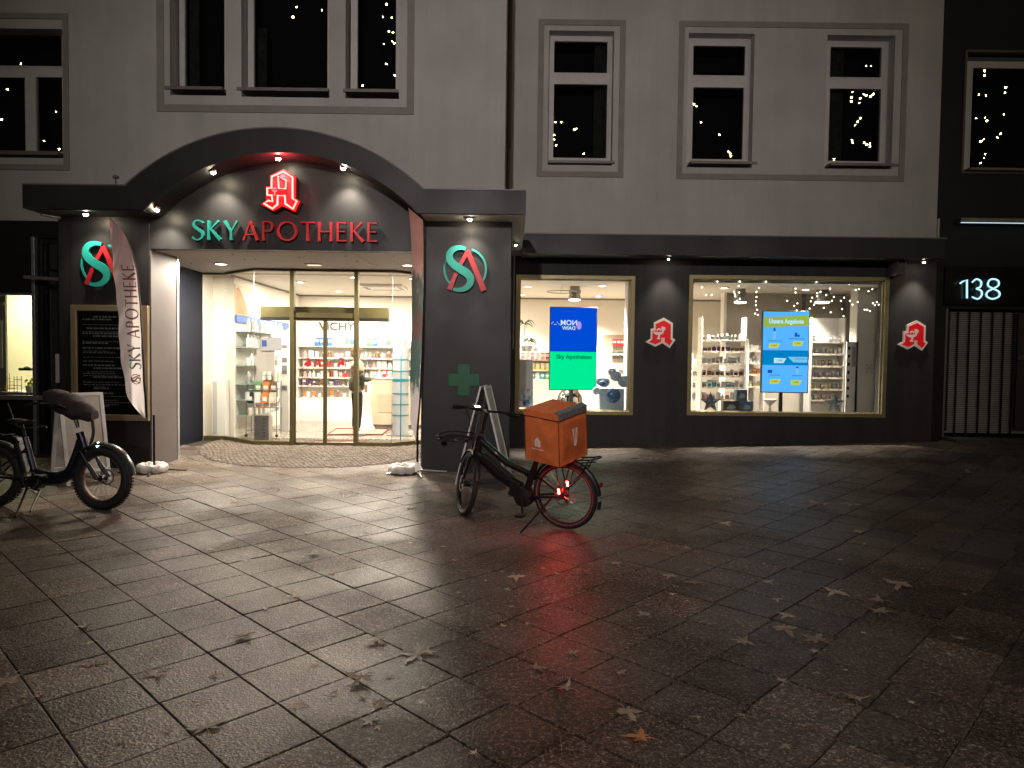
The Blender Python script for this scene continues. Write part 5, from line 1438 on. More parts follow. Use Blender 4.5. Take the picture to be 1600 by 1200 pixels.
def fat_bike():
    fx, fy = Gd(160, 796); hd = R(-4)
    wb = 1.22; rx = fx - wb * math.cos(hd); ry = fy - wb * math.sin(hd)
    M = placer((rx, ry, 0), hd, R(3)); T = lambda p: M @ Vector(p)
    t = thing('fat_tyre_bicycle', 'dark low-step electric bicycle with fat tyres and covered handlebar at the left edge', 'bicycle', (rx, ry, 0))
    Rr = .335
    H1 = Vector((wb - .29, 0, .86)); H0 = Vector((wb - .20, 0, .62)); ax = (H1 - H0).normalized()
    ST = Matrix.Translation(H0) @ Matrix.Rotation(R(-6), 4, ax) @ Matrix.Translation(-H0)
    TS = lambda p: M @ (ST @ Vector(p)); B = lambda: MB(T); BS = lambda: MB(TS)
    M_BLU = pm('dark_blue_frame', (.010, .013, .030), .3, metal=.3, coat=.5)
    M_GOLD = pm('bronze_rim', (.10, .06, .04), .5, metal=.4)
    w = wheel(t, (0, 0, Rr), Rr, .048, T, fat=True, rimcol=M_GOLD); w2 = wheel(t, (wb, 0, Rr), Rr, .048, TS, fat=True, rimcol=M_GOLD)
    BB = Vector((.48, 0, .30))
    f = B()
    f.tube(bezier_smooth([H0 + ax * .03, Vector((wb - .30, 0, .44)), Vector((.78, 0, .305)), Vector((.62, 0, .28)), BB], 5), .046, 12)
    f.tube(bezier_smooth([H0 + ax * .16, Vector((wb - .33, 0, .54)), Vector((.80, 0, .38)), Vector((.60, 0, .36)), Vector((.42, 0, .40))], 5), .032, 10)
    f.tube([BB, Vector((.34, 0, .74))], [.034, .028], 10); f.tube([H0 - ax * .02, H0 + ax * .20], .042, 12)
    for s in (-1, 1):
        f.tube([BB + Vector((-.04, s * .05, 0)), (0, s * .09, Rr)], .014, 8); f.tube([(.37, s * .02, .62), (0, s * .09, Rr)], .011, 8)
    f.build('frame', M_BLU, t, True)
    B().obox((.30, 0, .56), (.035, 0, -.01), (0, .045, 0), (-.06, 0, .19)).build('battery', M_BLACK, t, bevel=.012)
    B().obox((.335, .048, .55), (.020, 0, -.006), (0, .003, 0), (-.03, 0, .095)).build('battery_label', pm('label_grey', (.35, .35, .36), .5), t)
    B().obox(BB + Vector((-.02, 0, -.02)), (.10, 0, .01), (0, .06, 0), (0, 0, .055)).lathe(BB + Vector((.02, -.075, -.02)), [(.05, 0), (.08, .02), (.08, .12), (.05, .14)], 16, 'y').build('motor', M_BLACK, t, True)
    B().ring(BB + Vector((0, -.09, 0)), .085, .006, 30, 5, 'xz', .003).build('chainring', M_STEEL, t)
    for s, a in ((1, 200), (-1, 20)):
        e = BB + Vector((.17 * math.cos(R(a)), s * .11, .17 * math.sin(R(a))))
        c = B().tube([BB + Vector((0, s * .09, 0)), e], [.014, .011], 8).build('crank', M_BLACKM, t, True)
        B().obox(e + Vector((0, s * .055, 0)), (.045, 0, 0), (0, .045, 0), (0, 0, .011)).build('pedal', M_BLACK, c, bevel=.004)
    B().tube([(.34, 0, .72), (.30, 0, .88)], .015, 8).build('seat_post', M_BLACKM, t, True)
    B().ball((.25, 0, .915), .11, 16, (1.15, .8, .26)).ball((.36, 0, .91), .06, 12, (1.6, .55, .35)).build('saddle', M_BLACK, t, True)
    rk = B()
    for s in (-1, 1):
        rk.tube([(.33, s * .07, .70), (.1, s * .09, .76), (-.35, s * .09, .77)], .008, 7); rk.tube([(-.05, s * .09, .765), (0, s * .10, Rr)], .008, 7)
        rk.tube([(-.3, s * .09, .77), (0, s * .10, Rr + .03)], .008, 7)
    for x in (-.3, -.15, 0, .15): rk.tube([(x, -.09, .77), (x, .09, .77)], .007, 6)
    rk.build('rear_rack', M_BLACKM, t, True)
    B().tube(bezier_smooth([(.05, .1, 1.10), (.10, .10, .98), (.16, .10, .86), (.30, .10, .84), (.44, .1, .865), (.50, .10, .85)], 4), .008, 6).build('passenger_rail', M_STEEL, t, True)
    fender(B(), (0, 0, Rr), Rr + .035, .062, 35, 170).build('rear_mudguard', M_BLACK, t, True)
    ks = B(); 
    Mi = M.inverted()
    f1_ = Mi @ Vector((*Gd(24, 808), .006)); f2_ = Mi @ Vector((*Gd(47, 800), .006))
    ks.tube([BB + Vector((-.10, .02, -.05)), f1_], [.012, .01], 7); ks.tube([BB + Vector((-.08, .02, -.10)), BB + Vector((.02, .03, -.12)), f2_], [.012, .011, .01], 7)
    ks.build('kickstand', M_BLACKM, t, True)
    fk = BS()
    for s in (-1, 1):
        fk.tube([H0 + ax * .0 + Vector((0, s * .075, 0)), H0 + (Vector((wb - .01, 0, Rr)) - H0) * .55 + Vector((0, s * .078, 0))], .017, 10)
        fk.tube([H0 + (Vector((wb - .01, 0, Rr)) - H0) * .5 + Vector((0, s * .078, 0)), Vector((wb - .0, s * .08, Rr))], .023, 10)
    fk.tube([H0 + Vector((0, -.085, 0)), H0 + Vector((0, .085, 0))], .022, 8)
    fk.build('fork', M_BLACKM, t, True)
    fender(BS(), (wb, 0, Rr), Rr + .035, .062, 8, 172).build('front_mudguard', pm('mudguard_satin', (.10, .10, .105), .25, metal=.6), t, True)
    S1_ = H1 + ax * .16
    BS().tube([H1, S1_], .02, 10).build('stem', M_BLACKM, t, True)
    C = S1_
    for s in (-1, 1):
        BS().tube(bezier_smooth([C, C + Vector((.02, s * .08, .03)), C + Vector((-.02, s * .2, .10)), C + Vector((-.14, s * .30, .12)), C + Vector((-.24, s * .32, .10))], 4), .0125, 8).build('handlebar', M_BLACKM, t, True)
        BS().tube([C + Vector((-.16, s * .305, .12)), C + Vector((-.28, s * .325, .09))], .018, 8).build('grip', M_BLACK, t, True)
    BS().tube(bezier_smooth([C + Vector((.02, .05, .03)), C + Vector((.13, .08, -.02)), C + Vector((.17, .08, -.2)), C + Vector((.15, .06, -.36)), H0 + Vector((.05, .06, -.05))], 4), .016, 7).build('cables', M_BLACK, t, True)
    hl = BS().lathe(H0 + Vector((.10, 0, .06)), [(.02, 0), (.034, .01), (.036, .04), (.03, .048)], 16, 'x').build('headlight', M_BLACK, t, True)
    BS().lathe(H0 + Vector((.10, 0, .06)), [(.032, .0485), (.024, .066)], 16, 'x').build('headlight_lens', M_HEADL, hl)
    # rain cover over the bar: its own thing
    cc = M @ (ST @ (C + Vector((-.06, .05, .10))))
    mb = MB(); n = 14; m_ = 20; rnd = random.Random(4); rows = []
    for i in range(n + 1):
        u = i / n; p = Vector((-.26 + .50 * u, 0, .075 - .20 * u)); rad = .012 + .125 * math.sin(math.pi * (.12 + .80 * u)) ** .8
        rows.append([mb.V(cc + p + Vector((0, 1.35 * rad * math.cos(a) * (1 + .06 * math.sin(5 * a + i)), (.95 * rad * math.sin(a) + .012 * math.sin(3 * a + i * 1.3))))) for a in [2 * math.pi * k / m_ for k in range(m_)]])
    for a, b in zip(rows, rows[1:]):
        for k in range(m_): mb.F(a[k], a[(k + 1) % m_], b[(k + 1) % m_], b[k])
    mb.F(*reversed(rows[0])); mb.F(*rows[-1])
    tag(mb.build('handlebar_cover', pm('dark_cloth', (.030, .022, .024), .85, var=.3, vscale=18, bump=.4, bscale=30), None, True), 'dark crumpled cloth cover over the fat tyred bicycle handlebar', 'handlebar cover')
fat_bike()

# ------------------------------------------------------------------ inside the entrance: shelves, goods, counter, person
CM = {}
def cm(name, col, rough=.5):
    return pm('goods_' + name, col, rough)
COLS = {'white': (.72, .70, .66), 'cream': (.66, .58, .44), 'blue': (.06, .18, .42), 'pale blue': (.35, .50, .62), 'orange': (.70, .22, .04), 'red': (.50, .03, .03), 'green': (.12, .32, .14), 'pink': (.62, .30, .28),
        'brown': (.22, .11, .06), 'purple': (.14, .05, .22), 'yellow': (.72, .58, .14), 'grey': (.32, .32, .33), 'black': (.03, .03, .03), 'teal': (.05, .32, .34), 'dark red': (.14, .015, .02)}
PROTO = {}
def proto(shape, colour, w, h):
    key = (shape, colour)
    if key in PROTO: return PROTO[key]
    m1 = cm(colour.replace(' ', '_'), COLS[colour]); m2 = cm('white', COLS['white']); mb = MB()
    if shape == 'bottle':
        mb.lathe((0, 0, 0), [(.42, 0), (.46, .03), (.46, .62), (.38, .72), (.17, .78)], 12); mb.cur = 1
        mb.lathe((0, 0, 0), [(.17, .781), (.2, .79), (.2, .98), (.15, 1.0)], 10)
    elif shape == 'jar':
        mb.lathe((0, 0, 0), [(.44, 0), (.48, .05), (.48, .6), (.44, .66)], 14); mb.cur = 1
        mb.lathe((0, 0, 0), [(.49, .661), (.5, .70), (.5, .95), (.46, 1.0)], 14)
    elif shape == 'tube':
        mb.lathe((0, 0, 0), [(.3, 0), (.32, .04), (.32, .2), (.3, .21)], 10); mb.cur = 1
        A = [mb.V((.34 * math.cos(t), .30 * math.sin(t), .215)) for t in [2 * math.pi * k / 10 for k in range(10)]]
        B_ = [mb.V((.47 * math.cos(t), .05 * math.sin(t), 1.0)) for t in [2 * math.pi * k / 10 for k in range(10)]]
        for k in range(10): mb.F(A[k], A[(k + 1) % 10], B_[(k + 1) % 10], B_[k])
        mb.F(*B_); mb.F(*reversed(A))
        m1, m2 = m2, m1
    elif shape == 'bag':
        mb.box(-.44, .44, -.2, .2, 0, .8); mb.prism([(-.46, .8), (.46, .8), (.4, 1.0), (-.4, 1.0)], -.04, .04); mb.cur = 1
        mb.box(-.3, .3, -.23, -.2, .18, .6)
    else:
        mb.box(-.46, .46, -.3, .3, 0, 1.0); mb.cur = 1
        mb.box(-.40, .40, -.315, -.3, .45, .78)
    me = mb.mesh(shape, [m1, m2])
    PROTO[key] = me
    return me
NOUN = {'bottle': 'product_bottle', 'jar': 'product_jar', 'tube': 'product_tube', 'box': 'product_box', 'bag': 'product_bag'}
def item(shape, colour, x, y, z, w, h, where, rot=0):
    o = bpy.data.objects.new(NOUN[shape], proto(shape, colour, w, h)); COL.objects.link(o)
    o.location = (x, y, z + .0015); o.scale = (w, w, h); o.rotation_euler = (0, 0, rot)
    tag(o, 'small %s %s %s' % (colour, shape, where), shape, 'small goods ' + where)
    return o
RN = random.Random(21)
def shelf_unit(name, label, x0, x1, y, depth, levels, ztop, zbot, cat='shelf', back=True, mat=None, sides=True, th=.022):
    mat = mat or M_WHITE
    t = thing(name, label, cat, ((x0 + x1) / 2, y, zbot))
    if back: MB().box(x0, x1, y + depth - .02, y + depth, zbot, ztop).build('back_panel', mat, t)
    if sides:
        for x in (x0, x1 - .03): MB().box(x, x + .03, y, y + depth - .021, zbot, ztop).build('side_panel', mat, t)
    for z in levels:
        MB().box(x0 + .04, x1 - .04, y - .004, y + .001, z - .03, z + .008).build('price_strip', pm('price_strip', (.55, .48, .40), .5, var=.6, vscale=14), t)
        MB().box(x0 + (.031 if sides else 0), x1 - (.031 if sides else 0), y + .002, y + depth - .021, z - th, z).build('shelf_board', mat, t)
    return t
# back wall unit (seen through the doors)
lv_px = [(541, 2.0), (559, 0), (574, 0), (589, 0), (602, 0), (620, 0)]
zs = [EYE - (p + 3.5 - 560) / 63.2 for p, _ in lv_px] 
bx0, bx1 = XL + .03, -.9
unit = shelf_unit('back_wall_shelf', 'long white wall shelf full of small goods behind the sliding doors', bx0, bx1, YB - .36, .34, zs, 2.15, FLR + .5)
MB().box(bx0, bx1, YB - .5, YB - .02, FLR, zs[-1] - .03).build('base_cabinet', M_WHITE, unit)
ordn = ['top', 'second', 'third', 'fourth', 'fifth', 'lowest']
pal = [['white', 'white', 'blue', 'cream', 'green', 'white'], ['white', 'cream', 'pale blue', 'white', 'pink', 'brown'], ['white', 'red', 'pink', 'white', 'cream', 'grey'], ['white', 'white', 'red', 'cream', 'pink', 'white'], ['white', 'grey', 'white', 'purple', 'pale blue', 'brown'], ['white', 'cream', 'orange', 'orange', 'white', 'brown']]
for k, z in enumerate(zs):
    x = bx0 + .12
    while x < bx1 - .05:
        if -1.6 < x and k > 3: break
        w = RN.uniform(.07, .12); shp = RN.choice(['bottle', 'bottle', 'box', 'tube', 'jar']); c = RN.choice(pal[k])
        h = RN.uniform(.13, .20) if shp != 'jar' else .10
        if shp == 'box': w *= 1.15
        item(shp, c, x + w / 2, YB - .24 + RN.uniform(-.04, .02), z, w, h, 'on the %s board of the long shelf behind the doors' % ordn[k])
        x += w + RN.choice((.012, .02, .03, .07))
# groups that read clearly in the photograph
for i in range(4):
    item('box', 'blue', -4.72 + i * .1, YB - .34, zs[0] + .0, .095, .2, 'at the front left of the top board behind the doors')
    item('box', 'orange', -2.72 + i * .12, YB - .42, zs[5], .1, .17, 'at the front middle of the lowest board behind the doors')
# brand lettering on the back wall
q0 = U(500, 510, YB - .03); q1 = U(552, 510, YB - .03)
tag(text_poly(MB(), 'VICHY', (q0[0] + q1[0]) / 2, YB - .015, q0[1], .27, .02, 'CENTER', sx=1.12, bold=.003).build('wall_lettering', pm('letter_grey', (.10, .10, .10), .5), None), 'dark grey capital lettering high on the bright back wall', 'lettering')
# left wall glass shelves with bottles
t = thing('glass_wall_shelf', 'glass shelves full of white bottles along the left wall', 'shelf', (XL + .2, 14.6, FLR))
for k in range(6):
    z = [2.10, 1.80, 1.45, 1.10, .80, .50][k]
    MB().box(XL + .01, XL + .34, 13.34, 15.3, z - .012, z).build('shelf_board', pm('glass_edge', (.32, .42, .38), .15), t)
    y = 13.4
    while y < 15.2:
        shp = 'bottle' if k in (0, 1, 3) else RN.choice(['box', 'bottle', 'jar']); c = RN.choice(['white', 'white', 'white', 'grey', 'cream']) if k != 4 else RN.choice(['teal', 'white', 'pale blue'])
        w = .085; h = .24 if shp == 'bottle' else .15
        item(shp, c, XL + .25 + RN.uniform(-.04, .03), y, z, w, h, 'on the %s glass shelf of the left wall' % ordn[k]); y += RN.choice((.092, .095, .1, .12))
MB().box(XL, XL + .012, 13.31, 15.4, .3, 2.3).build('back_panel', M_WHITE, t)
# poster and blue header strip on the left wall
p0 = U(366, 508, 13.75)
def wallrect(y0, y1, z0, z1, th=.02): return MB().box(XL + .002, XL + th, y0, y1, z0, z1)
ps = tag(wallrect(13.31, 14.2, 2.42, 2.98).build('wall_poster', pm('poster_cream', (.60, .50, .38), .6), None), 'brown and cream wall poster above the blue strip at left', 'poster')
mb = MB(); pts = [(13.33, 2.43), (13.95, 2.43), (13.88, 2.6), (13.75, 2.72), (13.6, 2.86), (13.45, 2.94), (13.33, 2.9)]
A = [mb.V((XL + .0225, a, b)) for a, b in pts]; mb.F(*A)
mb.build('poster_shape', pm('poster_brown', (.42, .20, .09), .6, var=.3, vscale=5), ps)
tag(wallrect(13.31, 16.4, 2.27, 2.40, .05).build('header_strip', pm('strip_blue', (.08, .15, .42), .5, var=.1), None), 'long blue header strip along the left wall above the bottles', 'sign strip')
# folded white screen / cabinet behind the side glass
x0, x1, z0, z1 = Rc(331, 593, 352, 676, 13.0)
t = thing('white_cabinet', 'tall narrow white cabinet behind the left side glass', 'cabinet', ((x0 + x1) / 2, 13.1, FLR))
MB().box(x0, x1, 13.0, 13.2, FLR + .03, z1).build('cabinet_body', M_WHITE, t, bevel=.006)
MB().box(x0 + .02, x0 + .1, 12.988, 12.999, FLR + .1, z1 - .04).build('cabinet_door', pm('door_grey', (.50, .49, .47), .4), t, bevel=.003)
MB().box(x0 + .03, x1 - .02, 13.02, 13.18, FLR, FLR + .03).build('plinth', M_SILL, t)
# bag display rack
def rack():
    Y = 13.5; x0, x1, z0, z1 = Rc(386, 525, 438, 690, Y); z0 = FLR
    t = thing('display_rack', 'wheeled grey display rack hung with green and orange packs near the left glass', 'display rack', ((x0 + x1) / 2, Y, z0))
    zm = U(400, 607, Y)[1]
    MB().box(x0 + .14, x1 - .12, Y + .02, Y + .05, zm - .1, z1 - .25).build('rack_panel', pm('rack_grey', (.42, .38, .35), .5), t)
    MB().box(x0 + .26, x1 + .02, Y - .01, Y + .015, z1 - .28, z1 - .03).build('header_board', pm('header_grey', (.35, .34, .36), .5), t)
    MB().box(x0 + .29, x0 + .38, Y - .016, Y - .011, z1 - .2, z1 - .08).build('header_picture', pm('strip_blue2', (.03, .08, .25), .5), t)
    fr = MB()
    for x in (x0 + .03, x1 - .03):
        for y in (Y - .12, Y + .14): fr.tube([(x, y, z0 + .05), (x, y, zm + .15)], .010, 6)
    for z in (z0 + .12, zm - .35, zm): 
        fr.tube([(x0 + .03, Y - .12, z), (x1 - .03, Y - .12, z), (x1 - .03, Y + .14, z), (x0 + .03, Y + .14, z)], .007, 6, closed=True)
    fr.build('rack_frame', M_STEEL, t, True)
    for x in (x0 + .03, x1 - .03):
        MB().ball((x, Y - .12, z0 + .03), .03, 10).build('caster', M_BLACK, t, True)
    MB().box(x0 + .04, x1 - .04, Y - .11, Y + .13, zm - .36, zm - .345).build('rack_shelf', M_WHITE, t)
    cs = [('green', 0), ('green', 1), ('orange', 2), ('brown', 3)]
    for i, (c, k) in enumerate(cs): item('bag', c, x0 + .10 + i * .145, Y - .06, zm - .06, .14, .2, 'hanging in the upper row of the grey display rack')
    for i, c in enumerate(['black', 'white', 'orange', 'cream']): item('bag', c, x0 + .10 + i * .14, Y - .09, zm - .27, .13, .2, 'hanging in the lower row of the grey display rack')
    for i, c in enumerate(['white', 'pink', 'cream', 'white']): item('box', c, x0 + .10 + i * .14, Y - .02, zm - .344, .12, .07, 'lying on the shelf of the grey display rack')
    for i in range(2):
        for j in range(2): item('jar', 'white', x0 + .36 + i * .09, Y - .08, zm + .17 + j * .085, .08, .07, 'stacked on top of the packs of the display rack')
rack()
x0, x1, z0, z1 = Rc(397, 649, 420, 690, 12.75)
t = thing('metal_bin', 'brushed metal box with a row of dark holes low behind the left glass', 'metal box', ((x0 + x1) / 2, 12.8, FLR))
MB().box(x0, x1, 12.75, 12.95, FLR + .001, z1).build('bin_body', M_STEEL, t, bevel=.008)
for k in range(6):
    MB().lathe(((x0 + x1) / 2 + .05, 12.744, FLR + .09 + k * .062), [(.012, 0), (.012, .005)], 10, 'y').build('hole', M_BLACK, t)
# white board with dark screens at the left door post
x0, x1, z0, z1 = Rc(437, 527, 453, 655, 14.6)
t = thing('white_info_stand', 'narrow white info stand with small grey screens left of the doors', 'info stand', ((x0 + x1) / 2, 14.6, FLR))
MB().box(x0, x1 - .02, 14.6, 14.66, FLR, z1).build('stand_body', M_WHITE, t, bevel=.004)
for k, (a, b) in enumerate(((.06, .12), (.32, .42), (.48, .66), (.9, 1.0))):
    MB().box(x0 + .05, x1 - .06, 14.59, 14.599, z1 - b - .1, z1 - a - .1).build('stand_screen', pm('screen_grey', (.16, .16, .17), .3), t)

# red letter stickers on the sliding doors
for k, (px, py, lab) in enumerate(((481, 565, 'red letter sticker on the left sliding door leaf'), (533, 565, 'red letter sticker on the right sliding door leaf'))):
    Y = YG + .018; X, Z = U(px, py, Y)
    s = .0072
    P = [(-9, -7), (-6, -9), (0, -6), (3, -9.5), (9, -7), (7, -5), (6.5, 4), (2, 8.5), (-4, 7), (-6, 4.5), (-3, 4), (1, 4.5), (2.5, 1.5), (-3, -1), (-6.5, -3.5)]
    mb = MB().prism([(X + a * s * 1.1, Z + b * s * 1.15) for a, b in P], Y - .002, Y)
    tag(mb.build('door_sticker', pm('sticker_red', (.45, .01, .015), .4), None), lab, 'sticker')

# AC cassette
t = thing('air_conditioner', 'square white ceiling air conditioner with slots right of the doors', 'air conditioner', (-3.0, 15.2, CEIL))
a = ray(600, 447); k = (CEIL - EYE) / a.z; c = a * k
MB().box(c.x - .45, c.x + .45, c.y - .45, c.y + .45, CEIL - .05, CEIL - .001).build('cassette', M_WHITE, t, bevel=.01)
for s in (-1, 1):
    MB().box(c.x + s * .36 - .04, c.x + s * .36 + .04, c.y - .3, c.y + .3, CEIL - .054, CEIL - .0505).build('slot', M_SILL, t)
    MB().box(c.x - .3, c.x + .3, c.y + s * .36 - .04, c.y + s * .36 + .04, CEIL - .0545, CEIL - .0508).build('slot', M_SILL, t)

# counter
x0, x1, z0, z1 = Rc(577, 592, 622, 664, 15.3)
t = thing('sales_counter', 'beige sales counter behind the right door leaf', 'counter', ((x0 + x1) / 2, 15.5, FLR))
MB().box(x0, x1 + .9, 15.3, 15.95, FLR + .08, z1).build('counter_body', M_BEIGE, t, bevel=.006)
MB().box(x0 + .03, x1 + .88, 15.34, 15.9, FLR, FLR + .079).build('plinth', M_SILL, t)
MB().box(x0 - .02, x1 + .92, 15.27, 15.98, z1 + .001, z1 + .03).build('counter_top', M_WHITE, t, bevel=.004)
MB().box(x0 + .2, x0 + .5, 15.285, 15.299, FLR + .35, FLR + .75).build('front_panel', pm('beige2', (.55, .42, .30), .5), t, bevel=.004)
for i, (s_, c) in enumerate((('box', 'pink'), ('bottle', 'white'), ('box', 'red'), ('jar', 'cream'), ('bottle', 'pink'), ('box', 'white'))):
    item(s_, c, x0 + .08 + i * .11, 15.45, z1 + .031, .09, .13 + .02 * (i % 3), 'standing on the beige sales counter')
# white pedestal column
X, _ = U(572, 640, 14.9)
t = thing('white_pedestal', 'white flared pedestal holding small bottles beside the counter', 'pedestal', (X, 14.9, FLR))
MB().lathe((X, 14.9, FLR), [(.20, 0), (.20, .02), (.15, .1), (.11, .4), (.10, .7), (.13, .78), (.13, .80)], 20).build('pedestal_body', M_WHITE, t, True)
for i, (dx, s_, c) in enumerate(((-.06, 'bottle', 'white'), (.0, 'bottle', 'brown'), (.06, 'jar', 'white'))): item(s_, c, X + dx, 14.9, FLR + .80, .08, .22, 'standing on the white pedestal')
# grey display column with teal bands
x0, x1, z0, z1 = Rc(612.5, 541, 637.5, 665, 13.9)
t = thing('display_column', 'tall grey display column with teal cross bands behind the right glass', 'display column', ((x0 + x1) / 2, 13.95, FLR))
MB().lathe(((x0 + x1) / 2, 14.0, FLR), [((x1 - x0) / 2, .02), ((x1 - x0) / 2, z1 - FLR)], 24).build('column_body', pm('column_grey', (.42, .44, .46), .5), t, True)
for py, hh in ((562, .018), (580, .018), (594, .05), (615, .018), (632, .018), (649, .018)):
    z = U(625, py, 13.9)[1]
    MB().lathe(((x0 + x1) / 2, 14.0, z), [((x1 - x0) / 2 + .006, -hh / 2), ((x1 - x0) / 2 + .006, hh / 2)], 24).build('teal_band', pm('teal_band', (.01, .22, .26), .5), t, True)
MB().box((x0 + x1) / 2 - .25, (x0 + x1) / 2 + .25, 13.8, 14.2, FLR, FLR + .02).build('column_foot', M_SILL, t)
for i, (s_, c) in enumerate((('bottle', 'grey'), ('bottle', 'pink'))): item(s_, c, (x0 + x1) / 2 - .06 + i * .12, 14.0, z1 + .001, .08, .2, 'standing on top of the grey display column')
X, _ = U(626, 620, YG - .02)
za = U(626, 690, YG - .02)[1]; zb_ = U(626, 555, YG - .02)[1]
# the vertical stripe is a film stripe on the glass
mb = MB(); a = Vector((gx[5], gy[5], 0)); b = Vector((gx[6], gy[6], 0)); dd = (b - a).normalized(); f = .0
r_ = ray(626, 620); det = dd.x * r_.y - dd.y * r_.x; tt = (a.x * dd.y - a.y * dd.x) / (r_.x * dd.y - r_.y * dd.x); P = r_ * tt
n_ = Vector((-dd.y, dd.x, 0)); P.z = 0
mb.obox(P - n_ * .008 + Vector((0, 0, (za + zb_) / 2)), dd * .010, n_ * .0015, (0, 0, (zb_ - za) / 2))
tag(mb.build('glass_stripe', pm('teal_film', (.01, .20, .28), .5), None), 'thin vertical teal stripe on the right side glass', 'glass stripe')
# mats
def mat_(px, label, z=FLR + .004):
    P = [Gd(a, b, z) for a, b in px]
    o = MB().prismz(P, z, z + .008); t = thing('door_mat', label, 'mat', (P[0][0], P[0][1], FLR))
    o.build('mat_field', pm('mat_beige', (.36, .27, .21), .9), t)
    mb = MB(); mb.tube([(p[0], p[1], z + .011) for p in P], .018, 5, closed=True, flat=.5); mb.build('mat_border', pm('mat_border', (.22, .08, .06), .9), t)
mat_([(512, 680), (525, 671), (607, 671), (597, 680)], 'beige mat with reddish border inside the doors')
mat_([(483, 694.5), (492, 690.5), (573, 690.5), (566, 694.5)], 'grey mat right behind the door threshold')

# ------------------------------------------------------------------ skinned figures
def skin_obj(name, joints, edges, mat, parent=None, sub=2, root=0, off=(0, 0, 0)):
    me = bpy.data.meshes.new(name); me.from_pydata([tuple(Vector(j[0]) - Vector(off)) for j in joints], edges, []); me.materials.append(mat)
    o = bpy.data.objects.new(name, me); COL.objects.link(o)
    if parent: o.parent = parent
    else: o.location = off
    o.modifiers.new('skin', 'SKIN').use_smooth_shade = True
    sv = me.skin_vertices[0].data
    for i, j in enumerate(joints):
        r = j[1]; sv[i].radius = (r, r) if not isinstance(r, tuple) else r
    sv[root].use_root = True
    s = o.modifiers.new('sub', 'SUBSURF'); s.levels = sub; s.render_levels = sub
    return o
def person():
    X, _ = U(557, 681, 13.85); Y = 13.85; F = FLR + .012
    t = thing('person', 'person in beige and olive jacket and dark trousers standing inside behind the glass doors', 'person', (X, Y, FLR))
    th = R(-28)    # faces right and away
    def L(p): # local: x = facing, y = left, z
        c, s = math.cos(th + R(55)), math.sin(th + R(55))
        return (p[0] * c - p[1] * s, p[0] * s + p[1] * c, p[2] + F - FLR)
    H = 1.70
    skin = pm('skin', (.48, .28, .20), .55)
    body = [((0, 0, .93), .125), ((0, 0, 1.08), .12), ((0, 0, 1.25), .135), ((0, 0, 1.40), .11), ((0, 0, 1.48), .055), ((.015, 0, 1.56), .06), ((.02, 0, 1.62), .088), ((.01, 0, 1.69), .075),
            ((0, .09, .88), .085), ((.01, .10, .50), .055), ((-.02, .11, .09), .038), ((.13, .12, .035), .032),
            ((0, -.09, .88), .085), ((.02, -.10, .50), .055), ((.0, -.11, .09), .038), ((.15, -.12, .035), .032),
            ((0, .19, 1.39), .05), ((.03, .25, 1.12), .042), ((.24, .14, 1.10), .03), ((.30, .10, 1.11), .028),
            ((0, -.19, 1.39), .05), ((.03, -.25, 1.12), .042), ((.24, -.12, 1.12), .03), ((.30, -.08, 1.13), .028)]
    E = [(0, 1), (1, 2), (2, 3), (3, 4), (4, 5), (5, 6), (6, 7), (0, 8), (8, 9), (9, 10), (10, 11), (0, 12), (12, 13), (13, 14), (14, 15), (3, 16), (16, 17), (17, 18), (18, 19), (3, 20), (20, 21), (21, 22), (22, 23)]
    skin_obj('body', [(L(p), r) for p, r in body], E, skin, t)
    # fingers
    for s in (1, -1):
        for k in range(5):
            b = (.315, s * .09 + (k - 2) * .014, 1.115 + .004 * k); m = (.35, s * .075 + (k - 2) * .014, 1.12); e = (.36, s * .06 + (k - 2) * .013, 1.10)
            if k == 4: m = (.33, s * .05, 1.14); e = (.345, s * .04, 1.145)
            skin_obj('finger', [(L(b), .009), (L(m), .008), (L(e), .007)], [(0, 1), (1, 2)], skin, t, 1)
    # face
    for s in (1, -1):
        MB(lambda p: Vector(L(p)) + t.location).ball((.105, s * .03, 1.635), .010, 8).build('eye', M_BLACK, t, True)
        MB(lambda p: Vector(L(p)) + t.location).ball((.01, s * .086, 1.625), .022, 8, (1, .4, 1.4)).build('ear', skin, t, True)
    MB(lambda p: Vector(L(p)) + t.location).ball((.115, 0, 1.612), .014, 8, (1, .8, 1.5)).build('nose', skin, t, True)
    MB(lambda p: Vector(L(p)) + t.location).ball((.10, 0, 1.575), .018, 8, (.5, 1.2, .35)).build('mouth', pm('lips', (.35, .12, .10), .5), t, True)
    hair = pm('hair_light_brown', (.20, .13, .07), .8, bump=.5, bscale=60)
    MB(lambda p: Vector(L(p)) + t.location).ball((-.012, 0, 1.665), .108, 16, (1.0, .92, 1.05)).ball((-.045, 0, 1.60), .085, 14, (.9, .95, 1.1)).build('hair', hair, t, True)
    jb = pm('jacket_beige', (.46, .38, .27), .85, bump=.5, bscale=14); jo = pm('jacket_olive', (.10, .11, .07), .85, bump=.5, bscale=14)
    skin_obj('jacket_top', [(L((0, 0, 1.22)), .165), (L((0, 0, 1.36)), .165), (L((0, 0, 1.47)), .085), (L((0, .19, 1.38)), .082), (L((.02, .255, 1.22)), .07), (L((0, -.19, 1.38)), .082), (L((.02, -.255, 1.22)), .07)],
             [(0, 1), (1, 2), (1, 3), (3, 4), (1, 5), (5, 6)], jb, t)
    skin_obj('jacket_bottom', [(L((0, 0, .84)), .155), (L((0, 0, .96)), .17), (L((0, 0, 1.20)), .172)], [(0, 1), (1, 2)], jo, t)
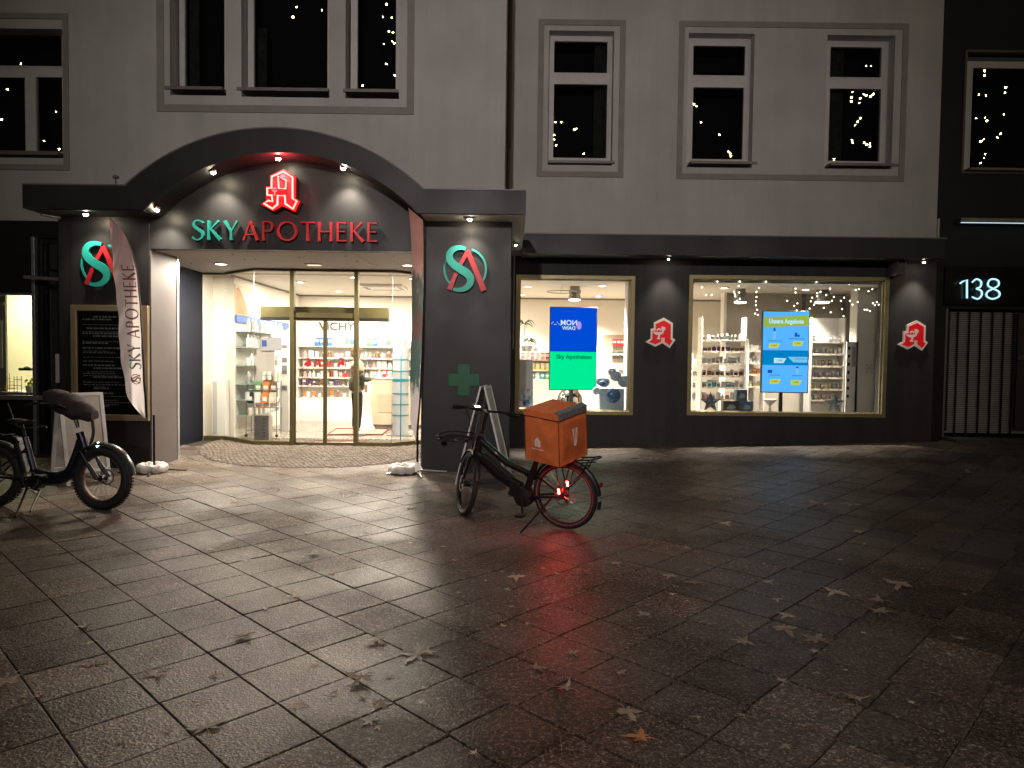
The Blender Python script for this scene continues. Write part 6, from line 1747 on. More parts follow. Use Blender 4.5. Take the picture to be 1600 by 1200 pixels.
    for s in (1, -1):
        skin_obj('sleeve', [(L((.02, s * .255, 1.24)), .074), (L((.03, s * .26, 1.12)), .068), (L((.14, s * .19, 1.10)), .056), (L((.25, s * .13, 1.11)), .046)], [(0, 1), (1, 2), (2, 3)], jo, t)
        skin_obj('trouser_leg', [(L((0, s * .075, .90)), .105), (L((.015, s * .10, .50)), .075), (L((-.01, s * .11, .12)), .060)], [(0, 1), (1, 2)], pm('trousers_black', (.012, .012, .014), .8), t)
        skin_obj('shoe', [(L((-.05, s * .115, .055)), .052), (L((.06, s * .12, .048)), .046), (L((.15, s * .125, .038)), .036)], [(0, 1), (1, 2)], pm('shoe_white', (.65, .63, .60), .5), t)
person()

# ------------------------------------------------------------------ smaller display window: screen, lamp, plants, goods
def screen(px, Y, label, build_face, stand_px):
    x0, x1, z0, z1 = Rc(*px, Y)
    t = thing('display_screen', label, 'screen', ((x0 + x1) / 2, Y, FLR))
    MB().box(x0 - .018, x1 + .018, Y, Y + .06, z0 - .018, z1 + .018).build('screen_body', M_BLACK, t, bevel=.006)
    sx = U(stand_px, 620, Y)[0]
    MB().box(sx - .035, sx + .035, Y + .061, Y + .1, FLR + .02, z1 - .3).build('stand_pole', M_BLACK, t)
    MB().box(sx - .3, sx + .3, Y - .1, Y + .3, FLR, FLR + .02).build('stand_foot', M_BLACK, t)
    build_face(t, x0, x1, z0, z1, Y)
    return t
def rectface(t, name, mat, x0, x1, z0, z1, y, poly=None):
    mb = MB()
    mb.F(*[mb.V(v) for v in ([(x0, y, z0), (x1, y, z0), (x1, y, z1), (x0, y, z1)] if poly is None else [(a, y, b) for a, b in poly])])
    return mb.build(name, mat, t)
def face1(t, x0, x1, z0, z1, Y):
    zm = z0 + (z1 - z0) * .462
    rectface(t, 'upper_picture', emis('screen_blue', (.0, .075, .70), 1.05), x0, x1, zm, z1, Y - .002)
    rectface(t, 'lower_picture', emis('screen_green', (.0, .92, .33), 1.0), x0, x1, z0, zm, Y - .002)
    w = x1 - x0
    text_poly(MB(), 'Sky Apotheken', (x0 + x1) / 2 + .02, Y - .004, zm - .105, .128, .001, sx=.92, bold=.002).build('screen_text', emis('screen_dark_text', (0, .10, .07), .8), t)
    text_poly(MB(), 'NOM', x0 + w * .40, Y - .004, z1 - (z1 - z0) * .185, .145, .001, mirror=True, sx=1.0, bold=.004).build('screen_text', emis('screen_white_text', (.62, .82, 1), 1.0), t)
    text_poly(MB(), 'DAIW', x0 + w * .40, Y - .004, z1 - (z1 - z0) * .25, .10, .001, mirror=True, sx=1.0, bold=.003).build('screen_text', emis('screen_white_text', (.62, .82, 1), 1.0), t)
    mb = MB(); mb.F(*[mb.V((x0 + w * .62 + .052 * math.cos(a), Y - .004, z1 - (z1 - z0) * .215 + .085 * math.sin(a))) for a in [2 * math.pi * k / 20 for k in range(20)]]); mb.build('screen_dot', emis('screen_lilac', (.45, .32, .95), 1.0), t)
    mb = MB()
    for i in range(7): mb.box(x0 + .02 + i * .028, x0 + .035 + i * .028, Y - .005, Y - .003, z1 - (z1 - z0) * .2 + .03 * math.sin(i * 1.9), z1 - (z1 - z0) * .2 + .018 + .03 * math.sin(i * 1.9))
    mb.build('screen_specks', emis('screen_white_text', (.62, .82, 1), 1.0), t)
screen((859.5, 481, 931.5, 608.5), 14.35, 'tall standing screen with blue upper and green lower half in the smaller window', face1, 893)
def face2(t, x0, x1, z0, z1, Y):
    w = x1 - x0; h = z1 - z0
    fx = lambda u: x0 + w * u
    fz = lambda v: z1 - h * v
    rectface(t, 'background', emis('screen_sky', (.09, .42, .95), 1.2), x0, x1, z0, z1, Y - .002)
    rectface(t, 'banner', emis('screen_banner', (.40, .55, .06), .9), 0, 0, 0, 0, Y - .004, [(fx(.01), fz(.195)), (fx(.99), fz(.175)), (fx(.99), fz(.045)), (fx(.01), fz(.07))])
    text_poly(MB(), 'Unsere Angebote', fx(.5), Y - .006, fz(.122), .125, .001, sx=.78, bold=.006).build('screen_text', emis('screen_pale_text', (.5, .85, 1), 1.0), t)
    rectface(t, 'middle_band', emis('screen_cyan', (.0, .25, .66), .95), x0, x1, fz(.665), fz(.48), Y - .004)
    Yt = emis('screen_yellow', (.62, .72, .05), 1.0); dk = emis('screen_navy', (.01, .05, .30), .8)
    for u, v, s in ((.24, .425, '1,99€'), (.76, .395, '7,99€'), (.28, .87, '5,49€'), (.74, .88, '5,49€')):
        rectface(t, 'price_tag', Yt, 0, 0, 0, 0, Y - .005, [(fx(u - .11), fz(v + .03)), (fx(u + .08), fz(v + .03)), (fx(u + .13), fz(v - .03)), (fx(u - .1), fz(v - .03))])
        text_poly(MB(), s, fx(u), Y - .007, fz(v), .055, .001).build('price_text', dk, t)
    rectface(t, 'price_tag', emis('screen_white', (.55, .85, 1), 1), 0, 0, 0, 0, Y - .006, [(fx(.25), fz(.64)), (fx(.46), fz(.64)), (fx(.52), fz(.58)), (fx(.25), fz(.575))])
    text_poly(MB(), '1,99€', fx(.37), Y - .0075, fz(.608), .055, .001).build('price_text', dk, t)
    rectface(t, 'info_field', emis('screen_white2', (.2, .6, .95), 1), 0, 0, 0, 0, Y - .006, [(fx(.68), fz(.63)), (fx(.98), fz(.63)), (fx(.98), fz(.56)), (fx(.55), fz(.56))])
    mb = MB()
    for u, v, l, b in ((.12, .365, .30, .01), (.56, .335, .34, .010), (.17, .79, .2, .01), (.66, .795, .2, .01), (.72, .585, .24, .012), (.30, .15 + .38, .12, .012)):
        x = fx(u)
        while x < fx(u + l): mb.box(x, x + .018, Y - .0085, Y - .0065, fz(v) - .006, fz(v) + .006); x += .026
    mb.build('screen_writing', dk, t)
    mb = MB(); mb.box(fx(.225), fx(.265), Y - .0085, Y - .0065, fz(.245), fz(.20)); mb.box(fx(.69), fx(.75), Y - .0085, Y - .0065, fz(.31), fz(.26)); mb.box(fx(.755), fx(.80), Y - .0085, Y - .0065, fz(.31), fz(.285)); mb.box(fx(.12), fx(.22), Y - .0085, Y - .0065, fz(.765), fz(.725)); mb.box(fx(.74), fx(.79), Y - .0085, Y - .0065, fz(.70), fz(.68))
    mb.build('product_pictures', emis('screen_blue2', (.01, .10, .60), .9), t)
    mb = MB(); mb.box(fx(.21), fx(.28), Y - .008, Y - .0064, fz(.345), fz(.246)); mb.box(fx(.73), fx(.80), Y - .008, Y - .0064, fz(.775), fz(.702))
    mb.build('product_pictures', emis('screen_sky2', (.2, .55, .95), 1.0), t)
screen((1191.5, 487, 1263, 612.5), 14.2, 'tall standing screen with sky blue offers and yellow price tags in the large window', face2, 1222)

def pendant(px0, py0, px1, py1, Y, label, lit=3.0):
    x0, x1, z0, z1 = Rc(px0, py0, px1, py1, Y); X = (x0 + x1) / 2; r = (x1 - x0) / 2
    t = thing('pendant_lamp', label, 'pendant lamp', (X, Y, z0), 'grey cylinder pendant lamps')
    m = pm('lamp_grey', (.26, .25, .23), .4, metal=.4)
    MB().lathe((X, Y, z0), [(r * .9, .03), (r * .95, .08), (r * .8, (z1 - z0) * .35), (r * .95, (z1 - z0) * .4), (r * .95, (z1 - z0) * .6), (r * .78, (z1 - z0) * .62), (r * .78, (z1 - z0))], 24).build('shade', m, t, True)
    MB().lathe((X, Y, z0), [(r * .7, 0), (r * .95, .012), (r * .88, .031)], 20).build('diffuser', emis('pendant_glow', (1, .95, .82), 5), t, True)
    MB().tube([(X, Y, z1), (X, Y, CEIL)], .014, 6).build('rod', m, t, True)
pendant(888, 441, 908, 470, 14.6, 'grey cylinder pendant lamp above the blue and green screen')
pendant(1147, 446, 1167, 474, 14.7, 'grey cylinder pendant lamp at the left of the large window', 1)
pendant(1273, 446, 1297, 474, 14.7, 'grey cylinder pendant lamp at the right of the large window', 1)

# display floor boards behind both windows
for S_, nm, lab in ((S1, 'window_board', 0), (S2, 'window_board', 0)):
    MB().box(S_[0] + .08, S_[1] - .08, YR + .1, YR + .4, S_[2] + .02, S_[2] + .06).build('window_board', M_WHITE, BLD)
zb1 = S1[2] + .06; zb2 = S2[2] + .06

def plant(px, py, Y, label, h, n, col=(.04, .10, .03)):
    X, Z = U(px, py, Y); t = thing('potted_plant', label, 'plant', (X, Y, Z))
    MB().lathe((X, Y, Z), [(.06, 0), (.085, .1), (.09, .13)], 14).build('pot', pm('pot_grey', (.25, .25, .24), .6), t, True)
    MB().tube([(X, Y, Z + .1), (X + .01, Y, Z + h)], [.012, .007], 6).build('stem', pm('stem_brown', (.10, .07, .04), .8), t, True)
    lf = pm('leaf_green', (.035, .085, .03), .5, var=.4, vscale=20)
    mb = MB(); rnd = random.Random(n)
    for i in range(n):
        a = rnd.uniform(0, 6.28); l = rnd.uniform(.14, .26); dx, dy = math.cos(a), math.sin(a) * .6; up = rnd.uniform(.2, 1)
        pts = [(X, Y, Z + h)] + [(X + dx * l * f, Y + dy * l * f, Z + h + .09 * up * math.sin(f * 2.6) * 1.5 - .10 * f * f) for f in (.35, .7, 1)]
        mb.tube(pts, [.006, .014, .010, .002], 4, flat=.3)
    mb.build('leaves', lf, t)
# back counter with small coloured boxes seen through the smaller window
bx0_, bx1_, z0_, z1_ = Rc(800, 548, 862, 610, 16.2)
u = shelf_unit('counter_shelf', 'low shelf with yellow and pink boxes left behind the blue and green screen', bx0_ - .3, bx1_ + .1, 16.2, .35, [U(840, 562, 16.2)[1], U(840, 578, 16.2)[1], U(840, 593, 16.2)[1]], U(840, 549, 16.2)[1], FLR + .0, 'shelf')
MB().box(bx0_ - .28, bx1_ + .08, 16.17, 16.199, FLR, U(840, 595, 16.2)[1]).build('front_panel', M_BEIGE, u)
for r_i, (py, cs) in enumerate(((562, ['pink', 'white', 'pink', 'pink', 'cream', 'pink', 'white', 'pink', 'red']), (578, ['pale blue', 'yellow', 'yellow', 'yellow', 'yellow', 'yellow', 'yellow', 'yellow', 'yellow']), (593, ['white', 'green', 'teal', 'green', 'white', 'green', 'white', 'teal', 'green']))):
    z = U(840, py, 16.2)[1]
    for i, c in enumerate(cs): item('box', c, bx0_ - .1 + i * .115, 16.3, z, .1, .16, 'on the %s board of the low back shelf' % ['top', 'middle', 'bottom'][r_i])
plant(819, 549, 16.1, 'palm-like potted plant at the left of the smaller window', .62, 11)
plant(826, 549, 15.9, 'low bushy potted plant under the palm in the smaller window', .22, 14)
X, Z = U(836, 549, 16.15)
t = thing('flower_pot', 'small pot of orange and yellow flowers left of the blue and green screen', 'plant', (X, 16.15, Z))
MB().lathe((X, 16.15, Z), [(.05, 0), (.07, .09)], 12).build('pot', M_WHITE, t)
mb = MB(); rnd = random.Random(2)
for i in range(24):
    c = Vector((X + rnd.gauss(0, .05), 16.15 + rnd.gauss(0, .03), Z + .12 + abs(rnd.gauss(0, .05)))); uu = Vector((rnd.gauss(0, 1), rnd.gauss(0, 1), rnd.gauss(0, 1))).normalized() * .03; w = uu.orthogonal().normalized() * .018
    mb.F(mb.V(c - uu), mb.V(c + w), mb.V(c + uu), mb.V(c - w))
mb.build('blossoms', pm('orange_petal', (.75, .30, .03), .6), t)
# cardboard roll-up with blue bubbles at the left
def bubbles(parent, pts, Y, m):
    for (px, py, r) in pts:
        X, Z = U(px, py, Y); MB().ball((X, Y, Z), r, 16, (1, .5, 1)).build('bubble', m, parent, True)
M_BUB = pm('bubble_blue', (.50, .62, .76), .12, var=.35, vscale=9); M_BUBD = pm('emblem_navy', (.08, .18, .38), .25, var=.4, vscale=20)
x0, x1, z0, z1 = Rc(811, 562, 834, 637, YR + .3)
t = thing('cardboard_display', 'white cardboard display with blue bubbles at the left of the smaller window', 'cardboard display', ((x0 + x1) / 2, YR + .3, z0))
MB().prism([(x0, z0), (x1, z0), (x1 - .03, z1), (x0, z1)], YR + .29, YR + .31).build('board', pm('card_grey', (.72, .72, .76), .6), t)
bubbles(t, [(815, 622, .055), (822, 617, .05), (829, 622, .05), (818, 610, .045), (826, 610, .035)], YR + .28, M_BUB)
bubbles(t, [(823, 630, .07)], YR + .27, M_BUBD)
# ball display at the right
t = thing('bubble_display', 'pale blue display of round balls at the right of the smaller window', 'bubble display', (U(955, 630, YR + .35)[0], YR + .35, zb1))
x0, x1, z0, z1 = Rc(936, 607, 974, 637, YR + .4)
MB().box(x0, x1, YR + .3, YR + .5, zb1, z1).build('display_box', pm('display_blue', (.45, .58, .68), .4, var=.2), t, bevel=.01)
bubbles(t, [(962, 587, .115), (975, 595, .13), (945, 597, .10), (957, 581, .09), (932, 611, .08), (938, 596, .085)], YR + .38, M_BUB)
bubbles(t, [(958, 618, .14)], YR + .26, M_BUBD); bubbles(t, [(941, 600, .06)], YR + .30, M_BUBD)
# tall board with goods
x0, x1, z0, z1 = Rc(943, 523, 977, 592, 15.3)
t = thing('product_board', 'brown product board with red and cream packs at the right of the smaller window', 'product board', ((x0 + x1) / 2, 15.3, FLR))
MB().box(x0, x1, 15.3, 15.4, FLR, z1).build('board', M_BEIGE, t, bevel=.004)
for j, (c, py) in enumerate((('red', 541), ('black', 560), ('cream', 578))):
    for i in range(4): item('box', c, x0 + .22 + i * .085, 15.25, U(955, py, 15.25)[1], .08, .15, 'fixed to the brown product board')
# metal ball lamp behind the screen pole
X, Z = U(891, 640, 14.6)
t = thing('metal_globe', 'large dark reflective globe behind the pole of the blue and green screen', 'globe', (X, 14.75, FLR))
z = U(891, 626, 14.75)[1]
MB().ball((X, 14.75, z), .28, 24).build('globe_shell', pm('smoked_chrome', (.30, .27, .24), .12, metal=1.0), t, True)
MB().tube([(X, 14.75, FLR), (X, 14.75, z - .25)], .04, 10).build('foot', M_BLACK, t, True)
X, Z = U(893, 447, 14.5)
t = thing('ceiling_ring', 'thin oval ring lamp hanging at the ceiling of the smaller window', 'ring lamp', (X - .15, 14.5, Z))
mb = MB(); mb.ring((X - .2, 14.5, CEIL - .12), .30, .012, 32, 6, 'xy'); mb.tube([(X - .2, 14.5 - .3, CEIL - .12), (X - .2, 14.5 - .3, CEIL)], .005, 5); mb.tube([(X - .2, 14.8, CEIL - .12), (X - .2, 14.8, CEIL)], .005, 5)
mb.build('ring_body', pm('ring_metal', (.45, .42, .38), .4, metal=.5), t, True)

# ------------------------------------------------------------------ large display window
def unit_px(px, Y, depth, boards_px, name, label, frame=M_WHITE, th=.02, back=False):
    x0, x1, z0, z1 = Rc(*px, Y)
    lv = [U((px[0] + px[2]) / 2, b, Y)[1] for b in boards_px]
    return shelf_unit(name, label, x0, x1, Y, depth, lv, z1, FLR, back=back, mat=frame, th=th), x0, x1, lv
names = ['first', 'second', 'third', 'fourth', 'fifth', 'sixth']
def fill(x0, x1, Y, lv, where, cols, shapes, wr=(.06, .10), hr=(.09, .15), dens=1.0):
    for k, z in enumerate(lv):
        x = x0 + .06
        while x < x1 - .08:
            w = RN.uniform(*wr); c = RN.choice(cols[k % len(cols)]); s_ = RN.choice(shapes[k % len(shapes)])
            if RN.random() < dens: item(s_, c, x + w / 2, Y + .12 + RN.uniform(-.03, .03), z, w, RN.uniform(*hr), 'on the %s board of %s' % (names[k], where))
            x += w + .012
u1, a0, a1, lv1 = unit_px((1095, 495, 1166, 640), 14.5, .3, (531, 549, 568, 587, 605, 624), 'display_shelf', 'white open shelf of dark bottles at the left of the large window')
fill(a0, a1, 14.5, lv1, 'the left window shelf', [['black', 'white', 'black'], ['purple', 'brown', 'dark red'], ['grey', 'white', 'pale blue'], ['dark red', 'brown', 'dark red'], ['white', 'teal', 'grey'], ['dark red', 'white', 'pink']], [['bottle'], ['jar', 'bottle'], ['box', 'tube'], ['jar'], ['box', 'jar'], ['jar', 'bottle']])
u2, c0_, c1_, lv2 = unit_px((1266, 496, 1320, 640), 14.7, .3, (534, 553, 572, 590, 608, 625), 'display_shelf', 'white shelf of grey and cream packs right of the sky blue screen', back=True)
fill(c0_, c1_, 14.7, lv2, 'the right window shelf', [['white', 'white', 'grey'], ['white', 'cream', 'grey'], ['cream', 'brown', 'white'], ['grey', 'purple', 'grey'], ['cream', 'grey', 'yellow'], ['pink', 'grey', 'white']], [['box'], ['box', 'tube'], ['bottle', 'box'], ['jar', 'tube'], ['bottle', 'box'], ['tube', 'box']], (.05, .08))
u3, d0, d1, lv3 = unit_px((1168, 530, 1196, 606), 15.2, .25, (548, 567, 585, 604), 'display_shelf', 'low shelf of white and orange packs left of the sky blue screen')
fill(d0, d1, 15.2, lv3, 'the low shelf beside the blue screen', [['white'], ['white', 'grey'], ['orange', 'cream'], ['yellow', 'cream']], [['box'], ['jar'], ['box'], ['jar']])
u4, e0, e1, lv4 = unit_px((1080, 552, 1094, 640), 15.3, .25, (570, 588, 606, 624), 'display_shelf', 'narrow white shelf at the far left edge of the large window')
fill(e0, e1, 15.3, lv4, 'the narrow window shelf', [['white', 'grey']], [['box']])
# white price board with dark slots
x0, x1, z0, z1 = Rc(1322, 534, 1340, 638, 14.1)
t = thing('slotted_board', 'upright white board with a column of dark slots right of the right shelf', 'slotted board', ((x0 + x1) / 2, 14.1, FLR))
MB().box(x0, x1, 14.1, 14.14, FLR, z1).build('board', M_WHITE, t, bevel=.004)
for k in range(7): MB().box(x0 + .02, x0 + .065, 14.09, 14.099, z1 - .16 - k * .16, z1 - .10 - k * .16).build('slot', M_BLACK, t)
MB().box(x0 + .10, x1 - .03, 14.09, 14.099, z1 - .5, z1 - .1).build('grey_print', pm('print_grey', (.35, .35, .36), .6), t)
# cartons
def carton(px, Y, z, mat, label, dd=.16):
    x0, x1, z0, z1 = Rc(*px, Y); t = MB().box(x0, x1, Y, Y + dd, z, z + (z1 - z0)).build('gift_box', mat, None, bevel=.005)
    tag(t, label, 'box')
    MB().prism([(x0 + (x1 - x0) * a, z + (z1 - z0) * b) for a, b in ((.2, .3), (.5, .2), (.8, .35), (.7, .6), (.4, .7))], Y - .003, Y - .0005).build('box_print', pm('box_print', (.45, .55, .62), .5), t)
    return z + (z1 - z0)
mbx = pm('carton_blue', (.13, .20, .30), .5, var=.2, vscale=12); mbd = pm('carton_brown', (.10, .07, .055), .6, var=.2, vscale=12)
z1_ = carton((1130, 624, 1155, 641), YR + .2, zb2, mbd, 'dark brown box between the left star and the blue boxes')
z2_ = carton((1157, 624, 1177, 641), YR + .2, zb2, mbx, 'lower blue box on the sill of the large window')
carton((1151, 606, 1168, 624), YR + .2, max(z1_, z2_) + .001, mbx, 'upper blue box resting on the lower boxes of the large window', .15)
# stars
def star(px, py, Y, label, r=.21):
    X, Z = U(px, py, Y); z = zb2 + r * .84
    pts = []
    for k in range(10):
        a = math.pi / 2 + k * math.pi / 5; rr = r if k % 2 == 0 else r * .42; pts.append((X + rr * math.cos(a), z + rr * math.sin(a)))
    mb = MB(); c1 = mb.V((X, Y - .04, z)); c2 = mb.V((X, Y + .04, z)); V_ = [mb.V((a, Y, b)) for a, b in pts]
    for k in range(10): mb.F(V_[k], V_[(k + 1) % 10], c1); mb.F(V_[(k + 1) % 10], V_[k], c2)
    tag(mb.build('star_ornament', pm('star_grey', (.16, .20, .22), .35, metal=.3, var=.4, vscale=20), None), label, 'star ornament')
star(1110, 628, YR + .22, 'grey star ornament at the left end of the large window sill')
star(1304, 630, YR + .22, 'grey star ornament at the right end of the large window sill')
# vase
X, _ = U(1203, 630, YR + .3)
tag(MB().lathe((X, YR + .3, zb2), [(.05, 0), (.025, .03), (.02, .12), (.09, .19), (.13, .24), (.125, .245), (.08, .2)], 20).build('white_bowl', M_WHITE, None, True), 'white footed bowl left of the pole of the sky blue screen', 'bowl')
# snowflake decal
X, Z = U(1359, 576, YR + .88); mb = MB()
for k in range(6):
    a = k * math.pi / 3; mb.obox((X + .05 * math.cos(a), YR + .895, Z + .05 * math.sin(a)), (.045 * math.cos(a), 0, .045 * math.sin(a)), (0, .002, 0), (-.006 * math.sin(a), 0, .006 * math.cos(a)))
    for s in (-1, 1): mb.obox((X + .07 * math.cos(a) + .012 * math.cos(a + s), YR + .893, Z + .07 * math.sin(a) + .012 * math.sin(a + s)), (.018 * math.cos(a + s * .8), 0, .018 * math.sin(a + s * .8)), (0, .002, 0), (-.004 * math.sin(a + s * .8), 0, .004 * math.cos(a + s * .8)))
tag(mb.build('snowflake_decal', pm('flake_grey', (.45, .45, .48), .5), None), 'grey snowflake decal on the white pillar of the large window', 'decal')
# small loudspeaker in the window corner
X, Z = U(1373, 441, YR + .2)
tag(MB().ball((X, YR + .2, Z), .05, 12, (1, 1, .8)).tube([(X, YR + .2, Z + .03), (X, YR + .2, CEIL)], .01, 6).build('corner_camera', M_SILL, None, True), 'small dark dome camera in the upper right corner of the large window', 'camera')

# fairy lights inside the large window
bulb_me = MB().ball((0, 0, 0), .011, 8).mesh('bulb', M_BULBI, (0, 0, 0), True)
strands = [[(1121, 440), (1097, 449), (1103, 461), (1112, 461)], [(1156, 440), (1154, 447), (1147, 456), (1149, 463), (1155, 457), (1156, 467), (1152, 470), (1148, 459), (1154, 474)], [(1186, 450), (1182, 456), (1182, 464), (1181, 471), (1181, 477), (1183, 484), (1180, 490), (1184, 492)],
           [(1197, 440), (1243, 451), (1243, 457), (1230, 470), (1241, 478), (1246, 474), (1258, 453), (1245, 485)], [(1276, 440), (1297, 451), (1282, 456), (1277, 463), (1269, 465), (1267, 471), (1265, 482), (1303, 464), (1300, 470), (1291, 461), (1287, 481), (1298, 488), (1277, 458), (1272, 476)],
           [(1327, 444), (1337, 453), (1342, 452), (1340, 472), (1332, 476), (1314, 470), (1316, 483), (1318, 494), (1319, 465), (1328, 470)], [(1357, 455), (1363, 452), (1359, 486), (1351, 484), (1355, 484), (1364, 474), (1370, 472), (1376, 458), (1373, 476), (1367, 477)]]
for k, s_ in enumerate(strands):
    Yw = YR + .30 + .03 * (k % 3)
    P = [U(a, b, Yw) for a, b in s_]
    t = thing('light_string', '%s string of tiny warm lights from the left in the large window' % names[k] if k < 6 else 'string of tiny warm lights in the right corner of the large window', 'light string', (P[0][0], Yw, S2[3] - .08), 'strings of tiny lights in the large window')
    top = (P[0][0], Yw, CEIL)
    mb = MB(); mb.tube([top] + [(x, Yw + .004, z) for x, z in sorted(P, key=lambda q: -q[1])], .0018, 4); mb.build('wire', pm('wire_clear', (.45, .42, .36), .4), t)
    for x, z in P:
        o = bpy.data.objects.new('bulb', bulb_me); COL.objects.link(o); o.parent = t; o.location = Vector((x, Yw, z)) - t.location

# ------------------------------------------------------------------ leaves on the paving
def leaf_mesh(seed, curl):
    rnd = random.Random(seed); prof = []
    lobes = [(-2.25, .62), (-1.25, .95), (0, 1.1), (1.25, .95), (2.25, .62)]
    pts = []
    for k, (a, l) in enumerate(lobes):
        a += rnd.uniform(-.12, .12); l *= rnd.uniform(.85, 1.1)
        for da, rr in ((-.30, .52), (-.20, .70), (-.13, .66), (0, 1.0), (.13, .68), (.20, .72), (.30, .52)):
            pts.append((a + da, l * rr))
        if k < 4: pts.append((a + .5, .34 * rnd.uniform(.8, 1.2)))
    mb = MB(); 
    def P(a, r): 
        x, y = r * math.sin(a), r * math.cos(a)
        return (x, y, .05 + curl * .55 * (.42 * x * x - .30 * y * y + .35 * math.sin(x * 5 + seed) * r * .35 + .18 * abs(math.sin(3 * a))))
    c = mb.V((0, 0, .05)); inn = [mb.V(P(a, r * .5)) for a, r in pts]; out = [mb.V(P(a, r)) for a, r in pts]; n = len(pts)
    for i in range(n - 1):
        mb.F(c, inn[i], inn[i + 1]); mb.F(inn[i], out[i], out[i + 1], inn[i + 1])
    mb.F(c, inn[-1], inn[0])
    mb.tube([(0, 0, .05), (.02, -.5, .08 + .1 * curl), (.06, -.95, .05)], [.03, .022, .016], 5)
    zmin = min(v[2] for v in mb.v); mb.v = [(x, y, z - zmin) for x, y, z in mb.v]
    return mb
def leafy(m, f=.45):
    nt, N, L = nodes_of(m); b = N['Principled BSDF']; tl = N.new('ShaderNodeBsdfTranslucent'); mx = N.new('ShaderNodeMixShader'); mx.inputs[0].default_value = f
    L.new(b.inputs['Base Color'].links[0].from_socket, tl.inputs[0]); L.new(b.outputs[0], mx.inputs[1]); L.new(tl.outputs[0], mx.inputs[2]); L.new(mx.outputs[0], N['Material Output'].inputs['Surface'])
    return m
M_LEAF = pm('dry_leaf', (.58, .47, .38), .4, var=.45, vscale=14, bump=.4, bscale=60)
M_LEAFO = pm('orange_leaf', (.80, .36, .14), .6, var=.3, vscale=16, bump=.4, bscale=60)
M_LEAFY = pm('yellow_leaf', (.85, .74, .58), .4, var=.35, vscale=14, bump=.4, bscale=60)
for m_ in (M_LEAF, M_LEAFO, M_LEAFY): leafy(m_)
protos = [leaf_mesh(i, c).mesh('leaf', M_LEAF, (0, 0, 0), True) for i, c in enumerate((.25, .5, .8, 1.1))]
protoY = [leaf_mesh(i + 9, c).mesh('leaf', M_LEAFY, (0, 0, 0), True) for i, c in enumerate((.3, .7))]
rnd = random.Random(12)
lv = [(370, 785, 18, 1), (492, 866, 24, 1), (384, 877, 16, 1), (331, 859, 12, 0), (461, 933, 24, 1), (592, 1003, 34, 1), (652, 1024, 52, 0), (566, 1064, 40, 0), (467, 1103, 34, 1), (322, 1138, 52, 0), (592, 1101, 26, 0), (580, 1127, 32, 0), (520, 1085, 16, 1), (568, 1092, 12, 0),
      (380, 997, 38, 0), (245, 1053, 38, 0), (147, 1038, 34, 0), (132, 980, 26, 0), (141, 1005, 18, 1), (12, 1068, 44, 0), (62, 1088, 20, 0), (38, 1088, 16, 0), (718, 1111, 16, 0), (693, 855, 20, 1), (708, 876, 14, 0), (805, 904, 26, 1), (791, 922, 10, 0), (520, 896, 16, 1), (492, 1040, 12, 0),
      (338, 1056, 14, 0), (962, 883, 24, 1), (1046, 901, 20, 0), (1080, 911, 26, 0), (1130, 820, 22, 1), (1307, 929, 34, 1), (1374, 940, 26, 0), (1376, 958, 34, 0), (1405, 916, 32, 0), (1343, 831, 18, 1), (1222, 986, 34, 0), (1230, 964, 24, 1), (1275, 1000, 40, 0), (1160, 1005, 30, 0), (1213, 938, 16, 1), (1199, 911, 18, 1),
      (1335, 1096, 38, 0), (1222, 1064, 20, 0), (885, 1080, 34, 0), (970, 1052, 18, 0), (895, 1022, 24, 0), (838, 1045, 26, 0), (978, 1116, 36, 0), (1008, 961, 22, 0), (1515, 749, 18, 0), (1280, 793, 34, 0), (1330, 789, 24, 0), (480, 835, 12, 1), (640, 795, 18, 1), (575, 833, 10, 1), (222, 812, 10, 0), (610, 1058, 12, 0), (870, 898, 12, 1), (1073, 858, 16, 0), (1500, 1000, 22, 0), (668, 1020, 26, 0), (148, 838, 10, 0)]
for (px, py, wpx, kind) in lv:
    x, y = Gd(px, py); s = wpx * y / FOC / 2.0
    s = min(s * 1.5, .17)
    o = bpy.data.objects.new('fallen_leaf', rnd.choice(protoY if kind else protos)); COL.objects.link(o)
    o.location = (x, y, gh(x, y) + .001); o.scale = (s, s, s); o.rotation_euler = (rnd.gauss(0, .05), rnd.gauss(0, .05), rnd.uniform(0, 6.28))
    tag(o, 'pale yellowish maple leaf lying on the damp paving slabs' if kind else 'dull brown curled maple leaf lying on the damp paving slabs', 'leaf', 'fallen leaves on the paving')
o = leaf_mesh(31, .5).build('fallen_leaf', M_LEAFO, None, True, origin=(0, 0, 0)); x, y = Gd(1003, 1156); o.location = (x, y, .001); o.scale = (.082,) * 3; o.rotation_euler = (0, 0, 1.2)
tag(o, 'large orange maple leaf nearest the viewer, right of centre', 'leaf', 'fallen leaves on the paving')
# little crumbs of leaf along the wall foot
for k in range(34):
    px = rnd.uniform(815, 1460); Yk = YR - rnd.uniform(.08, .9); x = (px - 800) / FOC * Yk; s = rnd.uniform(.02, .045)
    o = bpy.data.objects.new('leaf_fragment', rnd.choice(protoY + protos)); COL.objects.link(o); o.location = (x, Yk, gh(x, Yk) + .001); o.scale = (s, s, s); o.rotation_euler = (0, 0, rnd.uniform(0, 6.28))
    tag(o, 'small leaf fragment near the foot of the anthracite wall', 'leaf fragment', 'leaf fragments along the wall foot')

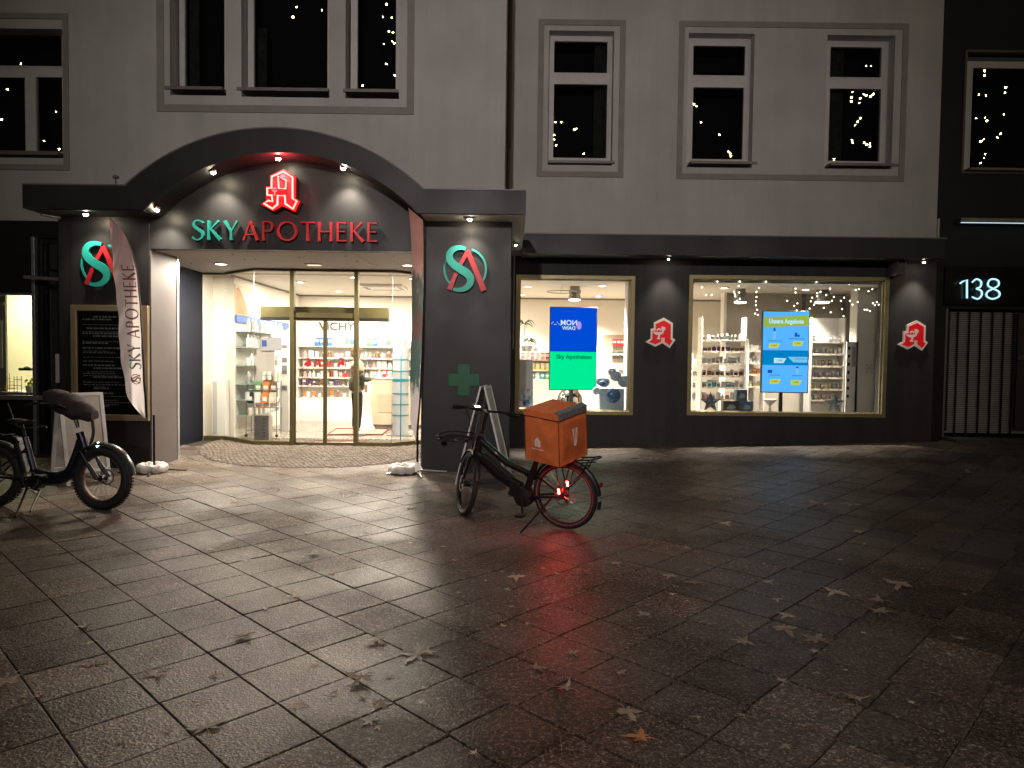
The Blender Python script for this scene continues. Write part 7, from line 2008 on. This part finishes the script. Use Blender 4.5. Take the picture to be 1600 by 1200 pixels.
for k in range(70):
    px = rnd.uniform(60, 1540); py = 740 + 440 * rnd.random() ** 1.2; x, y = Gd(px, py); s = rnd.uniform(.018, .04)
    if y > 9.2: continue
    o = bpy.data.objects.new('leaf_fragment', rnd.choice(protoY + protos)); COL.objects.link(o); o.location = (x, y, gh(x, y) + .001); o.scale = (s, s, s * .6); o.rotation_euler = (0, 0, rnd.uniform(0, 6.28))
    tag(o, 'tiny torn leaf fragment lying out on the open paving slabs', 'leaf fragment', 'leaf fragments on the open paving')

# ------------------------------------------------------------------ trees with fairy lights behind the viewer (seen mirrored in the upper windows)
def tree(x, y, label, seed):
    t = thing('bare_tree', label, 'tree', (x, y, 0), 'bare trees behind the viewer'); rnd = random.Random(seed)
    bark = pm('bark', (.07, .055, .045), .9, var=.3, vscale=9, bump=.6, bscale=25)
    MB().tube([(x, y, 0), (x + .05, y, 1.5), (x, y + .05, 3.2), (x + .1, y, 5.0)], [.22, .17, .14, .10], 10).build('trunk', bark, t, True)
    mb = MB()
    def br(p, d, l, r, n):
        q = p + d * l; m = p + d * l * .5 + Vector((rnd.gauss(0, .1), rnd.gauss(0, .1), rnd.gauss(0, .05))) * l * .5
        mb.tube([p, m, q], [r, r * .8, r * .55], 5)
        if n:
            for _ in range(3):
                dd = (d + Vector((rnd.gauss(0, .6), rnd.gauss(0, .6), rnd.gauss(.1, .4)))).normalized(); br(q, dd, l * .68, r * .55, n - 1)
    for k in range(7):
        a = k * .9 + rnd.random(); br(Vector((x, y, 2.8 + .3 * k)), Vector((math.cos(a), math.sin(a), .8)).normalized(), 1.7, .06, 3)
    mb.build('crown', bark, t)
for k, (x, y, l) in enumerate(((-10.5, -10, 'leftmost bare tree behind the viewer'), (-4.5, -11, 'bare tree behind the viewer, second from the left'), (5.5, -11.5, 'bare tree behind the viewer, third from the left'), (14, -11, 'rightmost bare tree behind the viewer'))): tree(x, y, l, k + 3)
refl = {'a': (YL + REC + .04, [(33, 100), (12, 140), (3, 187), (88, 175), (69, 220), (93, 233), (464, 11), (458, 27), (604, 7), (599, 27), (612, 28), (608, 49), (614, 51), (600, 69), (613, 65), (616, 68), (604, 100), (567, 134), (617, 118), (503, 16)]),
        'b': (YR + REC + .04, [(868, 191), (877, 191), (897, 203), (901, 201), (866, 211), (866, 218), (869, 227), (912, 240), (1084, 163), (1088, 166), (1095, 191), (1124, 211), (1138, 237), (1141, 240), (1142, 244), (1353, 103), (1361, 103), (1332, 144), (1330, 152), (1330, 158), (1349, 147), (1353, 149), (1344, 154), (1342, 161), (1360, 151), (1364, 147), (1368, 141), (1344, 185), (1340, 190), (1336, 196), (1331, 219), (1332, 223), (1350, 223), (1354, 226), (1359, 225), (1359, 229), (1303, 249)]),
        'c': (YD + .16, [(1517, 108), (1538, 111), (1538, 118), (1571, 137), (1570, 145), (1529, 148), (1540, 150), (1525, 185), (1539, 184), (1542, 189), (1568, 179), (1532, 221), (1537, 218), (1558, 215), (1563, 209), (1539, 241), (1537, 247), (1532, 255)])}
bulb2 = MB().ball((0, 0, 0), .044, 8).mesh('bulb', M_BULB, (0, 0, 0), True)
order = ['left', 'middle', 'right']
for k, (key, (Yw, pts)) in enumerate(refl.items()):
    P = []
    for i, (px, py) in enumerate(pts):
        yb = -9.2 - .8 * math.sin(i * 1.7)
        X, Z = U(px, py, 2 * Yw - yb); P.append(Vector((X, yb, Z)))
    c = sum(P, Vector()) / len(P)
    t = thing('fairy_light_chain', '%s chain of warm fairy lights in the trees behind the viewer' % order[k], 'light chain', (c.x, c.y, max(p.z for p in P)), 'fairy light chains behind the viewer')
    mb = MB(); Q_ = sorted(P, key=lambda q: (round(q.x), q.z)); mb.tube(Q_, .003, 4); mb.build('wire', M_BLACK, t)
    for p in P:
        o = bpy.data.objects.new('bulb', bulb2); COL.objects.link(o); o.parent = t; o.location = p - t.location; s = rnd.uniform(.75, 1.25); o.scale = (s, s, s)
